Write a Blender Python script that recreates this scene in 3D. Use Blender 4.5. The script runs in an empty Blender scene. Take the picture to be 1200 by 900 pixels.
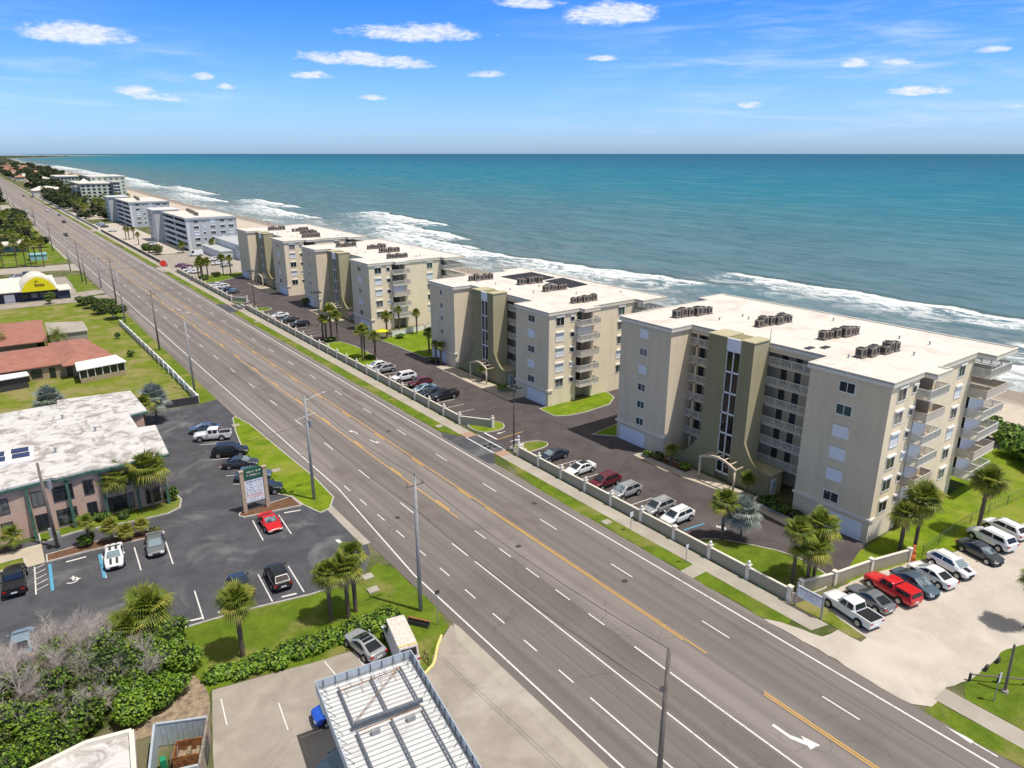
import bpy, bmesh, math, random
from mathutils import Vector, Matrix
random.seed(7)
R=random.Random(11)
C=bpy.context.scene.collection
rad=math.radians
# ------------------------------------------------------------------ materials
def nt(name):
    m=bpy.data.materials.new(name); m.use_nodes=True
    t=m.node_tree; b=t.nodes['Principled BSDF']
    return m,t,b
def lin(c): return (c[0],c[1],c[2],1)
def mat(name,col,rough=0.8,var=0.15,scale=1.0,bump=0.0,bscale=20.0,col2=None,metal=0.0,spec=0.3,coord='Object',sx=(1,1,1),coat=0.0,emit=None):
    m,t,b=nt(name); N=t.nodes; L=t.links
    b.inputs['Roughness'].default_value=rough; b.inputs['Metallic'].default_value=metal
    b.inputs['Specular IOR Level'].default_value=spec; b.inputs['Coat Weight'].default_value=coat
    c2=col2 or tuple(max(0,x*(1-var)) for x in col); c1=col if col2 else tuple(min(1,x*(1+var)) for x in col)
    if coord=='Object': tc=N.new('ShaderNodeTexCoord'); src=tc.outputs['Object']
    else: tc=N.new('ShaderNodeNewGeometry'); src=tc.outputs['Position']
    mp=N.new('ShaderNodeMapping'); mp.inputs['Scale'].default_value=sx; L.new(src,mp.inputs[0])
    if var>0 or col2:
        n=N.new('ShaderNodeTexNoise'); n.inputs['Scale'].default_value=scale; n.inputs['Detail'].default_value=6; n.inputs['Roughness'].default_value=.65
        L.new(mp.outputs[0],n.inputs['Vector'])
        r=N.new('ShaderNodeValToRGB'); r.color_ramp.elements[0].position=.35; r.color_ramp.elements[1].position=.65
        r.color_ramp.elements[0].color=lin(c2); r.color_ramp.elements[1].color=lin(c1)
        L.new(n.outputs['Fac'],r.inputs[0]); L.new(r.outputs[0],b.inputs['Base Color'])
    else: b.inputs['Base Color'].default_value=lin(col)
    if bump:
        n2=N.new('ShaderNodeTexNoise'); n2.inputs['Scale'].default_value=bscale; n2.inputs['Detail'].default_value=4
        L.new(mp.outputs[0],n2.inputs['Vector'])
        bp=N.new('ShaderNodeBump'); bp.inputs['Strength'].default_value=bump; bp.inputs['Distance'].default_value=.05
        L.new(n2.outputs['Fac'],bp.inputs['Height']); L.new(bp.outputs[0],b.inputs['Normal'])
    return m
def mth(t,op,a,b=None,clamp=False):
    n=t.nodes.new('ShaderNodeMath'); n.operation=op; n.use_clamp=clamp
    for i,x in enumerate((a,b)):
        if x is None: continue
        if isinstance(x,(int,float)): n.inputs[i].default_value=x
        else: t.links.new(x,n.inputs[i])
    return n.outputs[0]
def mixc(t,f,a,b):
    n=t.nodes.new('ShaderNodeMix'); n.data_type='RGBA'
    for s,x in ((n.inputs[0],f),(n.inputs[6],a),(n.inputs[7],b)):
        if isinstance(x,(int,float)): s.default_value=x
        elif isinstance(x,tuple): s.default_value=lin(x)
        else: t.links.new(x,s)
    return n.outputs[2]
def noise(t,vec,scale,detail=5,rough=.6,dist=0):
    n=t.nodes.new('ShaderNodeTexNoise'); n.inputs['Scale'].default_value=scale; n.inputs['Detail'].default_value=detail
    n.inputs['Roughness'].default_value=rough; n.inputs['Distortion'].default_value=dist; t.links.new(vec,n.inputs['Vector']); return n.outputs['Fac']
def mapv(t,src,sc=(1,1,1),loc=(0,0,0),rot=(0,0,0)):
    n=t.nodes.new('ShaderNodeMapping'); n.inputs['Scale'].default_value=sc; n.inputs['Location'].default_value=loc; n.inputs['Rotation'].default_value=rot
    t.links.new(src,n.inputs[0]); return n.outputs[0]
def rng(t,v,a,b,c=0,d=1):
    n=t.nodes.new('ShaderNodeMapRange'); n.interpolation_type='SMOOTHSTEP'
    for i,x in enumerate((a,b,c,d)): n.inputs[i+1].default_value=x
    t.links.new(v,n.inputs[0]); return n.outputs[0]
def pos(t): return t.nodes.new('ShaderNodeNewGeometry').outputs['Position']
def bumpn(t,b,h,st,dist=.05):
    bp=t.nodes.new('ShaderNodeBump'); bp.inputs['Strength'].default_value=st; bp.inputs['Distance'].default_value=dist
    t.links.new(h,bp.inputs['Height']); t.links.new(bp.outputs[0],b.inputs['Normal'])

def road_mat():
    m,t,b=nt('road asphalt'); P=pos(t)
    s=t.nodes.new('ShaderNodeSeparateXYZ'); t.links.new(P,s.inputs[0]); X=s.outputs[0]; Y=s.outputs[1]
    streak=noise(t,mapv(t,P,(1.1,.018,1)),1.0,6,.6)
    streak2=noise(t,mapv(t,P,(.5,.006,1),(7,3,0)),1.3,4,.6)
    fine=noise(t,P,6,6,.7); big=noise(t,P,.09,4,.5)
    base=mixc(t,rng(t,streak,.3,.7),(.160,.140,.130),(.232,.204,.189))
    base=mixc(t,mth(t,'MULTIPLY',rng(t,streak2,.45,.62),.55),base,(.31,.275,.25))
    # lighter centre lane, darker newer west lanes near
    c=mth(t,'MULTIPLY',rng(t,X,40.3,40.9),rng(t,X,44.9,44.4)); base=mixc(t,mth(t,'MULTIPLY',c,.5),base,(.31,.272,.25))
    wd=mth(t,'MULTIPLY',rng(t,X,40.9,40.2),rng(t,Y,95,55)); base=mixc(t,mth(t,'MULTIPLY',wd,.45),base,(.135,.117,.108))
    ed=mth(t,'MULTIPLY',rng(t,X,44.8,45.4),rng(t,Y,120,30)); base=mixc(t,mth(t,'MULTIPLY',ed,.22),base,(.165,.143,.133))
    # far part paler
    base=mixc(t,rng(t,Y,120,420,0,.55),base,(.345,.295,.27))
    # wheel tracks
    w=mth(t,'SINE',mth(t,'MULTIPLY',mth(t,'SUBTRACT',X,40.6),math.pi*2/1.85)); base=mixc(t,mth(t,'MULTIPLY',rng(t,w,.1,1),.24),base,(.10,.088,.082))
    base=mixc(t,mth(t,'MULTIPLY',rng(t,fine,.35,.75),.28),base,(.23,.22,.21))
    base=mixc(t,mth(t,'MULTIPLY',rng(t,big,.5,.7),.25),base,(.085,.078,.076))
    for xs in (43.35,38.75,47.0,34.85,50.1):
        q=mth(t,'ABSOLUTE',mth(t,'ADD',mth(t,'SUBTRACT',X,xs),mth(t,'MULTIPLY',mth(t,'SUBTRACT',big,.5),1.1)))
        base=mixc(t,mth(t,'MULTIPLY',rng(t,q,.07,.02),mth(t,'MULTIPLY',rng(t,streak2,.45,.55),.4)),base,(.07,.06,.056))
        q2=mth(t,'ABSOLUTE',mth(t,'SUBTRACT',X,xs)); base=mixc(t,mth(t,'MULTIPLY',rng(t,q2,.55,.1),mth(t,'MULTIPLY',rng(t,streak,.4,.6),.22)),base,(.10,.088,.082))
    # cracks
    v=t.nodes.new('ShaderNodeTexVoronoi'); v.feature='DISTANCE_TO_EDGE'; v.inputs['Scale'].default_value=.22
    nz=t.nodes.new('ShaderNodeTexNoise'); nz.inputs['Scale'].default_value=.6; t.links.new(P,nz.inputs[0])
    va=t.nodes.new('ShaderNodeVectorMath'); va.operation='MULTIPLY_ADD'; t.links.new(nz.outputs['Color'],va.inputs[0]); va.inputs[1].default_value=(2,2,0); t.links.new(P,va.inputs[2]); t.links.new(va.outputs[0],v.inputs['Vector'])
    cr=mth(t,'MULTIPLY',rng(t,v.outputs['Distance'],.012,.004),rng(t,big,.42,.55)); base=mixc(t,mth(t,'MULTIPLY',cr,.25),base,(.07,.06,.058))
    t.links.new(base,b.inputs['Base Color']); b.inputs['Roughness'].default_value=.85; b.inputs['Specular IOR Level'].default_value=.25
    bumpn(t,b,fine,.3,.02); return m
def lot_mat(name,a,c,pale,amt=.5):
    m,t,b=nt(name); P=pos(t)
    n1=noise(t,P,.35,6,.62,.4); n2=noise(t,P,7,5,.7); n3=noise(t,P,.12,5,.6,1.0); n4=noise(t,P,2.2,4,.6)
    base=mixc(t,rng(t,n1,.3,.7),a,c)
    base=mixc(t,mth(t,'MULTIPLY',rng(t,n3,.52,.68),amt),base,pale)
    base=mixc(t,mth(t,'MULTIPLY',rng(t,n2,.4,.75),.22),base,pale)
    base=mixc(t,mth(t,'MULTIPLY',rng(t,n4,.62,.72),.25),base,tuple(x*.55 for x in a))
    t.links.new(base,b.inputs['Base Color']); b.inputs['Roughness'].default_value=.88; b.inputs['Specular IOR Level'].default_value=.2
    bumpn(t,b,n2,.3,.02); return m
def grass_mat(name,g1,g2,dry,dryamt=.5,dth=(.5,.68)):
    m,t,b=nt(name); P=pos(t)
    n1=noise(t,P,.5,6,.65,.3); n2=noise(t,P,9,5,.8); n3=noise(t,P,.16,5,.6,.6); n4=noise(t,P,2.6,4,.7)
    base=mixc(t,rng(t,n1,.32,.66),g1,g2)
    base=mixc(t,mth(t,'MULTIPLY',rng(t,n3,dth[0],dth[1]),dryamt),base,dry)
    base=mixc(t,mth(t,'MULTIPLY',rng(t,n4,.5,.75),.45),base,tuple(x*1.35 for x in g2))
    base=mixc(t,mth(t,'MULTIPLY',rng(t,n2,.42,.66),.42),base,tuple(x*.42 for x in g1))
    t.links.new(base,b.inputs['Base Color']); b.inputs['Roughness'].default_value=.95; b.inputs['Specular IOR Level'].default_value=.1
    bumpn(t,b,n2,.8,.08); return m
def wall_mat(name,col,line=0.0,stain=.2):
    m,t,b=nt(name); P=pos(t)
    n1=noise(t,mapv(t,P,(.8,.8,.12)),1.2,5,.6); n2=noise(t,P,.25,4,.5); n3=noise(t,P,14,3,.6)
    base=mixc(t,mth(t,'MULTIPLY',rng(t,n1,.4,.75),stain*2),col,tuple(x*.72 for x in col))
    base=mixc(t,mth(t,'MULTIPLY',rng(t,n2,.4,.7),.25),base,tuple(min(1,x*1.08) for x in col))
    sp=t.nodes.new('ShaderNodeSeparateXYZ'); t.links.new(P,sp.inputs[0]); z=mth(t,'MODULO',mth(t,'ADD',sp.outputs[2],.34),2.67)
    base=mixc(t,mth(t,'MULTIPLY',rng(t,mth(t,'ABSOLUTE',mth(t,'SUBTRACT',z,.66)),.06,.02),.22),base,tuple(x*.55 for x in col))
    n5=noise(t,mapv(t,P,(3,3,.25)),1.0,5,.7); run=mth(t,'MULTIPLY',rng(t,n5,.60,.72),rng(t,z,2.6,.9)); base=mixc(t,mth(t,'MULTIPLY',run,.20),base,tuple(x*.5 for x in col))
    t.links.new(base,b.inputs['Base Color']); b.inputs['Roughness'].default_value=.9; b.inputs['Specular IOR Level'].default_value=.2
    bumpn(t,b,n3,.25,.01); return m
def roof_mat(name,col,stain,amt=.5,th=(.52,.7),sc=.35):
    m,t,b=nt(name); P=pos(t)
    n1=noise(t,P,sc,6,.65,.8); n2=noise(t,mapv(t,P,(1,.25,1)),1.1,5,.7); n3=noise(t,P,5,4,.6)
    base=mixc(t,mth(t,'MULTIPLY',rng(t,n1,th[0],th[1]),amt),col,stain)
    base=mixc(t,mth(t,'MULTIPLY',rng(t,n2,.56,.72),amt*.8),base,tuple(x*.8 for x in stain))
    base=mixc(t,mth(t,'MULTIPLY',rng(t,n3,.5,.8),.2),base,stain)
    sp=t.nodes.new('ShaderNodeSeparateXYZ'); t.links.new(P,sp.inputs[0]); sm=mth(t,'ABSOLUTE',mth(t,'SUBTRACT',mth(t,'MODULO',mth(t,'ADD',sp.outputs[1],500),2.9),1.45)); base=mixc(t,mth(t,'MULTIPLY',rng(t,sm,.07,.02),.3),base,stain)
    t.links.new(base,b.inputs['Base Color']); b.inputs['Roughness'].default_value=.9; b.inputs['Specular IOR Level'].default_value=.2
    return m
def glass_mat(name,col=(.02,.025,.03),rough=.12,vary=0,pale=(.30,.33,.34)):
    m,t,b=nt(name); n=noise(t,pos(t),.6,2)
    bc=mixc(t,n,tuple(x*.5 for x in col),tuple(x*1.5 for x in col))
    if vary:
        oi=t.nodes.new('ShaderNodeObjectInfo'); n2=noise(t,pos(t),.9,2); f=mth(t,'MULTIPLY',rng(t,mth(t,'ADD',oi.outputs['Random'],mth(t,'MULTIPLY',mth(t,'SUBTRACT',n2,.5),.8)),.55,.75),vary); bc=mixc(t,f,bc,pale)
    t.links.new(bc,b.inputs['Base Color'])
    b.inputs['Roughness'].default_value=rough; b.inputs['Specular IOR Level'].default_value=.6; return m
def mark_mat(name,col,under=(.14,.13,.125),wear=.5):
    m,t,b=nt(name); P=pos(t); n=noise(t,P,3.5,6,.75); n2=noise(t,P,.5,3,.6)
    f=mth(t,'MULTIPLY',rng(t,n,.5,.66),mth(t,'MULTIPLY',rng(t,n2,.3,.7),wear*2),True)
    t.links.new(mixc(t,f,col,under),b.inputs['Base Color']); b.inputs['Roughness'].default_value=.7; return m
def brick_mat(name,c1,c2,mo,sc=1.0):
    m,t,b=nt(name); tc=pos(t); br=t.nodes.new('ShaderNodeTexBrick'); br.inputs['Scale'].default_value=sc
    br.inputs['Color1'].default_value=lin(c1); br.inputs['Color2'].default_value=lin(c2); br.inputs['Mortar'].default_value=lin(mo)
    br.inputs['Mortar Size'].default_value=.02; br.inputs['Row Height'].default_value=.12; br.inputs['Brick Width'].default_value=.4
    t.links.new(mapv(t,tc,(1,1,1),(0,0,0),(rad(90),0,0)),br.inputs['Vector']); n=noise(t,tc,.8,5,.6)
    t.links.new(mixc(t,mth(t,'MULTIPLY',rng(t,n,.4,.7),.35),br.outputs['Color'],tuple(x*.6 for x in c1)),b.inputs['Base Color']); b.inputs['Roughness'].default_value=.9; return m
def shingle_mat(name,c1,c2):
    m,t,b=nt(name); P=pos(t); n=noise(t,P,.7,6,.65); n2=noise(t,mapv(t,P,(6,2,2)),2.0,4,.7)
    w=t.nodes.new('ShaderNodeTexWave'); w.inputs['Scale'].default_value=1.2; w.bands_direction='Y'; w.inputs['Distortion'].default_value=.6; t.links.new(P,w.inputs['Vector'])
    base=mixc(t,rng(t,n,.35,.65),c1,c2); base=mixc(t,mth(t,'MULTIPLY',rng(t,n2,.4,.7),.35),base,tuple(x*.65 for x in c1))
    base=mixc(t,mth(t,'MULTIPLY',rng(t,w.outputs['Fac'],.0,.25,1,0),.3),base,tuple(x*.5 for x in c1))
    t.links.new(base,b.inputs['Base Color']); b.inputs['Roughness'].default_value=.95; return m
def leaf_mat(name,c1,c2,tr=.25):
    m,t,b=nt(name); g=t.nodes.new('ShaderNodeNewGeometry'); oi=t.nodes.new('ShaderNodeObjectInfo')
    n=noise(t,g.outputs['Position'],.9,3,.6)
    f=mth(t,'ADD',mth(t,'MULTIPLY',g.outputs['Random Per Island'],.6),mth(t,'MULTIPLY',rng(t,n,.35,.65),.4))
    base=mixc(t,f,c1,c2); base=mixc(t,mth(t,'MULTIPLY',oi.outputs['Random'],.25),base,tuple(x*.6 for x in c1))
    t.links.new(base,b.inputs['Base Color']); b.inputs['Roughness'].default_value=.5; b.inputs['Specular IOR Level'].default_value=.35
    if tr:
        tl=t.nodes.new('ShaderNodeBsdfTranslucent'); t.links.new(base,tl.inputs[0]); mx=t.nodes.new('ShaderNodeMixShader'); mx.inputs[0].default_value=tr
        t.links.new(b.outputs[0],mx.inputs[1]); t.links.new(tl.outputs[0],mx.inputs[2]); t.links.new(mx.outputs[0],t.nodes['Material Output'].inputs[0])
    return m
def paint(name,col,metal=.0,rough=.28): 
    return mat(name,col,rough,.06,2.0,metal=metal,spec=.5,coat=.6)

M={}
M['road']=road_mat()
M['patch']=lot_mat('asphalt patch',(.155,.134,.123),(.20,.175,.16),(.25,.22,.20),.5)
M['lot']=lot_mat('dark parking asphalt',(.062,.063,.073),(.095,.096,.108),(.20,.198,.205),.7)
M['condolot']=lot_mat('condo asphalt',(.078,.066,.067),(.108,.093,.093),(.155,.135,.13),.45)
M['conc']=lot_mat('old concrete',(.30,.26,.22),(.40,.355,.305),(.50,.455,.40),.6)
M['sandlot']=lot_mat('pale crushed shell',(.47,.42,.36),(.56,.50,.43),(.64,.58,.51),.6)
M['walk']=lot_mat('sidewalk concrete',(.36,.32,.27),(.44,.40,.34),(.52,.48,.42),.4)
M['tanpave']=lot_mat('tan paving',(.46,.40,.31),(.54,.47,.37),(.6,.53,.43),.4)
M['redpave']=mat('red brick paving',(.42,.27,.20),.9,.25,3,coord='P')
M['kerb']=mat('kerb concrete',(.52,.49,.45),.9,.15,2,coord='P')
M['grass']=grass_mat('lawn',(.10,.16,.014),(.165,.235,.022),(.32,.27,.10),.7,(.48,.66))
M['lush']=grass_mat('lush lawn',(.12,.20,.012),(.215,.30,.016),(.33,.32,.07),.6,(.48,.66))
M['roughgrass']=grass_mat('rough grass',(.14,.19,.02),(.215,.255,.034),(.34,.28,.13),.8,(.44,.62))
M['land']=grass_mat('land',(.075,.11,.025),(.12,.14,.045),(.26,.22,.15),.7,(.42,.6))
M['mulch']=mat('mulch',(.16,.085,.05),.95,.5,5,.6,30,coord='P')
M['dirt']=mat('dry dirt',(.30,.23,.16),.95,.4,2,.4,20,coord='P')
M['white']=mark_mat('white road paint',(.74,.73,.70),wear=.45)
M['yellow']=mark_mat('yellow road paint',(.78,.42,.06),wear=.3)
M['blue']=mark_mat('blue bay paint',(.10,.36,.55),wear=.3)
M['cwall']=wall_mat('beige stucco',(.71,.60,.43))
M['cwallsun']=wall_mat('sunlit beige stucco',(.90,.765,.56))
M['olive']=wall_mat('olive stucco',(.30,.27,.15))
M['olivel']=wall_mat('sunlit and coping olive stucco',(.50,.455,.29))
M['cream']=mat('cream trim',(.76,.70,.60),.8,.06,1,coord='P')
M['recess']=wall_mat('recess stucco',(.68,.56,.37))
M['whitetrim']=mat('white trim',(.82,.81,.79),.6,.05,1.5)
M['shutter']=mat('white shutter',(.80,.81,.84),.6,.05,.5,sx=(1,1,14))
M['croof']=roof_mat('white membrane roof',(.74,.685,.625),(.50,.42,.35),.5,(.47,.70),.22)
M['oroof']=roof_mat('stained white roof',(.66,.64,.62),(.30,.265,.24),.9,(.44,.66),.5)
M['glass']=glass_mat('dark glass',vary=.55,pale=(.28,.28,.26))
M['cwind']=glass_mat('windscreen glass',(.03,.04,.05),.04,.7,(.30,.38,.42))  # pale share puts sky reflection and dash shades into the glass colour
M['tglass']=glass_mat('tower glass',(.012,.012,.014),.06)
M['gglass']=glass_mat('green glass',(.02,.07,.06),.15)
M['rail']=mat('pale railing',(.66,.64,.58),.6,.05,2)
M['railp']=mat('balcony parapet',(.56,.50,.43),.7,.1,2)
M['lwall']=wall_mat('boundary wall paint',(.37,.345,.26),0,.15)
M['acmetal']=mat('weathered ac metal',(.34,.29,.23),.6,.35,3,metal=.2)
M['acdark']=mat('ac grille',(.05,.05,.055),.6,.4,8)
M['black']=mat('black rubber',(.02,.02,.022),.8,.2,6)
M['darkm']=mat('dark metal',(.06,.06,.065),.5,.2,3)
M['grey']=mat('grey metal',(.35,.36,.37),.5,.15,2,metal=.3)
M['galv']=mat('galvanised steel',(.50,.56,.61),.5,.12,3,metal=.15)
M['cdeck']=roof_mat('white canopy deck',(.66,.67,.68),(.45,.42,.38),.4)
M['ribg']=mat('rib shadow grey',(.40,.42,.44),.6,.1,3)
M['dgrey']=mat('primer grey steel',(.14,.155,.18),.6,.15,3)
M['wood']=mat('weathered wood',(.20,.17,.145),.9,.3,2,.4,12,sx=(6,6,.6))
M['concpole']=mat('concrete pole',(.34,.34,.33),.85,.15,1.2)
M['tanpost']=wall_mat('tan sign post',(.52,.39,.28))
M['trunk']=mat('palm trunk',(.15,.115,.085),.95,.35,4,.8,14,sx=(1,1,5))
M['bark']=mat('grey bark',(.52,.45,.41),.95,.3,3,.5,15)
M['pg']=leaf_mat('palm green',(.08,.13,.012),(.24,.29,.035))
M['py']=leaf_mat('palm yellow green',(.20,.23,.03),(.42,.40,.07))
M['pb']=leaf_mat('palm dead frond',(.34,.24,.11),(.52,.40,.22),.1)
M['silver']=leaf_mat('silver palm leaf',(.20,.25,.22),(.40,.44,.39),.15)
M['lg']=leaf_mat('broad leaf green',(.07,.16,.014),(.22,.37,.035))
M['ly']=leaf_mat('bright leaf',(.18,.33,.02),(.34,.48,.06))
M['ld']=leaf_mat('dark leaf',(.03,.06,.012),(.075,.12,.025),.15)
M['lo']=leaf_mat('olive leaf',(.11,.12,.03),(.22,.21,.07))
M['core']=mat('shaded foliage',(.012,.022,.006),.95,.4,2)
M['dshrub']=leaf_mat('far foliage',(.04,.06,.02),(.11,.13,.05),.1)
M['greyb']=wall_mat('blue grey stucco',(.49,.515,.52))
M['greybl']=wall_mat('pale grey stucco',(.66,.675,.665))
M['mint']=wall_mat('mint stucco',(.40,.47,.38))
M['mintl']=wall_mat('sunlit mint stucco',(.60,.64,.54))
M['plaza']=brick_mat('tan brick',(.60,.40,.31),(.68,.47,.36),(.52,.38,.30),1.0)
M['pgreen']=mat('green painted steel',(.055,.13,.095),.7,.3,2)
M['shingle']=shingle_mat('red brown shingles',(.36,.15,.105),(.44,.205,.15))
M['housewall']=wall_mat('tan house wall',(.42,.33,.22))
M['navy']=mat('navy siding',(.035,.045,.075),.7,.25,2,sx=(.2,.2,4))
M['yel']=mat('yellow board',(.80,.70,.01),.6,.05,1)
M['brown']=mat('brown letters',(.16,.09,.03),.7,.1,1)
M['solar']=mat('black solar mat',(.035,.03,.03),.7,.5,3,sx=(1,8,1))
M['solarp']=mat('blue solar panel',(.04,.05,.10),.25,.3,3)
M['terracotta']=shingle_mat('terracotta tiles',(.42,.20,.12),(.52,.29,.18))
M['farwall']=mat('pale far wall',(.55,.53,.48),.9,.25,.1)
M['turq']=mat('turquoise wall',(.25,.50,.52),.8,.15,1)
M['red']=mat('red sign',(.75,.06,.04),.5,.1,2)
M['rust']=mat('rusty steel',(.30,.13,.055),.85,.5,3)
M['greensign']=mat('dark green sign',(.03,.11,.075),.5,.15,2)
M['signw']=mat('off white sign board',(.78,.79,.82),.6,.08,2)
M['signblue']=mat('faded blue ink',(.22,.30,.52),.6,.2,2)
M['signred']=mat('faded red ink',(.70,.25,.26),.6,.2,2)
M['hose']=mat('yellow hose',(.80,.66,.25),.6,.15,2)
M['skin']=mat('skin',(.55,.35,.24),.6,.05,2)
M['cloth']=mat('pale clothing',(.55,.5,.5),.8,.2,2)
M['clothd']=mat('dark clothing',(.06,.08,.16),.8,.2,2)
M['hair']=mat('hair',(.05,.03,.02),.7,.2,2)
M['lampr']=mat('red lamp lens',(.45,.02,.02),.3,.1,2)
M['lampw']=mat('clear lamp lens',(.75,.77,.8),.2,.05,2)
M['rim']=mat('alloy rim',(.45,.46,.48),.35,.15,6,metal=.6)
M['cglass']=glass_mat('car glass',(.018,.022,.03),.05)
M['cglassl']=glass_mat('car glass with sun shade',(.42,.50,.55),.15)
M['trashg']=mat('green plastic',(.02,.25,.12),.6,.2,2)
M['wire']=mat('cable',(.05,.05,.05),.7,.1,1)
M['orangeb']=mat('orange cloth',(.6,.16,.05),.8,.3,3)
PAINT={'white':(.80,.81,.82),'silver':(.42,.43,.44),'grey':(.20,.215,.23),'black':(.015,.016,.02),'dgreen':(.012,.03,.03),'navy':(.02,.032,.055),
 'red':(.62,.012,.02),'maroon':(.13,.012,.022),'blue':(.02,.10,.55),'slate':(.10,.15,.20),'lblue':(.25,.36,.45),'charcoal':(.045,.05,.055),'purple':(.16,.03,.08)}
for k,v in PAINT.items(): M['p_'+k]=paint(k+' car paint',v,.25 if k in('silver','grey','slate','lblue') else 0.0)

# ------------------------------------------------------------------ mesh helpers
class MB:
    def __init__(s): s.v=[]; s.f=[]; s.m=[]
    def add(s,vs,fs,mi=0):
        o=len(s.v); s.v+= [tuple(v) for v in vs]; s.f+=[tuple(o+i for i in f) for f in fs]; s.m+=[mi]*len(fs); return s
    def box(s,x0,y0,z0,x1,y1,z1,mi=0):
        return s.add([(x0,y0,z0),(x1,y0,z0),(x1,y1,z0),(x0,y1,z0),(x0,y0,z1),(x1,y0,z1),(x1,y1,z1),(x0,y1,z1)],
            [(0,3,2,1),(4,5,6,7),(0,1,5,4),(1,2,6,5),(2,3,7,6),(3,0,4,7)],mi)
    def prism(s,pts,z0,z1,mi=0):
        n=len(pts); 
        if area(pts)<0: pts=pts[::-1]
        return s.add([(x,y,z0) for x,y in pts]+[(x,y,z1) for x,y in pts],[tuple(range(n))[::-1],tuple(range(n,2*n))]+[(i,(i+1)%n,n+(i+1)%n,n+i) for i in range(n)],mi)
    def prismx(s,pts,x0,x1,mi=0):   # pts in (y,z), extruded along x
        n=len(pts)
        if area(pts)<0: pts=pts[::-1]
        return s.add([(x0,y,z) for y,z in pts]+[(x1,y,z) for y,z in pts],[tuple(range(n))[::-1],tuple(range(n,2*n))]+[(i,(i+1)%n,n+(i+1)%n,n+i) for i in range(n)],mi)
    def quad(s,a,b,c,d,mi=0): return s.add([a,b,c,d],[(0,1,2,3)],mi)
    def tube(s,p0,p1,r0,r1=None,n=8,mi=0,cap=True):
        r1=r0 if r1 is None else r1; a=Vector(p0); b=Vector(p1); d=(b-a)
        if d.length<1e-6: return s
        d.normalize(); u=d.orthogonal().normalized(); w=d.cross(u); vs=[]
        for c,r in ((a,r0),(b,r1)):
            for i in range(n):
                t=2*math.pi*i/n; vs.append(c+u*math.cos(t)*r+w*math.sin(t)*r)
        fs=[(i,(i+1)%n,n+(i+1)%n,n+i) for i in range(n)]
        if cap: fs+=[tuple(range(n))[::-1],tuple(range(n,2*n))]
        return s.add(vs,fs,mi)
    def ell(s,c,rx,ry,rz,nu=10,nv=7,mi=0,jit=0,rn=R):
        vs=[];fs=[]
        for j in range(nv+1):
            ph=math.pi*j/nv
            for i in range(nu):
                th=2*math.pi*i/nu; k=1+rn.uniform(-jit,jit)
                vs.append((c[0]+rx*k*math.sin(ph)*math.cos(th),c[1]+ry*k*math.sin(ph)*math.sin(th),c[2]+rz*k*math.cos(ph)))
        for j in range(nv):
            for i in range(nu): fs.append((j*nu+i,(j+1)*nu+i,(j+1)*nu+(i+1)%nu,j*nu+(i+1)%nu))
        return s.add(vs,fs,mi)
    def mesh(s,name,mats,smooth=False):
        me=bpy.data.meshes.new(name); me.from_pydata(s.v,[],s.f); 
        for m in mats: me.materials.append(m)
        if len(mats)>1: me.polygons.foreach_set('material_index',s.m)
        if smooth: me.polygons.foreach_set('use_smooth',[True]*len(me.polygons))
        if smooth=='angle': me.update(); me.set_sharp_from_angle(angle=rad(38))
        me.update(); return me
    def build(s,name,mats,parent=None,smooth=False,loc=None,label=None,bevel=0,link=True):
        if not isinstance(mats,(list,tuple)): mats=[mats]
        mats=[M[m] if isinstance(m,str) else m for m in mats]
        o=bpy.data.objects.new(name,s.mesh(name,mats,smooth)); C.objects.link(o)
        if parent: o.parent=parent
        if loc: o.location=loc
        if label: o['label']=label
        if bevel:
            b=o.modifiers.new('b','BEVEL'); b.width=bevel; b.segments=2; b.limit_method='ANGLE'; b.angle_limit=rad(25)
        return o
def area(p): return sum(p[i][0]*p[(i+1)%len(p)][1]-p[(i+1)%len(p)][0]*p[i][1] for i in range(len(p)))/2
def thing(name,label,cat,loc=(0,0,0),rz=0,group=None):
    o=bpy.data.objects.new(name,None); C.objects.link(o); o.location=loc; o.rotation_euler=(0,0,rz); o.empty_display_size=.2
    o['label']=label; o['category']=cat
    if group: o['group']=group
    return o
def tag(o,label,cat,group=None):
    o['label']=label; o['category']=cat
    if group: o['group']=group
    return o
def struct(o): o['kind']='structure'; return o
KIDS={}
def kids(o):
    if o.name not in KIDS: KIDS[o.name]=[x for x in C.objects if x.parent==o]
    return KIDS[o.name]
def copy_tree(o,parent=None):
    c=o.copy(); C.objects.link(c); c.parent=parent
    for ch in kids(o): copy_tree(ch,c)
    return c
def place(proto,loc,rz,label,group=None,scale=None,used=set()):
    if proto.name not in used: used.add(proto.name); o=proto; kids(o); [kids(k) for k in kids(o)]
    else: o=copy_tree(proto)
    o.location=loc; o.rotation_euler=(0,0,rz); o['label']=label
    if group: o['group']=group
    elif 'group' in o: del o['group']
    if scale: o.scale=(scale,)*3 if isinstance(scale,(int,float)) else scale
    return o
def chaikin(p,n=2):
    for _ in range(n):
        q=[]
        for i in range(len(p)):
            a=p[i];b=p[(i+1)%len(p)]; q+= [(a[0]*.75+b[0]*.25,a[1]*.75+b[1]*.25),(a[0]*.25+b[0]*.75,a[1]*.25+b[1]*.75)]
        p=q
    return p
def rag(pts,amp=.17,step=.8):
    q=[]; rn=random.Random(len(pts)*7+int(pts[0][0]*10))
    for i in range(len(pts)):
        a=Vector(pts[i]); b=Vector(pts[(i+1)%len(pts)]); L=(b-a).length; st=step if L<70 else L/90; n=max(1,int(L/st)); d=(b-a).normalized(); nv=Vector((-d.y,d.x)); w=0
        for k in range(n): w=w*.6+rn.uniform(-amp,amp)*.8; p=a+d*(L*k/n)+nv*(w if k else 0); q.append((p.x,p.y))
    return q
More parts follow.
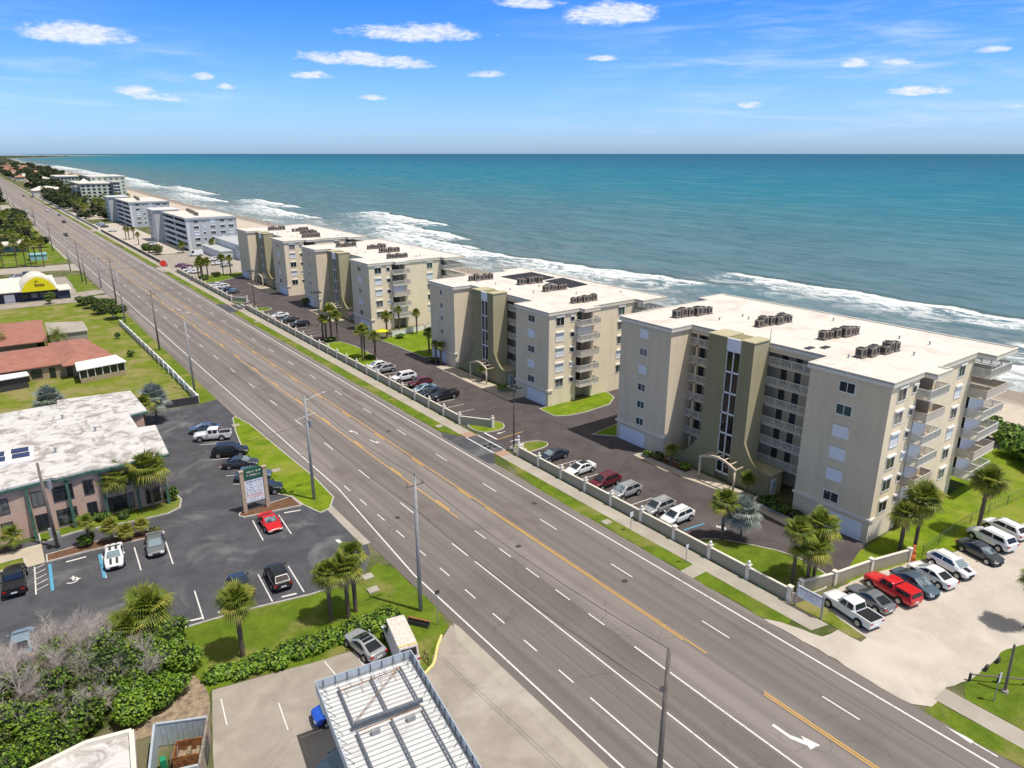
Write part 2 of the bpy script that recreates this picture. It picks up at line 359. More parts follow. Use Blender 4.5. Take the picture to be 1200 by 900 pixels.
def sheet(name,pts,z,m,smooth=0):
    if smooth: pts=chaikin(pts,smooth)
    if area(pts)<0: pts=pts[::-1]
    if name in('verge','dirt_patch') or (name=='lawn' and m!='lush') or m=='sandlot': pts=rag(pts)
    if area(pts)<0: pts=pts[::-1]
    b=MB(); b.add([(x,y,z) for x,y in pts],[tuple(range(len(pts)))]); o=b.build(name,m); return struct(o)
def lawn(name,pts,m,z=.1,kerb=True,smooth=0,w=.15):
    if smooth: pts=chaikin(pts,smooth)
    if area(pts)<0: pts=pts[::-1]
    n=len(pts); inn=[]
    for i in range(n):
        a=Vector(pts[i-1]);p=Vector(pts[i]);c=Vector(pts[(i+1)%n]); d1=(p-a).normalized(); d2=(c-p).normalized(); d=(d1+d2)
        d=d.normalized() if d.length>.1 else d2; nn=Vector((-d.y,d.x)); k=w/max(.5,abs(nn.dot(Vector((-d2.y,d2.x))))); inn.append((p.x+nn.x*k,p.y+nn.y*k))
    b=MB(); b.add([(x,y,z) for x,y in inn],[tuple(range(n))]); g=struct(b.build(name,m))
    if kerb:
        k=MB(); k.add([(x,y,-.01) for x,y in pts]+[(x,y,z+.02) for x,y in pts]+[(x,y,z+.02) for x,y in inn],
          [(i,(i+1)%n,n+(i+1)%n,n+i) for i in range(n)]+[(n+i,n+(i+1)%n,2*n+(i+1)%n,2*n+i) for i in range(n)])
        struct(k.build('kerb','kerb'))
    return g
# ------------------------------------------------------------------ camera, sun, sky
sc=bpy.context.scene
cam=bpy.data.objects.new('camera',bpy.data.cameras.new('camera')); C.objects.link(cam); sc.camera=cam
cam.location=(0,0,42); cam.rotation_euler=(rad(90-17.979),0,rad(-36.616)); cam.data.lens=24.96; cam.data.sensor_width=36; cam.data.clip_end=200000; cam.data.clip_start=.5
SEL,SAZ=rad(68),math.atan2(.50,-.866)       # elevation, compass-like azimuth measured from +Y towards +X
sd=Vector((math.sin(SAZ)*math.cos(SEL),math.cos(SAZ)*math.cos(SEL),math.sin(SEL)))
sun=bpy.data.objects.new('sun',bpy.data.lights.new('sun','SUN')); C.objects.link(sun)
sun.data.energy=4.0; sun.data.angle=rad(.53); sun.data.color=(1,.955,.88); sun.rotation_euler=(-sd).to_track_quat('-Z','Y').to_euler()
w=bpy.data.worlds.new('World'); sc.world=w; w.use_nodes=True; t=w.node_tree; bg=t.nodes['Background']
sky=t.nodes.new('ShaderNodeTexSky'); sky.sky_type='NISHITA'; sky.sun_disc=False; sky.sun_elevation=SEL; sky.sun_rotation=SAZ
sky.altitude=0; sky.air_density=1.0; sky.dust_density=.6; sky.ozone_density=1.6
tc=t.nodes.new('ShaderNodeTexCoord'); sp=t.nodes.new('ShaderNodeSeparateXYZ'); t.links.new(tc.outputs['Generated'],sp.inputs[0])
az=mth(t,'ARCTAN2',sp.outputs[0],sp.outputs[1]); el=mth(t,'ARCSINE',sp.outputs[2])
cb=t.nodes.new('ShaderNodeCombineXYZ'); t.links.new(az,cb.inputs[0]); t.links.new(el,cb.inputs[1])
gain=mixc(t,rng(t,el,.20,.55),mixc(t,rng(t,el,-.02,.24),(.98,1.42,2.45),(.24,.90,2.15)),(2.45,1.72,.98))  # warm gain high overhead, out of view, added to warm the fill light
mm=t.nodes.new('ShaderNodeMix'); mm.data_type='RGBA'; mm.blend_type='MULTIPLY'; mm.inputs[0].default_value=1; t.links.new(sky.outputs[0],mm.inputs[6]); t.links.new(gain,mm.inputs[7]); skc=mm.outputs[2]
# small fair-weather clouds: (azimuth, elevation, half width, half height, strength) in radians
CL=[(0.1333, 0.1245, 0.0638, 0.012, 1), (0.5166, 0.143, 0.0909, 0.0115, 1), (0.4277, 0.1131, 0.066, 0.0087, 0.9), (0.4967, 0.1086, 0.0489, 0.0079, 0.9), (0.3875, 0.0926, 0.0272, 0.0049, 0.8), (0.7628, 0.1629, 0.0591, 0.0159, 1.1), (0.6606, 0.1782, 0.043, 0.0084, 0.8), (0.1831, 0.0694, 0.0273, 0.0065, 0.8), (0.2094, 0.0627, 0.03, 0.0057, 0.8), (0.2576, 0.0878, 0.0134, 0.0047, 0.8), (0.2843, 0.0772, 0.0118, 0.0038, 0.7), (0.6081, 0.0965, 0.0288, 0.005, 0.9), (0.7541, 0.1149, 0.0238, 0.0039, 0.8), (0.4621, 0.0679, 0.0196, 0.0041, 0.8), (1.0553, 0.1004, 0.0156, 0.0064, 1), (1.126, 0.0683, 0.0342, 0.0064, 1), (0.9412, 0.0569, 0.0183, 0.005, 0.9), (1.0993, 0.1001, 0.0175, 0.0036, 0.5), (1.1921, 0.107, 0.0188, 0.0042, 0.8), (1.2236, 0.0489, 0.0124, 0.0026, 0.6)]
n1=noise(t,mapv(t,cb.outputs[0],(1,2.2,1)),26,8,.6,.3); n2=noise(t,mapv(t,cb.outputs[0],(1,3.2,1),(3,1,0)),90,5,.7)
nn=mth(t,'ADD',mth(t,'MULTIPLY',mth(t,'SUBTRACT',n1,.5),3.0),mth(t,'MULTIPLY',mth(t,'SUBTRACT',n2,.5),1.3))
acc=None
for a0,e0,wa,we,stg in CL:
    dx=mth(t,'MULTIPLY',mth(t,'SUBTRACT',az,a0),1/wa); de=mth(t,'SUBTRACT',el,e0)
    up=mth(t,'MULTIPLY',mth(t,'MAXIMUM',de,0.0),1/(we*1.15)); dn=mth(t,'MULTIPLY',mth(t,'MINIMUM',de,0.0),1/(we*.75))
    dy=mth(t,'ADD',up,dn); r=mth(t,'ADD',mth(t,'MULTIPLY',dx,dx),mth(t,'MULTIPLY',dy,dy))
    v=mth(t,'MULTIPLY',mth(t,'SUBTRACT',1.0,r),stg); v=mth(t,'MAXIMUM',v,-3.0)
    acc=v if acc is None else mth(t,'MAXIMUM',acc,v)
cf=rng(t,mth(t,'ADD',acc,nn),-.15,.95)
wn=noise(t,mapv(t,cb.outputs[0],(1,9,1),(0,0,0),(0,0,rad(4))),5.5,7,.66,.5); wn2=noise(t,mapv(t,cb.outputs[0],(1,2,1),(5,2,0)),1.9,3,.5)
wf=mth(t,'MULTIPLY',mth(t,'MULTIPLY',rng(t,wn,.42,.8),rng(t,wn2,.38,.62)),mth(t,'MULTIPLY',rng(t,el,.0,.05),rng(t,el,.24,.12)))
c1=mixc(t,mth(t,'MULTIPLY',wf,.55),skc,(9.0,10.2,12.2))
shade=mixc(t,rng(t,n2,.3,.7),(8.0,8.9,10.3),(10.8,11.3,12.0))
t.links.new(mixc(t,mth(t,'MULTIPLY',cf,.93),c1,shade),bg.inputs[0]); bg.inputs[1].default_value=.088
sc.view_settings.view_transform='Standard'; sc.view_settings.look='None'; sc.view_settings.exposure=0
sc.cycles.max_bounces=5; sc.cycles.diffuse_bounces=3; sc.cycles.transparent_max_bounces=6
# ------------------------------------------------------------------ coast
SH=[(-400,158),(0,160),(300,162),(700,164),(900,172),(1136,181),(1500,199),(2058,220),(2838,237),(3759,256),(6000,300),(9000,420),(14000,1500),(20000,3300)]
def S(y):
    for (a,b),(c,d) in zip(SH,SH[1:]):
        if y<=c: return b+(d-b)*(y-a)/(c-a)
    return SH[-1][1]
YS=[-400,-100]+list(range(0,1200,60))+[1200,1500,1800,2058,2400,2838,3300,3759,4600,6000,7500,9000,11500,14000,17000,20000]
def strip(cols,rows,zf):   # cols: offsets from shoreline
    b=MB(); n=len(cols)
    b.v=[(S(y)+d if d>-900 else d,y,zf(d,y)) for y in rows for d in cols]
    b.f=[(j*n+i,j*n+i+1,(j+1)*n+i+1,(j+1)*n+i) for j in range(len(rows)-1) for i in range(n-1)]; b.m=[0]*len(b.f); return b
struct(strip([-9000,-44],YS,lambda d,y:-.02).build('ground','land'))
def bz(d,y):
    k=[(-44,-.02),(-38,.5),(-33,.3),(-29,-.9),(-16,-1.7),(0,-3),(14,-4.4),(40,-6)]
    for (a,b_),(c,e) in zip(k,k[1:]):
        if d<=c: return b_+(e-b_)*(d-a)/(c-a)
m,tt,b=nt('beach sand'); P=pos(tt); uv=tt.nodes.new('ShaderNodeUVMap'); s_=tt.nodes.new('ShaderNodeSeparateXYZ'); tt.links.new(P,s_.inputs[0])
n=noise(tt,P,.6,6,.7); n3=noise(tt,mapv(tt,P,(1,.12,1)),.5,5,.6)
bs=mixc(tt,rng(tt,n,.3,.7),(.50,.42,.32),(.62,.54,.43)); zz=mth(tt,'ADD',s_.outputs[2],mth(tt,'MULTIPLY',n3,.9))
bs=mixc(tt,rng(tt,zz,-1.9,-1.3,1,0),bs,(.30,.245,.19)); bs=mixc(tt,rng(tt,s_.outputs[1],2600,5200),bs,(.10,.115,.085)); tt.links.new(bs,b.inputs['Base Color']); b.inputs['Roughness'].default_value=.8; bumpn(tt,b,n,.5,.15); M['sand']=m
struct(strip([-44,-38,-33,-29,-16,0,14,40],YS,bz).build('beach','sand'))
# sea: columns follow the shore; UV = (distance from shore, distance along it)
cols=[-14,-6,0,8,16,26,38,52,66,80,95,115,140,180,240,330,480,750,1300,2500,5000,12000,30000,90000]
rows=[-9000,-2500,-900]+YS[:-1]+[20000,30000,60000,120000]
rows=sorted(set(rows)); SH.append((200000,3300)); SH.insert(0,(-9000,158))
sb=strip(cols,rows,lambda d,y:-3+(.0 if d<30 else 0)); so=sb.build('sea',mat('sea water',(.01,.2,.2),var=0)); struct(so)
me=so.data; ul=me.uv_layers.new(name='shore'); n=len(cols)
for l in me.loops:
    i=l.vertex_index; ul.data[l.index].uv=(cols[i%n]/1000.0,rows[i//n]/1000.0)
m=me.materials[0]; tt=m.node_tree; b=tt.nodes['Principled BSDF']
u=tt.nodes.new('ShaderNodeUVMap'); u.uv_map='shore'; v=mapv(tt,u.outputs[0],(1000,1000,0)); s_=tt.nodes.new('ShaderNodeSeparateXYZ'); tt.links.new(v,s_.inputs[0]); d=s_.outputs[0]; Yc=s_.outputs[1]
wob=noise(tt,mapv(tt,v,(.004,.012,1)),1,4,.55); wob2=noise(tt,mapv(tt,v,(.01,.05,1),(9,0,0)),1,4,.6)
dd=mth(tt,'ADD',d,mth(tt,'ADD',mth(tt,'MULTIPLY',mth(tt,'SUBTRACT',wob,.5),70),mth(tt,'MULTIPLY',mth(tt,'SUBTRACT',wob2,.5),26)))
cr=tt.nodes.new('ShaderNodeValToRGB'); els=cr.color_ramp.elements
stops=[(0,(.18,.22,.22)),(.06,(.13,.20,.22)),(.16,(.10,.195,.225)),(.28,(.062,.195,.25)),(.42,(.032,.19,.268)),(.58,(.022,.172,.268)),(.76,(.017,.136,.240)),(1,(.014,.098,.195))]
els[0].position=0; els[0].color=lin(stops[0][1]); els[1].position=1; els[1].color=lin(stops[-1][1])
for p_,c_ in stops[1:-1]: e=els.new(p_); e.color=lin(c_)
lg=mth(tt,'LOGARITHM',mth(tt,'ADD',mth(tt,'MAXIMUM',dd,0.0),60),10.0)   # 1.78 .. 4.95
bandn=noise(tt,mapv(tt,v,(.0016,.0004,1)),1,5,.6)
tt.links.new(rng(tt,mth(tt,'ADD',lg,mth(tt,'MULTIPLY',mth(tt,'SUBTRACT',bandn,.5),.5)),1.78,4.1),cr.inputs[0]); tt.nodes[-1]
for l_ in tt.nodes:
    pass
chop=noise(tt,mapv(tt,v,(.22,.055,1)),1,6,.68,.4); chop2=noise(tt,mapv(tt,v,(.05,.010,1)),1,5,.6,.3)
base=mixc(tt,mth(tt,'MULTIPLY',rng(tt,chop,.38,.66),.48),cr.outputs[0],(.01,.085,.105))
base=mixc(tt,mth(tt,'MULTIPLY',rng(tt,chop2,.46,.64),.34),base,(.13,.27,.29))
# foam: lacy wash near the beach plus breaker crests further out
lace=noise(tt,mapv(tt,v,(.13,.075,1)),1,9,.80,1.3); lace2=noise(tt,mapv(tt,v,(.45,.20,1)),1,6,.75,.6); patch=noise(tt,mapv(tt,v,(.022,.006,1),(2,4,0)),1,4,.6,.5)
wash=mth(tt,'MULTIPLY',rng(tt,dd,62,10),mth(tt,'MULTIPLY',rng(tt,mth(tt,'ADD',lace,mth(tt,'MULTIPLY',mth(tt,'SUBTRACT',patch,.5),.8)),.50,.68),.8))
f=wash
dn=mth(tt,'ADD',d,mth(tt,'ADD',mth(tt,'MULTIPLY',mth(tt,'SUBTRACT',wob2,.5),16),mth(tt,'MULTIPLY',mth(tt,'SUBTRACT',noise(tt,mapv(tt,v,(.05,.09,1)),1,3,.6),.5),5)))
# individual breakers: (centre along shore, half length, distance out, drift, tail width)
for Yc_,hl,d0,sl,wd in ((116,62,77,.02,15),(213,52,44,-.16,20),(300,46,34,-.05,18),(398,70,66,.12,22),(478,74,98,.10,24),(352,60,40,0,16),(600,95,46,.03,20),(700,80,74,.03,18),(850,120,40,0,18),(1020,150,66,.02,20),(1250,180,48,0,22),(1600,260,60,0,24),(2100,330,50,0,28),(2900,600,60,0,40),(20,46,40,.05,18),(60,60,20,0,16)):
    g_=mth(tt,'DIVIDE',mth(tt,'SUBTRACT',Yc,Yc_),hl); gate=mth(tt,'SUBTRACT',1.0,mth(tt,'MULTIPLY',g_,g_),True)
    x=mth(tt,'SUBTRACT',dn,mth(tt,'ADD',mth(tt,'MULTIPLY',mth(tt,'SUBTRACT',Yc,Yc_),sl),d0))
    crest=mth(tt,'MULTIPLY',rng(tt,x,.6,-.4),rng(tt,x,-5.5,-2.0)); tail=mth(tt,'MULTIPLY',rng(tt,x,.4,-1),rng(tt,x,-wd*2.6,-wd*.4))
    cov=mth(tt,'ADD',mth(tt,'MULTIPLY',crest,.16),mth(tt,'MULTIPLY',tail,.10)); cov=mth(tt,'ADD',cov,mth(tt,'MULTIPLY',gate,.10))
    cre=mth(tt,'MULTIPLY',mth(tt,'MULTIPLY',rng(tt,mth(tt,'ADD',lace,cov),.585,.71),tail),rng(tt,gate,.0,.25)); f=mth(tt,'MAXIMUM',f,cre)
    face=mth(tt,'MULTIPLY',mth(tt,'MULTIPLY',rng(tt,x,-.4,.6),rng(tt,x,5.5,1.2)),rng(tt,mth(tt,'SUBTRACT',1.3,mth(tt,'MULTIPLY',g_,g_)),0,.4)); base=mixc(tt,mth(tt,'MULTIPLY',face,.6),base,(.075,.10,.065))
f=mth(tt,'MULTIPLY',f,rng(tt,lace2,.30,.55,.45,1)); 
base=mixc(tt,mth(tt,'MULTIPLY',rng(tt,dd,40,-6),.6),base,(.33,.34,.31))
base=mixc(tt,mth(tt,'MULTIPLY',f,.95),base,(.80,.82,.82))
tt.links.new(base,b.inputs['Base Color']); tt.links.new(rng(tt,f,0,1,.32,.9),b.inputs['Roughness']); b.inputs['Specular IOR Level'].default_value=0
gl=tt.nodes.new('ShaderNodeBsdfGlossy'); gl.inputs['Roughness'].default_value=.28; gl.inputs['Color'].default_value=(.8,.95,1,1); mx=tt.nodes.new('ShaderNodeMixShader'); tt.links.new(rng(tt,f,0,1,.07,.0),mx.inputs[0]); tt.links.new(b.outputs[0],mx.inputs[1]); tt.links.new(gl.outputs[0],mx.inputs[2]); tt.links.new(mx.outputs[0],tt.nodes['Material Output'].inputs[0])
bumpn(tt,b,mth(tt,'ADD',chop,mth(tt,'ADD',mth(tt,'MULTIPLY',chop2,2.5),mth(tt,'MULTIPLY',f,.5))),.35,.8)
# ------------------------------------------------------------------ ground sheets
def rect(x0,y0,x1,y1): return [(x0,y0),(x1,y0),(x1,y1),(x0,y1)]
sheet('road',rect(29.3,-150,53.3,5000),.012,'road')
sheet('lawn',[(-60,128),(30.5,128),(30.5,243),(-60,246)],-.012,'roughgrass')
sheet('lawn',[(26,73),(29.6,76),(31,80),(31,240),(25.8,240),(25.8,100)],-.006,'grass')
sheet('verge',[(53.3,17),(53.3,-20),(55.3,-20),(55.3,17.3)],.02,'grass')
sheet('verge',[(53.2,32.3),(54.4,29.8),(55.3,30),(55.3,40.3),(53.3,40.2)],.02,'grass')
sheet('verge',[(53.3,41.7),(55.3,41.8),(55.3,76),(54.7,74),(53.3,66)],.02,'grass')
sheet('verge',[(54.9,88),(53.3,92),(53.3,200),(54.9,203.5),(55.3,203.5),(55.3,88)],.02,'grass')
for a,b_ in ((214,286),(306,380),(392,470),(484,540),(556,600),(620,690),(705,780),(800,1000)): sheet('verge',[(54.6,a),(53.3,a+5),(53.3,b_-5),(54.6,b_),(55.3,b_),(55.3,a)],.02,'grass')
sheet('verge',rect(57.3,31.8,57.62,76.4),.02,'grass'); sheet('verge',rect(57.3,91.8,57.62,203),.02,'grass')
sheet('lawn',[(57.3,15.6),(59,16.4),(62.4,16.3),(65.9,16.4),(68.4,16),(75,12),(110,6),(110,-60),(57.3,-60)],.012,'grass')
sheet('sidewalk',rect(55.3,-150,57.3,17.2),.03,'walk'); sheet('sidewalk',[(55.3,28),(57.4,27.5),(57.3,78.9),(55.3,78.9)],.03,'walk'); sheet('sidewalk',rect(55.3,86.3,57.3,204.6),.03,'walk'); sheet('sidewalk',rect(55.3,212.6,57.3,2200),.03,'walk')
sheet('verge',[(57.4,31.6),(60.4,30.8),(59.6,28.9),(58.9,26.6),(58.3,24.6),(57.5,24.9)],.028,'roughgrass')
sheet('sidewalk',rect(53.2,40.1,55.4,41.8),.035,'walk')
sheet('parking_lot',[(53.3,18),(54.3,16.9),(57.5,17.2),(60,16.4),(65.9,16.3),(75,14),(120,5),(120,19),(90,24.8),(80,26.4),(74,28.3),(66,30.0),(60.5,30.6),(59.5,28.6),(58.4,24.4),(57.4,24.4),(57.4,26.6),(55.3,26.9),(54.2,30.3),(53.3,31.7)],.024,'sandlot')
sheet('driveway',[(52.6,76.5),(53.3,75.8),(55.3,78.9),(58.2,78.9),(58.2,86.4),(55.3,86.4),(53.3,90.5),(52.6,89)],.027,'lot')
sheet('driveway',[(52.6,202),(58.2,204.6),(58.2,212.6),(52.6,216)],.027,'lot')
sheet('driveway',rect(53.3,290,58,303),.027,'walk'); sheet('driveway',rect(53.3,470,58,482),.027,'walk')
sheet('paving',[(55.3,77.3),(57.3,77.3),(57.3,79),(55.3,79)],.038,'redpave'); sheet('paving',[(55.3,86.3),(57.3,86.3),(57.3,88.3),(55.3,88.3)],.038,'redpave')
sheet('paving',rect(55.3,203,57.3,204.6),.038,'redpave'); sheet('paving',rect(55.3,212.6,57.3,214.4),.038,'redpave')
sheet('parking_lot',rect(57.85,31,74.35,262),.0,'condolot'); sheet('parking_lot',rect(74.35,73,99,90),.0,'condolot'); sheet('parking_lot',rect(74.35,200,100,217),.0,'condolot')
sheet('lawn',[(72.3,32.6),(66,31),(64,28.5),(74.6,27.6),(86,25.2),(98,21),(116,14),(118,33),(118,75),(100,75),(100,33)],.012,'lush')
sheet('lawn',rect(99,75,118,260),.01,'lush')
lawn('lawn',[(71.9,75.7),(78,76.6),(88,77.2),(90,72.6),(74.4,72.6)],'lush')
lawn('lawn',[(72.5,89.8),(72.3,85.4),(74.4,84.2),(78,83.7),(84,84.2),(87.2,86.3),(88.2,88.8),(88,90.2)],'lush',smooth=0)
lawn('lawn',[(58,76),(63.2,75.9),(64.4,77.4),(63,79.2),(60,79.6),(58,79.2)],'grass',smooth=2)
lawn('lawn',[(58,91.4),(62.2,90.4),(63.8,88.4),(62.6,85.9),(60,85.7),(58,86.8)],'lush',smooth=2)
lawn('lawn',[(58,45.2),(61.2,44.4),(63.4,41.2),(65.6,37),(65.4,33),(64,30.6),(58,31.6)],'grass',smooth=1)
lawn('lawn',[(60.3,154.2),(65.2,153.6),(64.8,131.4),(58.2,131.8),(58.2,152)],'lush',smooth=1)
lawn('lawn',[(72.2,149),(73,129.6),(100,129.6),(100,157),(78,153)],'lush',smooth=0)
lawn('lawn',[(58,262.5),(58,256),(63,255),(76,264),(99,265),(99,272),(60,272)],'grass')
lawn('lawn',[(58,213.6),(61.5,213.6),(62.5,216.5),(60.5,219),(58,219)],'grass',smooth=1); lawn('lawn',[(58,203.6),(62.3,203.2),(64.3,200.8),(62,198),(58,198.5)],'grass',smooth=1)
sheet('paving',[(70.8,40.4),(74.4,40.4),(74.4,66.3),(71.4,66.3),(70.9,60),(72.2,49.6),(71.2,44)],.02,'tanpave')
for y0 in (96.6,166,224): sheet('paving',[(70.8,y0),(74.4,y0),(74.4,y0+26),(71.4,y0+26)],.02,'tanpave')
lawn('planting_bed',[(72.6,41),(74.3,41),(74.3,47),(72.9,47.4)],'mulch',.12); lawn('planting_bed',[(72.4,57.4),(74.3,57.4),(74.3,65.8),(72.2,65.8)],'mulch',.12)
sheet('parking_lot',rect(57.85,272,76,341),.0,'conc'); sheet('parking_lot',rect(57.85,343,76,520),.0,'sandlot'); sheet('parking_lot',rect(76,272,100,345),.0,'walk')
# west side
sheet('parking_lot',[(-60,58),(7.4,63.2),(11.1,62.8),(14.7,62.3),(20.2,61.1),(25.9,60.7),(28.3,64.2),(29.6,68),(29.6,79),(30.6,120),(30.8,128.6),(26,127.7),(15,128.2),(13.6,128),(13.6,90),(-60,90)],.0,'lot')
lawn('lawn',[(25.2,84.6),(25.6,100),(27.2,110),(28.6,116.5),(29.3,117.4),(30.2,112),(30.7,95),(31,87),(30.7,79.6),(29.1,77),(27.6,76.6),(26.7,79.7),(26.4,82.9)],'lush',.1)
lawn('planting_bed',[(19.3,81.7),(19.7,82.5),(26.3,83),(26.6,79.8),(19.7,81)],'mulch',.14)
lawn('planting_bed',[(-.6,88.6),(3,89.1),(9.3,87.8),(12.6,87.5),(14.2,88.3),(14.9,90.6),(14.6,92.6),(13.8,93),(13.8,91.2),(-.6,91.4)],'grass',.14,smooth=0)
lawn('planting_bed',[(-.4,83.6),(3.4,83.5),(8.8,82.7),(10.6,82.2),(11.3,82.9),(10.7,84.4),(8,85),(3,85.5),(-.3,85.4)],'mulch',.14)
lawn('planting_bed',[(-16,84.6),(-2.2,84.3),(-2.2,86.3),(-16,86.5)],'grass',.14); sheet('paving',[(-2.2,83.8),(-.5,83.8),(-.5,88.6),(-16,89),(-16,86.7),(-2.2,86.5)],.03,'tanpave')
sheet('lawn',[(7,50),(8.7,53.2),(13.2,52.2),(19.1,51),(22,50.3),(22.4,47),(24.2,44.6),(26.3,46.7),(28.8,48.6),(29.3,52),(29.3,60),(28.2,62.3),(25.9,60.6),(20.2,61),(14.7,62.2),(11.1,62.7),(7.4,63.1),(5.5,57)],.012,'grass')
for p in (([(7.4,63.2),(11.1,62.8),(14.7,62.3),(20.2,61.1),(25.9,60.7)]),):
    k=MB()
    for a,b_ in zip(p,p[1:]): k.prism([(a[0],a[1]-.16),(b_[0],b_[1]-.16),(b_[0],b_[1]),(a[0],a[1])],-.02,.12)
    struct(k.build('kerb','kerb'))
sheet('forecourt',[(6.9,46),(8.7,53.1),(13.2,52.1),(19.1,50.9),(22,50.1),(22.4,46.8),(24.0,44.5),(26.3,46.7),(29.0,48.6),(29.4,47),(29.4,-40),(-30,-40),(-30,44),(6.5,44)],.008,'conc')
sheet('gutter',[(28.3,46.5),(29.3,48.7),(29.45,48),(29.45,10),(28.3,10)],.016,'walk'); sheet('gutter',[(28.5,66.6),(29.5,66.6),(29.6,78.5),(28.7,78.9)],.02,'walk')
sheet('dirt_patch',[(7.2,57),(8.0,56),(8.5,52.8),(7.6,49.6),(6.6,49),(5.6,50.4),(2,51.2),(-3,51),(-3,52),(2.4,52.6),(5.6,52.8),(6.6,54.6)],.02,'dirt',smooth=2)
sheet('street',[(-200,246),(20,244.5),(29.4,240),(29.4,252.5),(22,252),(-200,255)],.004,'conc'); sheet('parking_lot',[(-60,255),(21,252),(29.4,256),(29.4,262),(23,270),(23,300),(-60,312)],.004,'conc')
sheet('street',[(-300,320),(22,318),(29.4,312),(29.4,334),(-300,338)],.006,'walk'); sheet('lawn',[(22.5,262),(28.6,264),(28.6,300),(23.5,304)],.01,'grass')
sheet('parking_lot',rect(-6,560,27,620),.01,'conc'); sheet('parking_lot',rect(-40,700,27,760),.01,'walk'); sheet('parking_lot',rect(59,560,76,640),.01,'sandlot'); sheet('parking_lot',rect(60,660,76,760),.01,'conc'); sheet('parking_lot',rect(60,820,84,1000),.01,'walk'); sheet('parking_lot',rect(-30,430,20,450),.01,'walk')
sheet('footpath',rect(28.2,350,29.2,1200),.02,'walk'); sheet('lawn',rect(-60,340,28.2,640),.0,'grass')
for i,(x,y,l_,w_) in enumerate(((38.9,66,9,1.6),(34.6,83,5,1.3),(47,58,7,1.5),(50,112,8,1.4),(38.2,120,12,1.5),(46.4,150,10,1.6))):
    sheet('road_patch',rag([(x-w_/2,y),(x+w_/2,y),(x+w_/2,y+l_),(x-w_/2,y+l_)],.06,.5),.0145,'patch')
for i,(x,y) in enumerate(((47.2,44),(38.6,31),(50.3,63),(34.7,70),(42.5,56),(46.9,96))):
    b=MB(); b.tube((x,y,.012),(x,y,.018),.34,.34,16); tag(b.build('manhole_cover','darkm'),'round dark manhole cover set flush in the road asphalt','manhole cover','manhole covers in the road')
# markings
mk=MB(); my=MB()
def ln(b,x,y0,y1,wd=.12): b.quad((x-wd/2,y0,.017),(x+wd/2,y0,.017),(x+wd/2,y1,.017),(x-wd/2,y1,.017))
def wl(b,x0,y0,x1,y1,wd=.12,z=.012):
    d=Vector((x1-x0,y1-y0)).normalized()*wd/2; nx,ny=-d.y,d.x
    b.quad((x0-nx,y0-ny,z),(x1-nx,y1-ny,z),(x1+nx,y1+ny,z),(x0+nx,y0+ny,z))
ln(mk,51.9,-100,2500,.18)
wl(mk,30.3,-100,30.3,58,.16,.017); wl(mk,30.3,58,32.2,82,.16,.017); wl(mk,32.2,82,32.4,240,.16,.017); wl(mk,32.4,240,31.5,2500,.18,.017)
for k in range(-3,60): y=19.6+12.22*k; ln(mk,48.35,y,y+3.15,.14)
for k in range(0,56): y=57.7+12.22*k; ln(mk,36.85,y,y+3.3,.14)
ln(mk,36.85,-100,56.3,.14); ln(mk,33.1,-100,33.9,.14); ln(mk,40.55,-100,36.2,.15)
for k in range(10): y=36.0+4.9*k; ln(mk,33.15,y,y+1.9,.13)
for k in range(5): y=40+4.9*k; ln(mk,40.5,y,y+2.2,.13)
ln(my,44.76,34.2,66,.1); ln(my,45.0,31.7,66,.1); ln(my,44.76,-100,25.7,.1); ln(my,45.0,-100,25.9,.1)
ln(my,45.0,66,2500,.11); ln(my,40.55,65.6,2500,.11)
for k in range(70): y=69+12.22*k; ln(my,44.72,y,y+3.2,.14); ln(my,40.83,y-1,y+2.2,.14)
def arrow(b,x,y,sgn,z=.018):   # left turn arrow: shaft then hooked head; sgn +1 heads to +Y
    sc2=1.0 if y<30 else .62
    P_=[(0,-1.3),(.28,-1.3),(.28,-.1),(-.15,.75),(.0,1.0),(-.95,1.15),(-.62,.1),(-.42,.42),(0,-.3)]
    q=[(x+px*sgn*sc2,y+py*1.35*sgn*sc2,z) for px,py in P_]; b.add(q,[tuple(range(len(q)))])
arrow(mk,42.6,21.6,-1)
for y in (99,215,395): arrow(mk,42.4,y,1); arrow(mk,43.1,y-5.5,-1)
q=[(53.0,16.2),(52.75,14.2),(52.93,14.2),(52.93,12.5),(53.07,12.5),(53.07,14.2),(53.25,14.2)]; mk.add([(x,y-.8,.018) for x,y in q],[tuple(range(7))])
q=[(53.0,10.4),(52.75,8.6),(52.93,8.6),(52.93,7),(53.07,7),(53.07,8.6),(53.25,8.6)]; mk.add([(x,y,.018) for x,y in q],[tuple(range(7))])
# crosswalk lines and entry lane paint at the two condo entrances
for y0,y1 in ((78.9,86.3),(204.7,212.5)):
    for x in (55.35,57.35): wl(mk,x,y0,x,y1,.22,.034)
    wl(mk,58.8,y0+4.1,58.8,y1+.1,.3,.01); wl(my,58.9,y0+4.0,64,y0+4.3,.13,.01)
    for x,y,s_ in ((60.8,y0+2.2,1),(60.9,y0+6,-1)): mk.add([(x+s_*px,y+py,.01) for px,py in [(-.9,-.08),(.1,-.08),(.1,-.3),(.9,0),(.1,.3),(.1,.08),(-.9,.08)]],[tuple(range(7))])
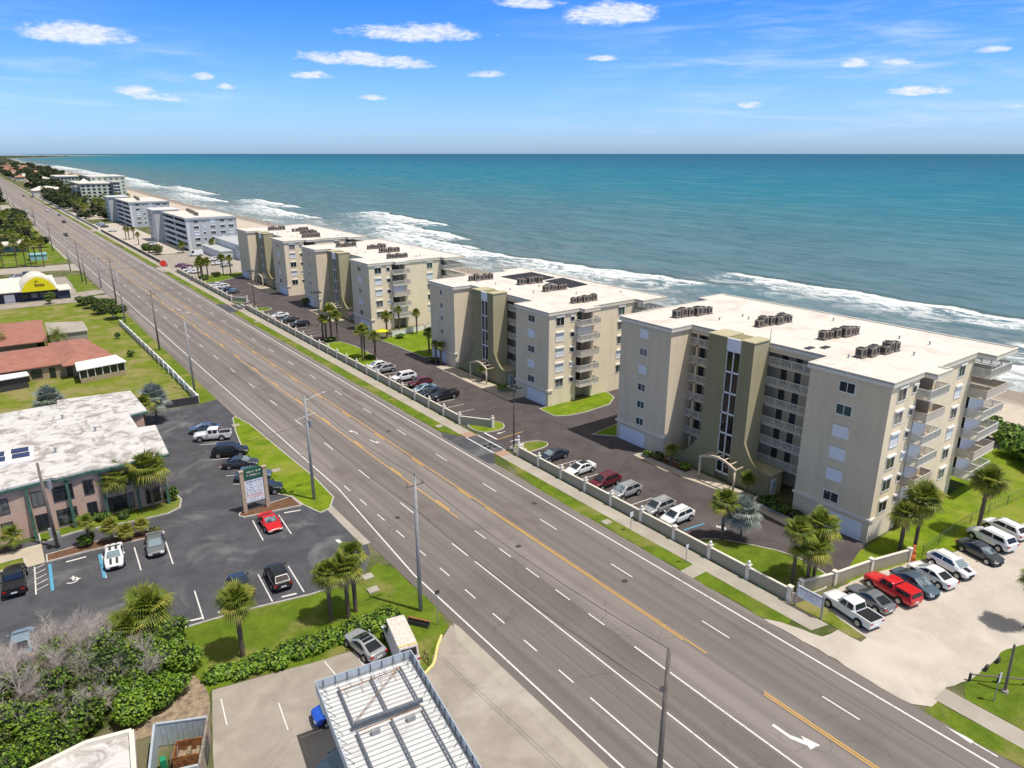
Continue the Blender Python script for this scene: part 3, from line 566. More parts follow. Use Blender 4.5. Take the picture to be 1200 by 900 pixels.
# stall lines
for y in (69.9,64.6,59.6,55.3,50.0): wl(mk,58.6,y+.2,63.4,y-.1,.12,.006)
for y in (103.0,99.8,96.6,106.6,111.6,115.6,119.6,124): wl(mk,58.6,y+.2,63.6,y-.1,.12,.006)
for k in range(7): wl(mk,58.6,156.5+k*3.3,63.4,156.3+k*3.3,.12,.006)
for k in range(9): wl(mk,58.6,224+k*3.3,63.4,224+k*3.3,.12,.006)
for a in [(4.3,76.6,4.6,82.0),(7.5,76,7.8,81.5),(10.5,75.3,10.9,80.7),(7.5,63.9,7.9,69.1),(10.6,63.3,11.1,68.7),(16.8,62.2,17.2,67.8),(19.9,61.9,20.3,67.5),(14.0,62.9,14.3,68.2),(19.9,74.4,20.4,79.8),(23,73.9,23.4,79.3),(-1.8,77.5,-1.5,83.6),(-5.0,77.8,-4.8,83.8)]: wl(mk,*a,.13,.006)
for y in (86.9,90.1,93.4,96.9,100.2,103.6,107.0,110.2): wl(mk,21.4,y+1.1,25.2,y-.6,.11,.006)
for k in range(5): wl(mk,-1.7,78.3+k*1.15,-.6,78.9+k*1.15,.1,.006)
for a in [(24.1,79.4,26.0,78.9),(1.3,82.6,3.2,82.5),(9.2,63.9,10.6,63.6),(12,63.6,13.4,63.4),(17.8,62.4,19.2,62.1)]: wl(mk,*a,.25,.008)
wl(mk,26.9,66.7,26.7,69.5,.45,.024)
for y in (28.6,30.0): pass
mb=MB(); wl(mb,-.4,77.3,-.15,83.2,.3,.006); wl(mb,4.2,76.8,4.45,82.2,.3,.0065); wl(mb,60.2,47.3,63.5,46.9,.2,.007)
for c in ((1.4,78.2),(64.0,44.9)):
    for i in range(10):
        a=2*math.pi*i/14+3.6; a2=a+2*math.pi/14; mk.quad((c[0]+.45*math.cos(a),c[1]+.45*math.sin(a),.008),(c[0]+.62*math.cos(a),c[1]+.62*math.sin(a),.008),(c[0]+.62*math.cos(a2),c[1]+.62*math.sin(a2),.008),(c[0]+.45*math.cos(a2),c[1]+.45*math.sin(a2),.008))
    wl(mk,c[0]+.1,c[1]-.1,c[0]+.2,c[1]+.85,.16,.009); wl(mk,c[0]+.1,c[1],c[0]+.75,c[1]-.1,.16,.010)
for a in [(8.6,48.5,9.0,51.6),(12.2,45.2,12.6,48.4),(17.6,48.6,17.5,50.9),(20.0,47.8,20.1,50.4),(6.9,49,7.2,51)]: wl(mk,*a,.1,.014)
struct(mk.build('road_markings','white')); struct(my.build('road_markings','yellow')); struct(mb.build('road_markings','blue'))
# ------------------------------------------------------------------ condos
def window_x(par,x,yc,zc,wd,h,kind,face=-1,label=None):   # window in a wall at x=const facing -x
    f=MB(); t_=.09; d=.07
    f.box(x-d,yc-wd/2-t_,zc-h/2-t_,x+.02,yc-wd/2,zc+h/2+t_); f.box(x-d,yc+wd/2,zc-h/2-t_,x+.02,yc+wd/2+t_,zc+h/2+t_)
    f.box(x-d,yc-wd/2,zc+h/2,x+.02,yc+wd/2,zc+h/2+t_); f.box(x-d,yc-wd/2,zc-h/2-t_,x+.02,yc+wd/2,zc-h/2); 
    if kind!='s': f.box(x-d*.8,yc-.03,zc-h/2,x+.02,yc+.03,zc+h/2)
    if kind=='s': f.box(x-.22,yc-wd/2-t_,zc+h/2+.01,x-.071,yc+wd/2+t_,zc+h/2+.26)
    o=f.build('window',M['whitetrim'],par)
    p=MB(); p.box(x-.035,yc-wd/2,zc-h/2,x-.01,yc+wd/2,zc+h/2)
    p.build('shutter' if kind=='s' else 'pane',M[{'s':'shutter','g':'gglass','d':'glass'}[kind]],o); return o
def window_y(par,y,xc,zc,wd,h,kind):       # wall at y=const facing -y
    f=MB(); t_=.09; d=.07
    f.box(xc-wd/2-t_,y-d,zc-h/2-t_,xc-wd/2,y+.02,zc+h/2+t_); f.box(xc+wd/2,y-d,zc-h/2-t_,xc+wd/2+t_,y+.02,zc+h/2+t_)
    f.box(xc-wd/2,y-d,zc+h/2,xc+wd/2,y+.02,zc+h/2+t_); f.box(xc-wd/2,y-d,zc-h/2-t_,xc+wd/2,y+.02,zc-h/2)
    if kind!='s' and wd>1: f.box(xc-.03,y-d*.8,zc-h/2,xc+.03,y+.02,zc+h/2)
    f.box(xc-wd/2-t_,y-.24,zc+h/2+.095,xc+wd/2+t_,y-.001,zc+h/2+.30)
    o=f.build('window',M['whitetrim'],par)
    p=MB(); p.box(xc-wd/2,y-.035,zc-h/2,xc+wd/2,y-.01,zc+h/2)
    p.build('shutter' if kind=='s' else 'pane',M[{'s':'shutter','g':'gglass','d':'glass'}[kind]],o); return o
def railing(par,pts,z,h=1.05,name='railing',m='rail',step=.16,solid=False):
    b=MB()
    for (x0,y0),(x1,y1) in zip(pts,pts[1:]):
        L=math.hypot(x1-x0,y1-y0); d=Vector((x1-x0,y1-y0))/L; n=(-d.y*.03,d.x*.03)
        def bar(za,zb,k=1.0): b.prism([(x0-n[0]*k,y0-n[1]*k),(x1-n[0]*k,y1-n[1]*k),(x1+n[0]*k,y1+n[1]*k),(x0+n[0]*k,y0+n[1]*k)],za,zb)
        bar(z+h-.09,z+h,1.6); bar(z+.08,z+.16)
        if solid: bar(z+.16,z+h-.09,.6)
        else:
            c=max(1,int(L/step))
            for i in range(c+1):
                px,py=x0+d.x*L*i/c,y0+d.y*L*i/c; r=.035 if i%8 else .06; b.box(px-r*.6,py-r,z+.16,px+r*.6,py+r,z+h-.09)
    return b.build(name,m,par)
def condo(Y0,L,nf,label,roofl,detail=True,pat=0,garage=True):
    k=L/40.0; fz=2.67 if nf==6 else 2.72; ZR=3+fz*nf; X0=74.35
    c=thing('condo_building',label,'building',(X0,Y0,0)); rn=random.Random(int(Y0))
    yy=lambda v:v*k
    D=25.2
    # masses
    b=MB()
    b.box(0,yy(0),0,6.2,yy(9.4),ZR); b.box(0,yy(30.4),0,4.1,yy(40),ZR)                 # wings (front)
    b.box(4.1,yy(30.4),0,6.2,yy(40),ZR)
    b.box(6.2,yy(1.8),0,9.6,yy(40),ZR); b.box(9.6,yy(0),0,20.2,yy(40),ZR); b.box(20.2,yy(2.6),0,D-1.6,yy(37.4),ZR)
    w_=b.build('wall','cwall',c)
    # sunlight on the south skin put into its colour: same stucco, paler (thin facing panel standing 3 mm proud)
    for q in ((.02,-.004,0,6.18,.0,ZR-.02),(9.62,-.004,0,20.18,.0,ZR-.02),(.02,yy(30.4)-.004,0,6.18,yy(30.4),ZR-.3)): b=MB(); b.box(*q); b.build('south_wall_facing','cwallsun',c)
    # horizontal band
    for qq in (((-.22,yy(0)-.2,2.78,.0,yy(9.4)+.15,3.08),(0,-.2,2.78,.9,-.005,3.08)),((-.22,yy(30.4)-.15,2.78,.0,yy(40)+.2,3.08),(0,yy(30.4)-.2,2.78,.5,yy(30.4)-.005,3.08))):
        b=MB(); [b.box(*q) for q in qq]; b.build('band_course','cream',c)
    # roof slab following the outline
    r=MB(); o_=.28
    P=[(-o_,-o_),(6.5,-o_),(6.5,-1.6),(10.2,-1.6),(10.2,-.25),(20.0,-.25),(20.0,-2.3),(26.4,-2.3),(26.4,yy(40)+2.3),(20,yy(40)+2.3),(20,yy(40)+o_),(-o_,yy(40)+o_),(-o_,yy(30.4)-o_),(3.9,yy(30.4)-o_),(3.9,yy(9.4)+o_),(-o_,yy(9.4)+o_)]
    r.prism(P,ZR,ZR+.06); rf=r.build('roof','croof',c)
    r=MB(); n=len(P); 
    if area(P)<0: P=P[::-1]
    inn=[]
    for i in range(n):
        a=Vector(P[i-1]);p=Vector(P[i]);q=Vector(P[(i+1)%n]); d1=(p-a).normalized(); d2=(q-p).normalized(); nv=(Vector((-d1.y,d1.x))+Vector((-d2.y,d2.x))); inn.append((p.x+nv.x*.22,p.y+nv.y*.22))
    r.add([(x,y,ZR-.42) for x,y in P]+[(x,y,ZR+.22) for x,y in P]+[(x,y,ZR+.22) for x,y in inn]+[(x,y,ZR+.062) for x,y in inn]+[(x,y,ZR-.42) for x,y in inn],
      sum([[(i,(i+1)%n,n+(i+1)%n,n+i),(n+i,n+(i+1)%n,2*n+(i+1)%n,2*n+i),(2*n+i,2*n+(i+1)%n,3*n+(i+1)%n,3*n+i),(i,4*n+i,4*n+(i+1)%n,(i+1)%n)] for i in range(n)],[]))
    r.build('roof_edge','cream',c)
    # windows
    pf=['d','g','s','s','s','d','d'] if pat==0 else ['d','s','d','s','g','d']
    pl=['s','d','s','d','g','g','s'] if pat==0 else ['d','d','g','d','g','d']
    for f in range(nf):
        zc=ZR-1.65-f*fz
        window_x(c,0,yy(4.8),zc,1.75,1.12,{'d':'d','g':'g','s':'s'}[pf[f]] if f<len(pf) else 's'); window_x(c,0,yy(35.3),zc,1.35 if pat==0 else .9,1.0,pl[f])
        k1=rn.choice('sssdd') if f else 'd'; window_y(c,-.004,2.4,zc-.02,1.7,1.35,k1 if f<nf-1 else 'd'); window_y(c,-.004,5.2,zc+.05,.8,.75,'d' if f!=3 else 's')
        window_y(c,-.004,16.9,zc,1.5,1.3,rn.choice('ssdd') if f else 'g')
        # north-side windows are out of sight; sea side gets sliding doors
    # recessed walkways
    for y0,y1,nm in ((9.4,17.6,0),(24.6,30.4,1)):
        y0,y1=yy(y0),yy(y1)
        b=MB(); b.box(6.05,y0+.01,.1,6.195,y1-.01,ZR-.45); b.build('walkway_back_wall','recess',c)
        b=MB()
        for f in range(nf):
            z=3+fz*f; b.box(4.2,y0+.01,z-.2,6.04,y1-.01,z)
        b.box(4.25,y0+.02,0,4.45,y0+.3,ZR-.42); b.box(4.2,y0+(1.5 if not nm else 4.4)*k,0,4.5,y0+(1.85 if not nm else 4.75)*k,ZR-.42)
        b.box(4.0,y0+.01,ZR-1.0,4.19,y1-.01,ZR-.43)
        b.build('walkway_slab','cream' if False else 'cwall',c)
        for f in range(nf):
            z=3+fz*f; railing(c,[(4.12,y0+.05),(4.12,y1-.05)],z,1.1,'walkway_railing','rail',.2)
            for q in (.18,.62,.86): yc=y0+(y1-y0)*q; dm=MB(); dm.box(6.0,yc-.42,z+.02,6.045,yc+.42,z+2.0); dm.build('door',M['acmetal'] if pat else M['darkm'],c)
    # stair tower
    b=MB(); yt0,yt1=yy(17.6),yy(24.6); g0,g1=yy(19.5),yy(21.7)
    zt=ZR+.5
    b.box(.7,yt0+.005,0,4.0,g0,zt); b.box(.7,g1,0,4.0,yt1,zt); b.box(1.1,g0,0,4.0,g1,zt-.02)
    def curve(ya,za,yb,zb,n=8): return [(ya+(yb-ya)*i/n, zb+(za-zb)*(1-i/n)**2.6) for i in range(n+1)]
    cv=curve(yt0,6.2,yy(13.4),3.0); b.prismx([(yt0+.02,0)]+[(y,z) for y,z in cv]+[(yy(13.4),0)],.705,1.1)
    cv=curve(yt1,5.6,yy(29.6),1.4); b.prismx([(yt1-.02,0)]+[(y,z) for y,z in cv]+[(yy(29.6),0)],.705,1.1)
    b.box(1.105,yy(13.4),0,3.6,yt0,2.95)
    b.build('stair_tower','olive',c)
    b=MB(); b.box(.72,yt0-.004,0,3.98,yt0+.001,zt-.02); b.build('tower_south_facing','olivel',c); b=MB(); b.box(.9,yy(13.4)-.004,.02,3.58,yy(13.4),2.9); b.build('podium_south_facing','olivel',c)  # paler south skins: sunlight on the olive stucco painted into the colour
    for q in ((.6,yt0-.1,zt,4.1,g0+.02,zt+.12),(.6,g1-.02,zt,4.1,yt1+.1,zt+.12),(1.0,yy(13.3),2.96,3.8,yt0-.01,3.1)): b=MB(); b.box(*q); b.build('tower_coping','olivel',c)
    s=MB(); s.box(.76,g0,zt-1.55,1.09,g1,zt-.02); 
    b=MB(); z0=.9; zt2=zt-1.65; np_=nf if nf==6 else nf; H=(zt2-z0)/np_
    for i in range(np_):
        za=z0+H*i
        for a_,b_ in ((g0+.1,(g0+g1)/2-.06),((g0+g1)/2+.06,g1-.1)): b.box(.93,a_,za+.12,.99,b_,za+H-.12)
    fr=MB()
    for i in range(np_+1): fr.box(.80,g0,z0+H*i-.1,1.0,g1,z0+H*i+.1)
    fr.box(.80,g0,z0,1.0,g0+.1,zt2); fr.box(.80,g1-.1,z0,1.0,g1,zt2); fr.box(.80,(g0+g1)/2-.06,z0,1.0,(g0+g1)/2+.06,zt2)
    tw=fr.build('stair_window','whitetrim',c); b.build('pane','tglass',tw); s.build('louvre_panel','shutter',c)
    # podium door with white frame
    d_=MB(); d_.box(1.3,yy(13.4)-.08,.2,2.3,yy(13.4)-.006,2.4); dd=d_.build('entry_door','whitetrim',c); d_=MB(); d_.box(1.45,yy(13.4)-.1,.5,2.15,yy(13.4)-.081,2.2); d_.build('pane','cglassl',dd)
    # garage doors
    for a_,b_ in ((.7,5.9),(34.1,39.3)):
        g=MB(); 
        for i in range(5): g.box(-.05,yy(a_),.05+i*.45,.0-.004,yy(b_),.05+i*.45+.42)
        g.build('garage_door','shutter',c)
    # arched entrance canopy
    e=MB(); ya,yb=yy(17.0),yy(22.9); n=12
    for i in range(n):
        t0,t1=i/n,(i+1)/n; za=2.9+.8*math.sin(math.pi*t0); zb=2.9+.8*math.sin(math.pi*t1); y0=ya+(yb-ya)*t0; y1=ya+(yb-ya)*t1
        e.add([(-1.4,y0,za),(-1.15,y0,za),(-1.15,y1,zb),(-1.4,y1,zb),(-1.4,y0,za+.3),(-1.15,y0,za+.3),(-1.15,y1,zb+.3),(-1.4,y1,zb+.3)],[(0,3,2,1),(4,5,6,7),(0,1,5,4),(1,2,6,5),(2,3,7,6),(3,0,4,7)])
        if i%2==0: e.box(-1.149,y0+.1,za+.1,.69,y0+.2,za+.24)
    e.build('entrance_canopy','cwall',c)  # white canopy coloured beige, its shade put into the colour
    for y in (ya,yb-.3):
        p=MB(); p.tube((-1.28,y+.15,0),(-1.28,y+.15,2.95),.15,.13,10); p.build('canopy_column','cwall',c,smooth=True)
    # balconies on the south side
    for f in range(nf):
        z=3+fz*f; top=nf-1-f
        for bi,(x0,x1,yo,dep) in enumerate(((6.25,9.55,-1.5,1.8),(20.25,25.9,-2.1,2.6))):
            b=MB(); b.box(x0-.35 if bi==0 else x0-.2,yo,z-.16,x1+(.9 if bi==0 else .3),dep-.02,z); 
            if bi: b.box(23.62,dep-.02,z-.16,26.2,8*k,z)
            ba=b.build('balcony_slab','cream',c)
            xa,xb=(x0-.3,x1+.85) if bi==0 else (x0-.15,x1+.25)
            solid=(f*7+bi*3+int(Y0))%3==1
            pts=[(xa,-.05),(xa,yo+.06),(xb,yo+.06),(xb,-.05)] if bi==0 else [(xa,-.05),(xa,yo+.06),(xb,yo+.06),(xb,8*k)]
            railing(c,pts,z,1.05,'balcony_railing','rail' if not solid else 'railp',.14,solid)
            shut=(pat==0 and top>=2) or (pat==1 and rn.random()<.35 and top>0)
            if shut:
                q=MB(); 
                if bi==0: q.box(x0+.01,-.08,z+.0,x1-.01,-.03,z+fz-.17)
                else: q.box(x0+.01,-.3,z,x1-.8,-.25,z+fz-.17); q.box(x1-.79,-.3,z,x1-.74,7*k,z+fz-.17)
                q.build('storm_shutter','shutter',c)
            else:
                q=MB(); q.box(x0+.3,dep-.06,z+.02,x0+1.4,dep-.03,z+2.1); q.box(x0+1.5,dep-.06,z+.02,x0+2.6,dep-.03,z+2.1); 
                if bi: q.box(23.58,2.9,z+.02,23.61,5.2,z+2.1)
                q.build('balcony_door','glass',c)
    return c
N1=condo(33.0,39.8,6,'nearest and tallest beige condominium block with seven levels and a white roof','near')
N2=condo(89.6,39.4,5,'second beige condominium block from the camera with black solar mats on its white roof','second',pat=1)
N3=condo(158,43.5,5,'third beige condominium block from the camera beside the palm lawn','third',pat=1)
N4=condo(216,47,5,'fourth beige condominium block, farthest of the beige row beside the grey apartments','fourth',pat=1)
# roof clutter
def ac_proto():
    o=thing('air_conditioner','weathered rooftop air conditioner','air conditioner')
    b=MB(); b.box(-.42,-.42,.12,.42,.42,1.0); b.box(-.44,-.44,1.0,.44,.44,1.06); 
    b.build('casing','acmetal',o); f=MB(); f.tube((0,0,1.062),(0,0,1.12),.36,.36,14); f.box(-.43,-.3,.25,-.422,.3,.9); f.box(.422,-.3,.25,.43,.3,.9); f.box(-.3,-.43,.25,.3,-.422,.9); f.build('fan_grille','acdark',o)
    b=MB(); b.box(-.5,-.5,0,.5,-.35,.12); b.box(-.5,.35,0,.5,.5,.12); b.build('skid','wood',o); return o
AC=ac_proto()
def acrow(x,y,z,dx,dy,n,label,grp):
    for i in range(n):
        place(AC,(x+dx*i+R.uniform(-.06,.06),y+dy*i+R.uniform(-.25,.25),z),R.uniform(-.08,.08),label,grp,scale=R.choice((.95,1.1,1.25)))
for (x,y,yo) in ((80.3,67.6,0),(84.9,57.1,1),(85.6,47.5,2),(81.3,40.2,3)):
    w_=('northernmost','second','third','southernmost')[yo]
    acrow(x,y,19.09,1.22,-.2,6,'weathered air conditioner in the %s row on the nearest condo roof'%w_,'air conditioners in the %s row on the nearest condo roof'%w_)
for (x,y,yo) in ((81.3,123.8,0),(86.9,114.3,1),(86.2,105.3,2),(83.2,93.6,3)):
    w_=('northernmost','second','third','southernmost')[yo]
    acrow(x,y,16.69,1.15,-.12,5,'brown air conditioner in the %s row on the roof with solar mats'%w_,'air conditioners in the %s row on the roof with solar mats'%w_)
for Y0,nm in ((158,'third'),(216,'fourth')):
    for i,(x,dy) in enumerate(((82,35),(87,26),(86.5,17),(83,6))):
        w_=('northernmost','second','third','southernmost')[i]
        acrow(x,Y0+dy,16.69,1.15,-.12,5,'air conditioner in the %s row on the %s beige condo roof'%(w_,nm),'air conditioners in the %s row on the %s beige condo roof'%(w_,nm))
for i,p in enumerate(([(89.4,124.2),(98.4,125),(97.8,116.3),(89.9,114.6)],[(93.4,114.2),(99,115),(97.8,105.9),(92.6,105.2)])):
    b=MB(); b.prism(p,16.70,16.80); b.build('solar_mat','solar'); o=bpy.context.scene.collection.objects[-1]
    tag(o,('black solar heating mat nearer the northern end of the condo roof','black solar heating mat south of the other one on the condo roof')[i],'solar panel')
for i,(x,y) in enumerate(((80.2,46.2),(82,45.2))):
    b=MB(); b.box(x-.7,y-.35,19.07,x+.7,y+.35,19.2); tag(b.build('roof_hatch','darkm'),'dark flat skylight on the nearest condo roof, %s of the pair'%('northern','southern')[i],'skylight')
b=MB(); b.tube((78.4,50.6,19.07),(78.4,50.6,21),.05,.04,6); tag(b.build('vent_pipe','grey'),'thin grey vent pipe standing on the nearest condo roof by the stair tower','pipe')
for nm,Y0,z in (('nearest',33,19.07),('second',89.6,16.67),('third',158,16.67),('fourth',216,16.67)):
    vp=None
    for i in range(11):
        if vp is None: b=MB(); b.tube((0,0,0),(0,0,.35),.09,.09,8); b.tube((0,0,.35),(0,0,.42),.15,.15,8); vp=b.build('roof_vent','grey'); v=vp
        else: v=vp.copy(); C.objects.link(v)
        v.location=(R.uniform(77,98),Y0+R.uniform(3,37),z); tag(v,'small grey vent pipe on the %s beige condo roof'%nm,'vent','vent pipes on the %s beige condo roof'%nm)
# ------------------------------------------------------------------ grey apartment blocks
def greyblock(Y0,Y1,label,X0=76,D=22,mw='greyb',ml='greybl',H=14.3,tower=True,nf=5):
    c=thing('apartment_building',label,'building',(X0,Y0,0)); L=Y1-Y0; fz=(H-1.2)/nf
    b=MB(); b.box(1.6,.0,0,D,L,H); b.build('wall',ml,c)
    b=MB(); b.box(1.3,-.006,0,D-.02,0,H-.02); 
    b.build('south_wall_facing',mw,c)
    b=MB(); b.prism([(-.3,-.3),(D+.3,-.3),(D+.3,L+.3),(-.3,L+.3)],H,H+.3); b.build('roof','croof',c)
    b=MB(); b.box(-.45,-.45,H-.35,D+.45,-.31,H+.5); b.box(-.45,-.31,H-.35,-.31,L+.3,H+.5); b.build('roof_edge',mw,c)
    b=MB(); b.box(0,0,0,1.6,1.6,H); b.box(0,L-1,0,1.6,L,H); b.box(-.05,L*.48,0,.5,L*.48+.6,H); b.build('pilaster','greybl',c)
    for f in range(nf):
        z=1.2+fz*f; b=MB(); b.box(0,1.6,z-.2,1.58,L-1,z); b.box(0,1.6,z,.14,L-1,z+1.0); b.build('gallery',ml,c)
        b=MB(); b.box(1.5,1.7,z+.0,1.59,L-1.1,z+fz-.3); b.build('gallery_opening','glass',c)
        for i,x in enumerate((4.2,7.6,11.4,15.6,19.4)):
            kd='s' if (f*5+i*3+int(Y0))%4==0 else 'd'; window_y(c,-.006,x,z+1.3,(1.0 if i==1 else 2.0),1.15 if i!=1 else .8,kd)
    b=MB(); b.box(D,-1.2,0,D+.1,L,0.1)
    if tower:
        b=MB(); b.box(-3.6,L+.02,0,8,L+16,H+1.0); b.build('stair_block',mw,c)
        b=MB(); b.box(-4.3,L-.6,H+1.0,8.4,L+16.4,H+1.35); b.build('stair_block_roof','greybl',c)
        b=MB(); b.box(-3.8,L+3.2,0,-3.6,L+4.8,H+1.0); b.build('white_fin','whitetrim',c)
        for f in range(nf):
            z=1.2+fz*f; b=MB(); b.box(-3.65,L+6,z+.2,-3.61,L+8.6,z+1.7); b.box(-3.65,L+11,z+.2,-3.61,L+13,z+1.7); b.build('window','glass',c)
    return c
greyblock(346,394,'blue grey apartment block with open galleries, nearer of the two')
greyblock(482,532,'blue grey apartment block with open galleries, farther of the two')
for nm,y0 in (('nearer',352),('farther',490)):
    for r_ in range(3): acrow(84+r_*1.4,y0+6+r_*13,14.7,.15,1.9,5,'dark air conditioner on the %s grey apartment roof, row %s'%(nm,('nearest the camera','in the middle','farthest back')[r_]),'air conditioners on the %s grey apartment roof, row %s'%(nm,('nearest the camera','in the middle','farthest back')[r_]))
c=thing('annex_building','low two storey grey annex with a ramp roof beside the fourth condo','building',(86,302,0))
b=MB(); b.box(0,0,0,14,38,6); b.box(-6,8,0,0,38,3.2); b.build('wall','greybl',c); b=MB(); b.box(-.3,-.3,6,14.3,38.3,6.3); b.box(-6.3,7.7,3.2,-.02,38.3,3.5); b.build('roof','greyb',c)
b=MB(); [b.box(1+i*2.2,-.05,3.5,2.4+i*2.2,-.005,5) for i in range(6)]; [b.box(-.05,2+i*3,4,-.005,4+i*3,5.4) for i in range(2)]; b.build('window','glass',c)
# ------------------------------------------------------------------ green blocks far along the shore
def farblock(name,X0,Y0,w_,L,H,mw,ml,label,nf=6,pts=False,nw=6):
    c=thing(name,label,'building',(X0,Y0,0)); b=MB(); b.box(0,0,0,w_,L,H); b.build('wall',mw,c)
    b=MB(); b.box(.1,-.01,0,w_-.1,0,H-.1); b.build('south_wall_facing',ml,c); b=MB(); b.box(-.6,-.6,H,w_+.6,L+.6,H+.5); b.build('roof','croof',c)  # south skin in a paler copy of the wall tone, standing for sunlight
    fz=H/(nf+.3); b=MB()
    for f in range(nf):
        for i in range(nw): x=w_*(i+.5)/nw; b.box(x-1.1,-.12,fz*f+1.2,x+1.1,-.02,fz*f+2.7)
    b.build('south_window','glass',c); b=MB()
    for f in range(nf):
        for i in range(int(L/7)): b.box(-.1,3+i*7,fz*f+.9,-.01,7+i*7,fz*f+2.7)
    b.build('west_window','glass',c); 
    if pts:
        b=MB(); b.add([(-1,-1,H+.5),(9,-1,H+.5),(9,9,H+.5),(-1,9,H+.5),(4,4,H+4.5)],[(0,1,4),(1,2,4),(2,3,4),(3,0,4)]); b.build('pyramid_roof','cream',c)
        b=MB()
        for f in range(nf): b.box(-2.2,10,fz*f+.4,-.02,24,fz*f+1.6)
        b.build('balcony','cream',c)
    return c
farblock('apartment_tower',78,716,24,70,17.5,'mint','mintl','pale green apartment tower with pointed white turret roofs',6,True)
farblock('apartment_tower',92,760,28,60,22,'mint','mintl','tall pale green apartment tower standing behind the turreted one',7)
farblock('apartment_tower',78,900,20,60,19,'mint','mint','grey green apartment tower farthest along the shore',6)
farblock('balcony_tower',101.5,705,5,14,19.0,'greyb','greybl','narrow grey balcony tower on the seaward side of the green apartments',7,nw=2)
# ------------------------------------------------------------------ plaza building
PB=thing('office_building','two storey tan brick office building with a stained white flat roof and green posts','building',(0,0,0))
b=MB(); b.box(-50,91,0,13.6,101.2,6.5); b.box(-50,101.2,0,12.4,119.5,6.5); b.box(12.4,109,0,14.6,119.5,6.5); b.build('wall','plaza',PB)
rp=[(-50,90.8),(-6,91.2),(-3.4,90.55),(1.6,90.9),(2.2,90.5),(5.8,90.8),(6.6,90.5),(14.2,90.6),(14.9,101.8),(12.8,102.2),(12.8,108.6),(15.2,109),(14.9,120.2),(5.2,121.8),(5.0,119.8),(-50,119.9)]
b=MB(); b.prism(rp,6.5,6.72); b.build('roof','oroof',PB)
b=MB()
n=len(rp)
for i in range(n):
    a=rp[i]; q=rp[(i+1)%n]; d=(Vector(q)-Vector(a)).normalized()*.1; b.prism([(a[0]-d.y,a[1]+d.x),(q[0]-d.y,q[1]+d.x),(q[0]+d.y,q[1]-d.x),(a[0]+d.y,a[1]-d.x)],6.2,6.50)
b.build('roof_fascia','pgreen',PB)
for x in (-10,-5.4,-.8,3.1,6.6,10.1,13.3):
    b=MB(); b.add([(x-.15,90.0,0),(x+.15,90.0,0),(x+.15,90.25,0),(x-.15,90.25,0),(x-.15,90.72,6.45),(x+.15,90.72,6.45),(x+.15,90.9,6.45),(x-.15,90.9,6.45)],[(0,3,2,1),(4,5,6,7),(0,1,5,4),(1,2,6,5),(2,3,7,6),(3,0,4,7)]); b.build('green_post','pgreen',PB)
for z0,h in ((4.5,1.7),(1.5,1.9)):
    for x,w_ in ((-12.5,1.6),(-8,1.6),(-3.2,1.0),(.1,1.1),(2.6,1.9),(5.2,.9),(7.9,1.9),(9.2,.7),(11.8,1.5)):
        f=MB(); f.box(x-w_/2-.08,90.93,z0-h/2-.08,x+w_/2+.08,90.99,z0-h/2); f.box(x-w_/2-.08,90.93,z0+h/2,x+w_/2+.08,90.99,z0+h/2+.08); f.box(x-w_/2-.08,90.93,z0-h/2,x-w_/2,90.99,z0+h/2); f.box(x+w_/2,90.93,z0-h/2,x+w_/2+.08,90.99,z0+h/2); f.box(x-.03,90.94,z0-h/2,x+.03,90.99,z0+h/2)
        o=f.build('window','darkm',PB); p=MB(); p.box(x-w_/2,90.96,z0-h/2,x+w_/2,90.985,z0+h/2); p.build('pane','glass',o)
b=MB(); b.box(12.42,101.5,4.6,13.6,108.7,4.8); b.box(12.42,101.5,3.5,13.5,108.7,3.6); b.box(13.4,101.6,0,13.55,101.8,4.6); b.box(13.4,108,0,13.55,108.2,4.6); b.build('side_awning','pgreen',PB)
sk=thing('roof_skylight_frame','white raised frame with two groups of blue solar panels on the office roof','solar panel',(0,0,6.73)); b=MB(); b.prism([(-4.6,98.0),(.6,97.5),(.9,102.2),(-4.4,102.8)],0,.22); b.build('curb','whitetrim',sk)
for x in (-4.0,-1.5):
    for y in (99.1,101.0): b=MB(); b.prism([(x,y),(x+1.8,y-.2),(x+1.9,y+1.2),(x+.1,y+1.4)],.24,.34); b.build('panel','solarp',sk)
for i,(x,y) in enumerate(((3,99),(8,104),(5,112),(-6,108))):
    b=MB(); b.tube((x,y,6.72),(x,y,7.2),.12,.1,8); b.tube((x,y,7.2),(x,y,7.3),.2,.2,8); tag(b.build('roof_vent','grey'),'small grey roof vent on the stained office roof','vent','roof vents on the office roof')
# ------------------------------------------------------------------ houses
H1=thing('house','long tan house with a low red brown shingle roof and a glazed sunroom','house')
b=MB(); b.box(-45,161.5,0,10.5,176,2.7); b.box(10.5,159,0,14.8,178,2.7); b.box(3.2,160.6,0,9.5,161.5,2.7); b.build('wall','housewall',H1)
def hip(P,Rg,z0,z1,name,m,par):    # P four eaves corners, Rg two ridge points
    b=MB(); b.add([(x,y,z0) for x,y in P]+[(x,y,z1) for x,y in Rg],[(0,1,5,4),(1,2,5),(2,3,4,5),(3,0,4)]); b.add([(x,y,z0-.18) for x,y in P]+[(x,y,z0) for x,y in P],[(0,1,5,4),(1,2,6,5),(2,3,7,6),(3,0,4,7),(3,2,1,0)]); return b.build(name,m,par)
hip([(-46,158.6),(9.6,160.2),(9,177.5),(-46,177.5)],[(-46,168),(4,168.5)],2.8,3.9,'roof','shingle',H1)
hip([(8.8,157.6),(18.4,158.2),(15.2,180.2),(8,180)],[(11.8,163),(11.6,175)],2.86,3.95,'wing_roof','shingle',H1)
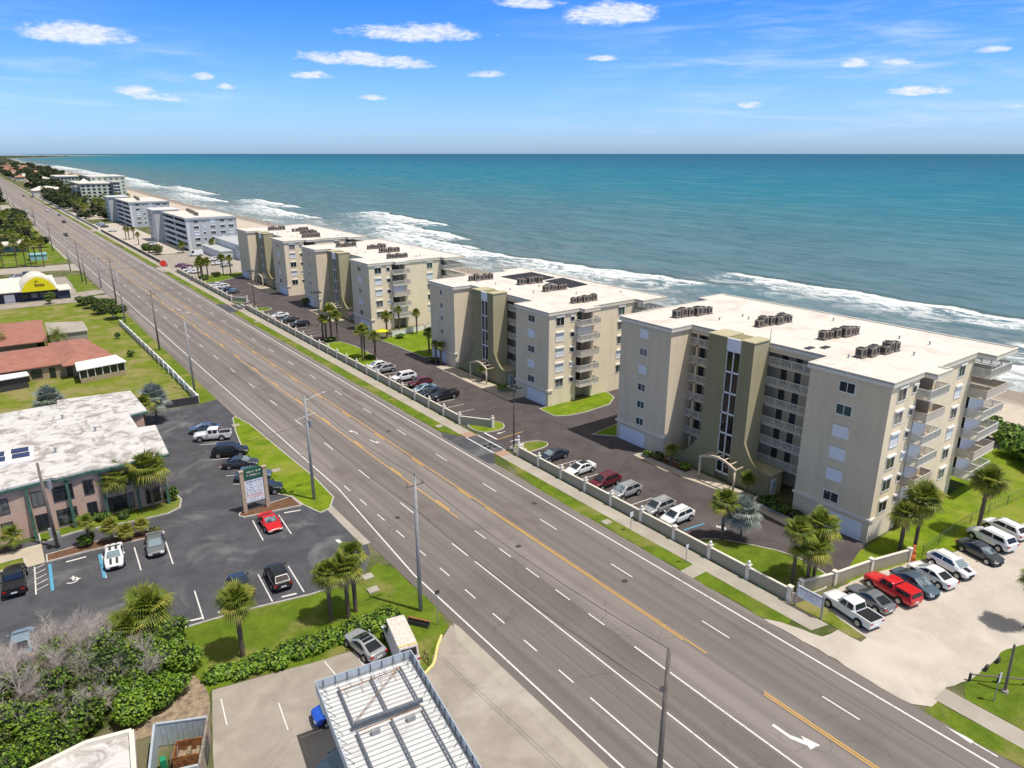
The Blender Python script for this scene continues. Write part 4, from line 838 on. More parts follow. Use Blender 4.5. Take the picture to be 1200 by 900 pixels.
b=MB(); b.add([(10.6,153.0,2.6),(19.4,154.6,2.6),(18.3,159.6,3.0),(10.9,158.0,3.0),(10.6,153.0,2.75),(19.4,154.6,2.75),(18.3,159.6,3.15),(10.9,158.0,3.15)],[(0,3,2,1),(4,5,6,7),(0,1,5,4),(1,2,6,5),(2,3,7,6),(3,0,4,7)]); b.build('sunroom_roof','whitetrim',H1)
b=MB(); b.prism([(11,153.4),(19,155),(18,159),(11.2,157.8)],0,.9); b.build('sunroom_base','housewall',H1)
b=MB(); b.prism([(11.05,153.5),(18.95,155.1),(17.95,158.9),(11.25,157.7)],.9,2.58); b.build('sunroom_glass','glass',H1)
b=MB()
for i in range(7): t_=i/6; x=11+8*t_; y=153.4+1.6*t_; b.box(x-.07,y-.03,.9,x+.07,y+.1,2.6)
b.build('sunroom_post','whitetrim',H1)
b=MB(); b.box(3.6,160.5,.6,5.4,160.595,2.2); b.box(6.6,160.5,.1,7.6,160.595,2.2); b.build('window','glass',H1)
G_=thing('garden_shed','dark low shed with a white lean-to roof beside the tan house','shed'); b=MB(); b.prism([(-20,154),(2.8,156.6),(2.6,158.5),(-20,158.4)],0,2.3); b.build('wall','darkm',G_); b=MB(); b.prism([(-20,153.5),(3.2,156.2),(3.0,159.4),(-20,159.3)],2.3,2.45); b.build('roof','whitetrim',G_)
H2=thing('house','tan house behind with a low red brown hipped roof and grey flat end','house')
b=MB(); b.box(-40,186,0,6.4,206,2.7); b.build('wall','housewall',H2); hip([(-42,184.6),(8.4,182.8),(9.2,208.4),(-42,209.4)],[(-42,196),(2,195.8)],2.8,3.9,'roof','shingle',H2)
b=MB(); b.prism([(9.2,188),(16.5,187.5),(16.8,198),(9.5,202)],0,2.9); b.build('garage_wall','conc',H2); b=MB(); b.prism([(9.0,187.7),(16.8,187.2),(17.1,198.4),(9.4,202.4)],2.9,3.1); b.build('garage_roof','walk',H2)
# ------------------------------------------------------------------ shop with the yellow curved sign board
SP=thing('shop_building','low navy sided shop with a pale roof and a big yellow curved gable sign','shop')
b=MB(); b.box(-30,254.5,0,16.4,266,3.4); b.build('wall','navy',SP); b=MB(); b.box(16.42,252.9,0,19.8,262,2.6); b.build('side_wall','navy',SP)
b=MB(); b.add([(-30,253.5,3.4),(17,252.8,3.4),(17,268,5.4),(-30,268,5.4),(-30,253.5,3.1),(17,252.8,3.1),(17,268,3.1),(-30,268,3.1)],[(0,1,2,3),(4,7,6,5),(4,5,1,0),(5,6,2,1),(6,7,3,2),(7,4,0,3)]); b.box(16.9,252.3,2.6,20.4,262.5,2.9); b.build('roof','cream',SP)
gb=[(7.7,0.2),(8.2,1.6),(9.0,2.6),(10.4,3.7),(11.9,4.3),(13.2,4.0),(14.8,2.9),(15.8,1.6),(16.4,.2)]
def gx(b,pts,y0,y1,zo):
    n=len(pts); b.add([(x,y0,z+zo) for x,z in pts]+[(x,y1,z+zo) for x,z in pts],[tuple(range(n)),tuple(range(n,2*n))[::-1]]+[(i,n+i,n+(i+1)%n,(i+1)%n) for i in range(n)])
b=MB(); gx(b,gb,252.2,252.5,2.9); sgn=b.build('sign_board','yel',SP)
b=MB(); gx(b,[(x*1.0+(-.3 if x<12 else .3),z+(.35 if z>.5 else 0)) for x,z in gb],252.52,264,2.9); b.build('barrel_roof','cream',SP)
b=MB(); rr=random.Random(5)
for i in range(6): x=11.2+i*.42; b.box(x,252.12,4.55-.05*rr.random(),x+.3,252.19,5.15+.3*(i in(0,)))
b.box(11.3,252.12,5.9,12.1,252.19,6.15); b.build('lettering','brown',sgn)
b=MB(); b.box(3.2,254.3,0,5.8,254.49,2.4); b.build('garage_door','whitetrim',SP)
for i in range(4): b=MB(); b.box(7.5+i*2.4,254.35,.9,9.1+i*2.4,254.49,2.2); b.build('window','glass',SP)
c=thing('house','low turquoise house with a white roof behind the palms','house',(0,0,0)); b=MB(); b.box(-20,392,0,17,424,3); b.build('wall','turq',c); b=MB(); b.box(-21,389,3,18,427,3.4); b.build('roof','croof',c); b=MB(); [b.box(-12+i*5,391.9,1,-9+i*5,391.99,2.3) for i in range(6)]; b.build('window','glass',c)
b=MB(); b.box(16,354,0,22,360,2.2); b.box(15.7,353.7,2.2,22.3,360.3,2.4); tag(b.build('pool_shed','turq'),'small turquoise pool shed near the row of palms','shed')

# chairs on the open upper balconies of the nearest condo
def balc_chair(x,y,z,rz,lab):
    o=thing('patio_chair',lab,'chair',(x,y,z),rz); b=MB(); b.box(-.25,-.25,.42,.25,.25,.47); b.build('seat','whitetrim',o); b=MB(); b.box(-.25,.22,.47,.25,.27,.95); b.build('backrest','whitetrim',o)
    for a in (-.22,.22):
        for q in (-.22,.22): b=MB(); b.box(a-.025,q-.025,0,a+.025,q+.025,.42); b.build('leg','grey',o)
for i,(x,y,f) in enumerate(((81.4,32.3,5),(83,32.2,5),(81.8,32.3,4),(96.4,31.9,5),(98,31.8,5),(96.8,31.9,4))):
    balc_chair(x,y,33*0+3+2.67*f,R.uniform(-.6,.6)+math.pi,'white patio chair on the %s balcony, %s floor of the nearest condo, %s'%(('landward' if x<90 else 'seaward'),('top' if f==5 else 'second highest'),('left' if i in(0,3) else 'right' if i in(1,4) else 'alone')))
# ------------------------------------------------------------------ boundary walls
def bwall(name,label,pts,posts,h=1.35,mw='lwall',mp='cream',ph=1.65,cap=True,fin=(),cat='wall',wt=.1):
    c=thing(name,label,cat,(pts[0][0],pts[0][1],0)); o=pts[0]
    b=MB()
    for a,q in zip(pts,pts[1:]):
        d=(Vector(q)-Vector(a)).normalized(); n=(-d.y*wt,d.x*wt); P=[(a[0]-o[0]-n[0],a[1]-o[1]-n[1]),(q[0]-o[0]-n[0],q[1]-o[1]-n[1]),(q[0]-o[0]+n[0],q[1]-o[1]+n[1]),(a[0]-o[0]+n[0],a[1]-o[1]+n[1])]
        b.prism(P,0,h)
    b.build('wall_panel',mw,c)
    b=MB()
    for a,q in zip(pts,pts[1:]):
        d=(Vector(q)-Vector(a)).normalized(); w_=wt+.04; n=(-d.y*w_,d.x*w_); b.prism([(a[0]-o[0]-n[0],a[1]-o[1]-n[1]),(q[0]-o[0]-n[0],q[1]-o[1]-n[1]),(q[0]-o[0]+n[0],q[1]-o[1]+n[1]),(a[0]-o[0]+n[0],a[1]-o[1]+n[1])],h+.002,h+.09)
    b.build('coping',mp,c)
    pm=MB(); pm.box(-.2,-.2,0,.2,.2,ph); pm.box(-.26,-.26,ph,.26,.26,ph+.1); pp=None
    fm=MB(); fm.tube((0,0,ph+.1),(0,0,ph+.2),.12,.08,8); fm.ell((0,0,ph+.36),.17,.17,.17,8,6); ff=None
    for i,(x,y) in enumerate(posts):
        if pp is None: p=pp=pm.build('post',mp,c)
        else: p=pp.copy(); C.objects.link(p)
        p.location=(x-o[0],y-o[1],0)
        if fin=='all' or i in fin:
            if ff is None: q=ff=fm.build('finial','whitetrim',p,smooth=True)
            else: q=ff.copy(); C.objects.link(q)
            q.parent=p
    return c
ys=lambda a,b,s=4.88:[a+s*i for i in range(int((b-a)/s+1.01))]
bwall('boundary_wall','olive grey roadside wall with cream posts and ball finials in front of the nearest condo',[(57.72,31.7),(57.72,76.1)],[(57.72,y) for y in [31.9,36.7,41.6,46.6,51.7,56.8,61.6,66.4,71.3,76.0]],fin=(1,2,4,5,6,7,8,9))
bwall('boundary_wall','olive grey roadside wall with cream posts between the two condo entrances',[(61.0,87.3),(57.85,91.8),(57.72,203.3)],[(61.0,87.3)]+[(57.75,y) for y in ys(92,203)],fin='all')
bwall('boundary_wall','olive grey roadside wall beyond the far condo entrance',[(60.9,213.6),(57.85,217.8),(57.72,287)],[(60.9,213.6)]+[(57.75,y) for y in ys(217.9,286)],fin='all')
bwall('boundary_wall','olive grey wall running from the road past the sandy lot toward the sea',[(59.8,32.0),(63.9,30.8),(69.2,29.8),(74.6,28.4)],[(59.8,32.0),(63.9,30.8),(69.2,29.8),(74.6,28.4)],ph=1.55,fin=())
bwall('boundary_wall','dark roadside railing wall in front of the grey apartments',[(57.8,303.5),(57.8,470)],[(57.8,y) for y in ys(304,470,9.8)],h=1.2,mw='darkm',ph=1.3)
bwall('boundary_wall','dark roadside railing wall far along the sidewalk',[(57.8,482.5),(57.8,900)],[(57.8,y) for y in ys(483,900,20)],h=1.2,mw='greyb',ph=1.3)
bwall('boundary_wall','weathered white rail-capped fence wall with posts beside the western grass strip',[(26.25,128.4),(26.3,150),(25.6,204)],[(26.25-.0*i+(-.6*i/18),y) for i,y in enumerate(ys(129,203.5,4.3))],h=1.25,mw='greybl',mp='whitetrim',ph=1.3,wt=.07)
bwall('board_fence','short dark weathered board fence at the edge of the office lot',[(20.2,128.5),(26.2,128.0)],[(20.2,128.5)],h=1.35,mw='darkm',mp='wood',ph=1.3,cat='fence',wt=.05)
# chain-link fence along the lush lawn
c=thing('chain_link_fence','see-through dark chain-link fence along the sandy lot beside the condo lawn','fence'); P=[(76.4,27.8),(80.5,27.9),(84.6,28.0),(88.7,27.9),(93,27.6),(97.5,27.2),(102,26.7),(108,26)]
for x,y in P: b=MB(); b.tube((x,y,0),(x,y,1.5),.035,.035,6); b.build('post','pgreen',c)
b=MB()
for a,q in zip(P,P[1:]):
    b.tube((*a,1.45),(*q,1.45),.025,n=5); n=10
    for i in range(n): 
        x0=a[0]+(q[0]-a[0])*i/n; y0=a[1]+(q[1]-a[1])*i/n; x1=a[0]+(q[0]-a[0])*(i+1)/n; y1=a[1]+(q[1]-a[1])*(i+1)/n
        b.tube((x0,y0,.05),(x1,y1,1.42),.007,n=3,cap=False); b.tube((x0,y0,1.42),(x1,y1,.05),.007,n=3,cap=False)
b.build('mesh_panel','pgreen',c)
# low rail fence at the lower right
c=thing('rail_fence','low dark timber rail fence on the grass corner at the lower right','fence',(59.9,16.4,0)); P=[(0,0),(1.7,-1.5),(3.3,-3.1),(5.4,-5.3),(7.5,-7.5)]
for x,y in P: b=MB(); b.box(x-.09,y-.09,0,x+.09,y+.09,.75); b.build('post','darkm',c)
b=MB(); b.tube((P[0][0],P[0][1],.66),(P[-1][0],P[-1][1],.66),.07,n=6); b.build('rail','wood',c)
for i,(x,y) in enumerate(((62.4,16.1),(64.3,15.9))): b=MB(); b.box(x-.25,y-.1,0,x+.25,y+.1,.5); tag(b.build('wooden_stub','darkm'),('left','right')[i]+' one of two dark timber stubs in the grass by the sandy lot','post')
# ------------------------------------------------------------------ poles
def upole(x,y,h,label,kind=0,group=None,lean=0):
    o=thing('utility_pole',label,'utility pole',(x,y,0),0,group); b=MB(); b.tube((0,0,0),(lean,0,h),.21,.14,10); b.build('pole','concpole' if kind%2==0 else 'wood',o,smooth=True)
    if kind in (0,1):
        b=MB(); b.box(-.9,-.05,h-1.0,.9,.05,h-.88); [b.tube((q,0,h-.88),(q,0,h-.62),.05,.04,6) for q in (-.8,.8)]; b.tube((0,0,h),(0,0,h+.3),.05,.04,6); b.build('crossarm','wood',o)
    if kind==2:
        b=MB(); b.tube((0,0,h-.8),(2.4,.2,h-.3),.05,.04,6); b.ell((2.6,.2,h-.3),.4,.16,.1,8,5); b.build('street_light_arm','grey',o)
        b=MB(); b.tube((-1.1,0,h-3),(1.2,0,h-2.6),.05,n=6); b.tube((.5,.2,h-4.4),(.5,.2,h-3.5),.22,.22,10); b.tube((0,-.1,h-7.5),(-.9,-.1,h-7.6),.03,n=5); b.ell((-1,-.1,h-7.6),.22,.22,.16,8,5); b.build('transformer','grey',o)
    return o
PL=[(29.25,23.3,13.2,3,'bare grey utility pole rising from the bottom edge of the view'),(27.8,52.2,14.3,0,'tall concrete utility pole by the palms and the hedge'),(28.4,80.5,14.2,2,'utility pole with a street light arm beside the office lot grass'),(27.3,135.8,13.4,4,'plain utility pole near the corner of the white fence wall'),(28.4,171.1,13.4,1,'utility pole with a small crossarm midway along the white fence wall'),(26.8,203.7,14.2,4,'plain utility pole at the far end of the white fence wall'),(30.2,240,12.5,1,'utility pole beside the dark roadside bushes'),(29.9,266.7,10.5,0,'short utility pole right of the shop driveway'),(27.0,278.2,9,3,'shortest of the poles clustered behind the shop'),(26.4,283,14,1,'tall wooden pole behind the yellow sign shop'),(26.1,314,13,0,'utility pole before the row of palms'),(26.5,383,13,1,'utility pole beyond the turquoise shed'),(30.4,533,12,1,'far utility pole with a crossarm'),(27.3,684,12,0,'farthest utility pole that still stands out')]
for x,y,h,k,l in PL: upole(x,y,h,l,k)
for i,y in enumerate((780,880,1000,1150)): upole(28,y,12,'tiny utility pole far up the road','1' and 1,'far utility poles up the road')
# office pole
o=thing('utility_pole','dark wooden utility pole with a transformer in front of the office','utility pole',(.9,86.5,0)); b=MB(); b.tube((0,0,0),(-.15,0,10.4),.2,.13,10); b.build('pole','wood',o,smooth=True)
b=MB(); b.tube((.5,-.1,7.2),(.5,-.1,8.3),.25,.25,12); b.build('transformer','grey',o); b=MB(); b.box(-.5,-.35,1.6,-.2,.1,2.6); b.box(.2,-.35,1.2,.5,.1,2.0); b.build('meter_box','grey',o)
# cables between roadside poles
def cable(name,label,a,b_,sag=.6,r=.021,n=10,group=None):
    m_=MB(); p=None
    for i in range(n+1):
        t_=i/n; q=(a[0]+(b_[0]-a[0])*t_,a[1]+(b_[1]-a[1])*t_,a[2]+(b_[2]-a[2])*t_-sag*4*t_*(1-t_))
        if p: m_.tube(p,q,r,n=4,cap=False)
        p=q
    return tag(m_.build(name,'wire'),label,'cable',group)
for (a,b_) in zip(PL[:7],PL[1:8]):
    for dx,dz in ((0,.1),(-.3,-3.0)): cable('power_cable','thin dark cable strung between the roadside poles',(a[0]+dx,a[1],a[2]+dz),(b_[0]+dx,b_[1],b_[2]+dz),.7,group='cables between the roadside poles')
cable('power_cable','cable running from the office pole toward the roadside pole',(.8,86.5,8.4),(28.4,80.5,10.5),1.0); cable('power_cable','lower cable sagging across the office front',(.8,86.5,6.8),(15,93,6.2),.5)
def lotlamp(x,y,h,label):
    o=thing('parking_lot_lamp',label,'lamp post',(x,y,0)); b=MB(); b.tube((0,0,0),(0,0,h),.11,.07,8); b.build('pole','darkm',o,smooth=True)
    for i in range(4):
        a=math.pi/4+i*math.pi/2; b=MB(); ca,sa=math.cos(a),math.sin(a); b.tube((0,0,h-.1),(ca*.5,sa*.5,h),.03,n=5); b.box(ca*.75-.3,sa*.75-.3,h-.05,ca*.75+.3,sa*.75+.3,h+.2); b.build('lamp_head','darkm',o)
    b=MB(); b.box(-.3,-.3,0,.3,.3,.5); b.build('base','conc',o)
lotlamp(58.3,78.0,9.8,'dark four-headed lamp post at the near condo entrance'); lotlamp(60.0,208-4.5,10.6,'dark four-headed lamp post at the far condo entrance'); lotlamp(66.5,172,8.6,'pale four-headed lamp post beside the third condo driveway')
# entrance gate lamps / planters near the condo entrance
c=thing('entrance_sign','low white entrance sign on a rocky planter by the near condo entrance','sign',(59.3,77.6,0)); b=MB(); b.box(-.6,-.1,.1,.5,.1,.9); b.build('sign_panel','whitetrim',c)
for i in range(9): b=MB(); b.ell((R.uniform(-1.2,.6),R.uniform(-.9,.3),.12),.3,.24,.2,7,5,0,.15); b.build('rock','tanpave',c)
c=thing('garden_statue','white figure-shaped urn lamp on the wall end post','urn',(57.9,76.3,1.74)); b=MB(); b.tube((0,0,0),(0,0,.3),.2,.1,8); b.ell((0,0,.55),.2,.2,.28,8,6); b.tube((0,0,.8),(0,0,1.0),.08,.1,8); b.ell((0,0,1.15),.17,.17,.17,8,6); b.build('urn','whitetrim',c,smooth=True)
# small street signs
def post_sign(x,y,h,label,w_=.5,hh=.6,m='signw',shape=0,ang=0,cat='sign'):
    o=thing('street_sign',label,cat,(x,y,0),ang); b=MB(); b.tube((0,0,0),(0,0,h),.04,n=6); b.build('post','grey',o); b=MB()
    if shape==8: 
        n=8; pts=[(w_/2*math.cos(math.pi/8+i*math.pi/4),w_/2*math.sin(math.pi/8+i*math.pi/4)) for i in range(8)]
        b.add([(x_,-.05,h-w_/2+z_) for x_,z_ in pts]+[(x_,-.03,h-w_/2+z_) for x_,z_ in pts],[tuple(range(8)),tuple(range(8,16))[::-1]]+[(i,8+i,8+(i+1)%8,(i+1)%8) for i in range(8)])
    else: b.box(-w_/2,-.06,h-hh,w_/2,-.04,h)
    b.build('sign_face',m,o); return o
post_sign(55.1,50.9,2.5,'small white sign on a post on the verge by the nearest condo wall'); post_sign(54.9,42.5,2.3,'blue sign on a thin post beside the verge path',.4,.5,'lampw'); post_sign(58.9,14.2,2.8,'narrow sign on a post at the lower right rail fence',.35,.9)
post_sign(28.0,49.3,3.8,'thin sign post with a dark head beside the driveway grass',.5,.4,'darkm'); s_=post_sign(54.2,291.6,4.0,'big round red sign standing by the sidewalk near the grey apartments',2.2,0,'red',8,rad(-10))
b=MB(); b.tube((0,-.02,2.9),(0,-.025,2.9),1.3,1.3,20); b.build('pale_rim','signred',s_)
o=thing('wooden_pole','leaning weathered wooden pole on the grass corner at the lower right','pole',(60.8,14.1,0)); b=MB(); b.tube((0,0,0),(.25,.2,4.4),.12,.09,8); b.build('pole','wood',o); b=MB(); b.tube((0,0,0),(0,0,.2),.3,.26,10); b.build('base','conc',o)
# plaza sign
c=thing('plaza_sign','tall office directory sign between two tan posts on the mulched island','sign',(20.3,82.1,0))
for x in (0,2.75): b=MB(); b.box(x-.22,-.22,0,x+.22,.22,5.5); b.box(x-.28,-.28,5.5,x+.28,.28,5.65); b.build('post','tanpost',c)
b=MB(); b.box(.24,-.12,4.3,2.51,.12,5.6); b.add([(.24,-.12,5.6),(2.51,-.12,5.6),(2.51,.12,5.6),(.24,.12,5.6),(.6,-.12,5.8),(2.15,-.12,5.8),(2.15,.12,5.8),(.6,.12,5.8)],[(4,5,6,7),(0,1,5,4),(1,2,6,5),(2,3,7,6),(3,0,4,7)]); gp=b.build('header_panel','greensign',c)
b=MB(); b.box(.24,-.1,1.35,2.51,.1,4.25); wp=b.build('directory_panel','signw',c)
rr=random.Random(3)
def scrib(par,x0,x1,z,h,m,yy=-.125,nm='lettering',dens=.8):
    b=MB(); x=x0
    while x<x1-.05:
        w_=rr.uniform(.05,.13); 
        if rr.random()<dens:
            b.box(x,yy-.01,z,x+.03,yy,z+h*rr.uniform(.7,1)); b.box(x+.031,yy-.01,z+h*rr.choice((0,.45,.8)),x+w_,yy,z+h*rr.choice((0,.45,.8))+.03 if False else z+h*.95)
        x+=w_+.03
    b.build(nm,m,par)
scrib(gp,.6,2.3,5.2,.22,'cream'); scrib(gp,.6,2.3,4.75,.22,'cream')
for z,h,m_,d_ in ((3.9,.24,'signblue',1),(3.55,.14,'signblue',.6),(3.2,.14,'signblue',.7),(2.85,.16,'signblue',.6),(2.5,.16,'pgreen',.4),(2.15,.2,'signred',.9),(1.85,.18,'signred',.8),(1.5,.12,'signblue',.5)): scrib(wp,.4,2.35,z,h,m_,-.103,dens=d_)
# white board sign at the sandy lot
c=thing('lot_sign','long white board sign on two posts at the end of the boundary wall','sign',(57.6,31.05,0),rad(-90+0))
b=MB(); b.box(0,-.05,1.15,2.55,.05,2.35); sb=b.build('sign_board','signw',c)
for x in (-.08,2.62): b=MB(); b.box(x-.07,-.07,0,x+.07,.07,2.55); b.build('post','grey',c)
def scrib2(z,h,m,d=.9,x0=.2,x1=2.4):
    b=MB(); x=x0
    while x<x1: 
        w_=rr.uniform(.08,.16)
        if rr.random()<d: b.box(x,-.065,z,x+.035,-.052,z+h); b.box(x+.036,-.065,z+h*.8,x+w_,-.052,z+h)
        x+=w_+.05
    b.build('lettering',m,sb)
scrib2(2.0,.18,'darkm'); scrib2(1.7,.16,'grey',.8,.4,2.2); scrib2(1.35,.18,'signblue',.9,.8,1.9)
# ------------------------------------------------------------------ petrol canopy under construction, gas station lot
c=thing('canopy','unfinished white steel petrol canopy with open top ribs and a blue grey fascia','canopy',(13.75,42.2,5.0),rad(-8.5)); W_,L_=7.2,24.0
b=MB()
for i in range(int(L_/.42)): y=-.1-i*.42; b.box(.05,y-.40,0,W_-.05,y,.05)
b.build('deck','cdeck',c)
b=MB()
for i in range(int(L_/.42)): y=-.1-i*.42; b.box(.05,y-.05,.051,W_-.05,y,.11)
b.build('deck_rib','ribg',c)
b=MB()
for x0,x1,y0,y1 in ((-.06,W_+.06,0,.06),(-.06,W_+.06,-L_-.06,-L_),(-.06,0,-L_,0),(W_,W_+.06,-L_,0)): b.box(x0,y0,-.12,x1,y1,.80)
b.build('fascia','galv',c)
b=MB()
for i in range(26): y=-.45-i*.9; b.tube((.03,y,.75),(.55,y-.12,.1),.022,n=4); b.tube((W_-.03,y,.75),(W_-.55,y-.12,.1),.022,n=4); b.box(0.0,y-.02,.05,.05,y+.02,.78); b.box(W_-.05,y-.02,.05,W_,y+.02,.78)
for i in range(8): x=.5+i*.88; b.tube((x,-.03,.75),(x+.05,-.9,.1),.022,n=4); b.box(x-.02,-.05,.05,x+.02,0,.78)
b.build('brace','dgrey',c)
for x in (1.35,3.75,6.0):
    for ya_,yb_ in ((-5.0,-.9),(-L_+.5,-5.5)): b=MB(); b.box(x-.06,ya_,.3,x+.06,yb_,.45); b.build('purlin','dgrey',c)
for y in (-5.1,-14,-21): b=MB(); b.box(1.2,y-.1,.5,6.2,y+.14,.72); b.build('main_beam','dgrey',c)
b=MB(); b.tube((1.3,-4.9,.55),(5.9,-1.0,.55),.03,n=4); b.tube((1.3,-1.4,.5),(6.0,-1.2,.5),.035,n=4); b.tube((1.4,-5.8,.6),(6,-5.6,.6),.03,n=4); [b.tube((x,-1.9,.12),(x+.1,-.9,.6),.02,n=4) for x in (1.8,2.9,4.3,5.4)]; b.build('tie_rod','rust',c)
for i in range(2): b=MB(); b.box(2.2+i*2.5,-6.1,.1,2.8+i*2.5,-5.8,.4); b.build('junction_box','grey',c)
for x in (1.6,5.6):
    for y in (-5.1,-14,-21): b=MB(); b.box(x-.15,y-.15,-5.0,x+.15,y+.15,-.01); b.build('column','whitetrim',c)
c=thing('dumpster_enclosure','grey corrugated metal dumpster enclosure with open top','enclosure',(0,0,0)); Q=[(2.6,44.6),(3.9,49.4),(7.25,47.8),(5.6,43.6)]
for i in range(4):
    a=Vector(Q[i]);q=Vector(Q[(i+1)%4]); b=MB(); d=(q-a); n=Vector((-d.y,d.x)).normalized()*.05; k=10
    for j in range(k): s0=a+d*(j/k); s1=a+d*((j+.94)/k); b.prism([tuple(s0-n),tuple(s1-n),tuple(s1+n),tuple(s0+n)],.05,2.0)
    b.prism([tuple(a-n*1.6),tuple(q-n*1.6),tuple(q+n*1.6),tuple(a+n*1.6)],2.001,2.1); b.build('side_panel','galv' if i!=2 else 'acmetal',c)
c=thing('dumpster','rusty open dumpster full of scrap inside the grey enclosure','dumpster',(5.5,46.3,0),rad(-22)); b=MB(); b.box(-1,-.8,.15,1,-.74,1.5); b.box(-1,.74,.15,1,.8,1.5); b.box(-1,-.739,.15,-.94,.739,1.5); b.box(.94,-.739,.15,1,.739,1.5); b.box(-.93,-.73,.15,.93,.73,.25); b.build('bin','rust',c); b=MB(); [b.box(-.8+i*.3,-.6+.2*(i%3),.3,-.55+i*.3,.5-.2*(i%2),.9+.1*(i%3)) for i in range(5)]; b.build('scrap','dirt',c); b=MB(); b.box(1.01,-.7,.2,1.2,.7,1.6); b.build('lid','darkm',c)
b=MB(); b.box(3.6,46.6,0,4.0,47.1,1.0); tag(b.build('bin','trashg'),'green plastic bin inside the metal enclosure','bin')
for i in range(3): b=MB(); b.tube((4.0+.25*i,46.1,0.1),(4.5+.2*i,47.2,1.2),.06,n=5); tag(b.build('timber_plank','wood'),'loose timber plank leaning inside the metal enclosure','plank','planks in the enclosure')
c=thing('store_building','low building with a white parapet roof at the bottom left corner','building',(0,0,0)); q=[(2.35,47.9),(-.4,48.6),(-12,47.0),(-12,36),(.8,36)]
b=MB(); b.prism(q,0,3.2); b.build('wall','housewall',c); b=MB(); b.prism(q,3.202,3.26); b.build('roof','oroof',c)
b=MB()
for i in range(5):
    a=Vector(q[i]);e_=Vector(q[(i+1)%5]); d=(e_-a).normalized(); n=Vector((-d.y,d.x))*.16; b.prism([tuple(a-n),tuple(e_-n),tuple(e_+n),tuple(a+n)],3.0-.004*i,3.6-.003*i)
b.build('parapet','cream',c); b=MB(); b.tube((-1.4,44.9,3.26),(-1.4,44.9,3.6),.3,.3,12); b.build('roof_vent','darkm',c)
b=MB(); p=None
for q_ in ((27.4,47.7,.1),(26.9,47.2,.1),(26.4,46.7,.1),(25.9,46.1,.1),(25.4,45.4,.1),(24.8,44.8,.1),(24.0,44.4,.1),(23,44.0,.1)):
    if p: b.tube(p,q_,.13,n=8)
    p=q_
tag(b.build('drain_hose','hose'),'thick yellow hose curving along the edge of the grass by the canopy','hose')
c=thing('stacked_bench','dark metal trough lying on the grass by the roadside hedge','trough',(26.5,50.4,0),rad(-55)); b=MB(); b.box(-1.1,-.22,.05,1.1,-.17,.5); b.box(-1.1,.17,.05,1.1,.22,.5); b.box(-1.1,-.169,.05,1.1,.169,.12); b.build('trough','darkm',c); b=MB(); b.box(-1.15,.1,.5,1.15,.3,.56); b.build('lip','rust',c)
c=thing('road_bike','dark bicycle parked beside the white van near the yellow hose','bicycle',(24.6,45.5,0),rad(85))
for x in (-.5,.5):
    b=MB(); n=14; [b.tube((x+.33*math.cos(2*math.pi*i/n),0,.34+.33*math.sin(2*math.pi*i/n)),(x+.33*math.cos(2*math.pi*(i+1)/n),0,.34+.33*math.sin(2*math.pi*(i+1)/n)),.025,n=5) for i in range(n)]; b.build('wheel','black',c)
b=MB(); b.tube((-.5,0,.34),(-.15,0,.8),.02); b.tube((-.15,0,.8),(.4,0,.85),.02); b.tube((.4,0,.85),(.5,0,.34),.02); b.tube((-.1,0,.3),(.4,0,.8),.02); b.tube((-.1,0,.3),(-.5,0,.34),.02); b.tube((-.1,0,.3),(-.2,0,.9),.02); b.build('frame','darkm',c); b=MB(); b.ell((-.2,0,.93),.12,.07,.04,8,5); b.build('saddle','black',c); b=MB(); b.tube((.4,-.25,.95),(.4,.25,.95),.02); b.tube((.4,0,.85),(.4,0,.95),.02); b.build('handlebar','black',c)
for i,(x,y) in enumerate(((28.1,113),(27.5,92),(26.2,60.5),(25.6,58),(54.4,93),(54.2,54),(54.6,186))):
    b=MB(); b.prism([(x-.55,y-.45),(x+.55,y-.5),(x+.6,y+.45),(x-.5,y+.5)],.0,.14); tag(b.build('utility_cover','walk'),'flat pale concrete utility cover set in the roadside grass','utility cover','utility covers in the roadside grass')
# ------------------------------------------------------------------ cars
def wheelset(o,xs,tw,r=.34,rimm='rim'):
    res=[]
    tm=MB(); tm.tube((0,-.12,0),(0,.12,0),r,n=18); rm=MB(); rm.tube((0,-.135,0),(0,.135,0),r*.66,n=14)
    t0=None
    for x in xs:
        for s_ in (-1,1):
            if t0 is None: w_=t0=tm.build('wheel','black',o); q=r0=rm.build('rim',rimm,w_)
            else: w_=t0.copy(); C.objects.link(w_); w_.parent=o; q=r0.copy(); C.objects.link(q); q.parent=w_
            w_.location=(x,s_*(tw-.10),r)
def loft(b,st):   # stations: (x, halfwidth bottom, halfwidth belt, z bottom, z belt, z crown)
    n=9; o=len(b.v); 
    for x,wb,wt,zb,zm,zt in st:
        ring=[(wb*.9,zb),(wb,zb+.12),(wt*1.0,(zb+zm)/2),(wt*.985,zm-.05),(wt*.90,zt-.02),(wt*.5,zt+.0)]
        pts=[(y,z) for y,z in ring]+[(-y,z) for y,z in ring[::-1]]
        b.v+=[(x,y,z) for y,z in pts]
    m=12
    for j in range(len(st)-1):
        for i in range(m): a=o+j*m+i; c_=o+j*m+(i+1)%m; b.f.append((a,c_,c_+m,a+m)); b.m.append(0)
    b.f.append(tuple(o+i for i in range(m))[::-1]); b.m.append(0); b.f.append(tuple(o+(len(st)-1)*m+i for i in range(m))); b.m.append(0)
def lerp(a,b,t_): return tuple(a[i]+(b[i]-a[i])*t_ for i in range(3))
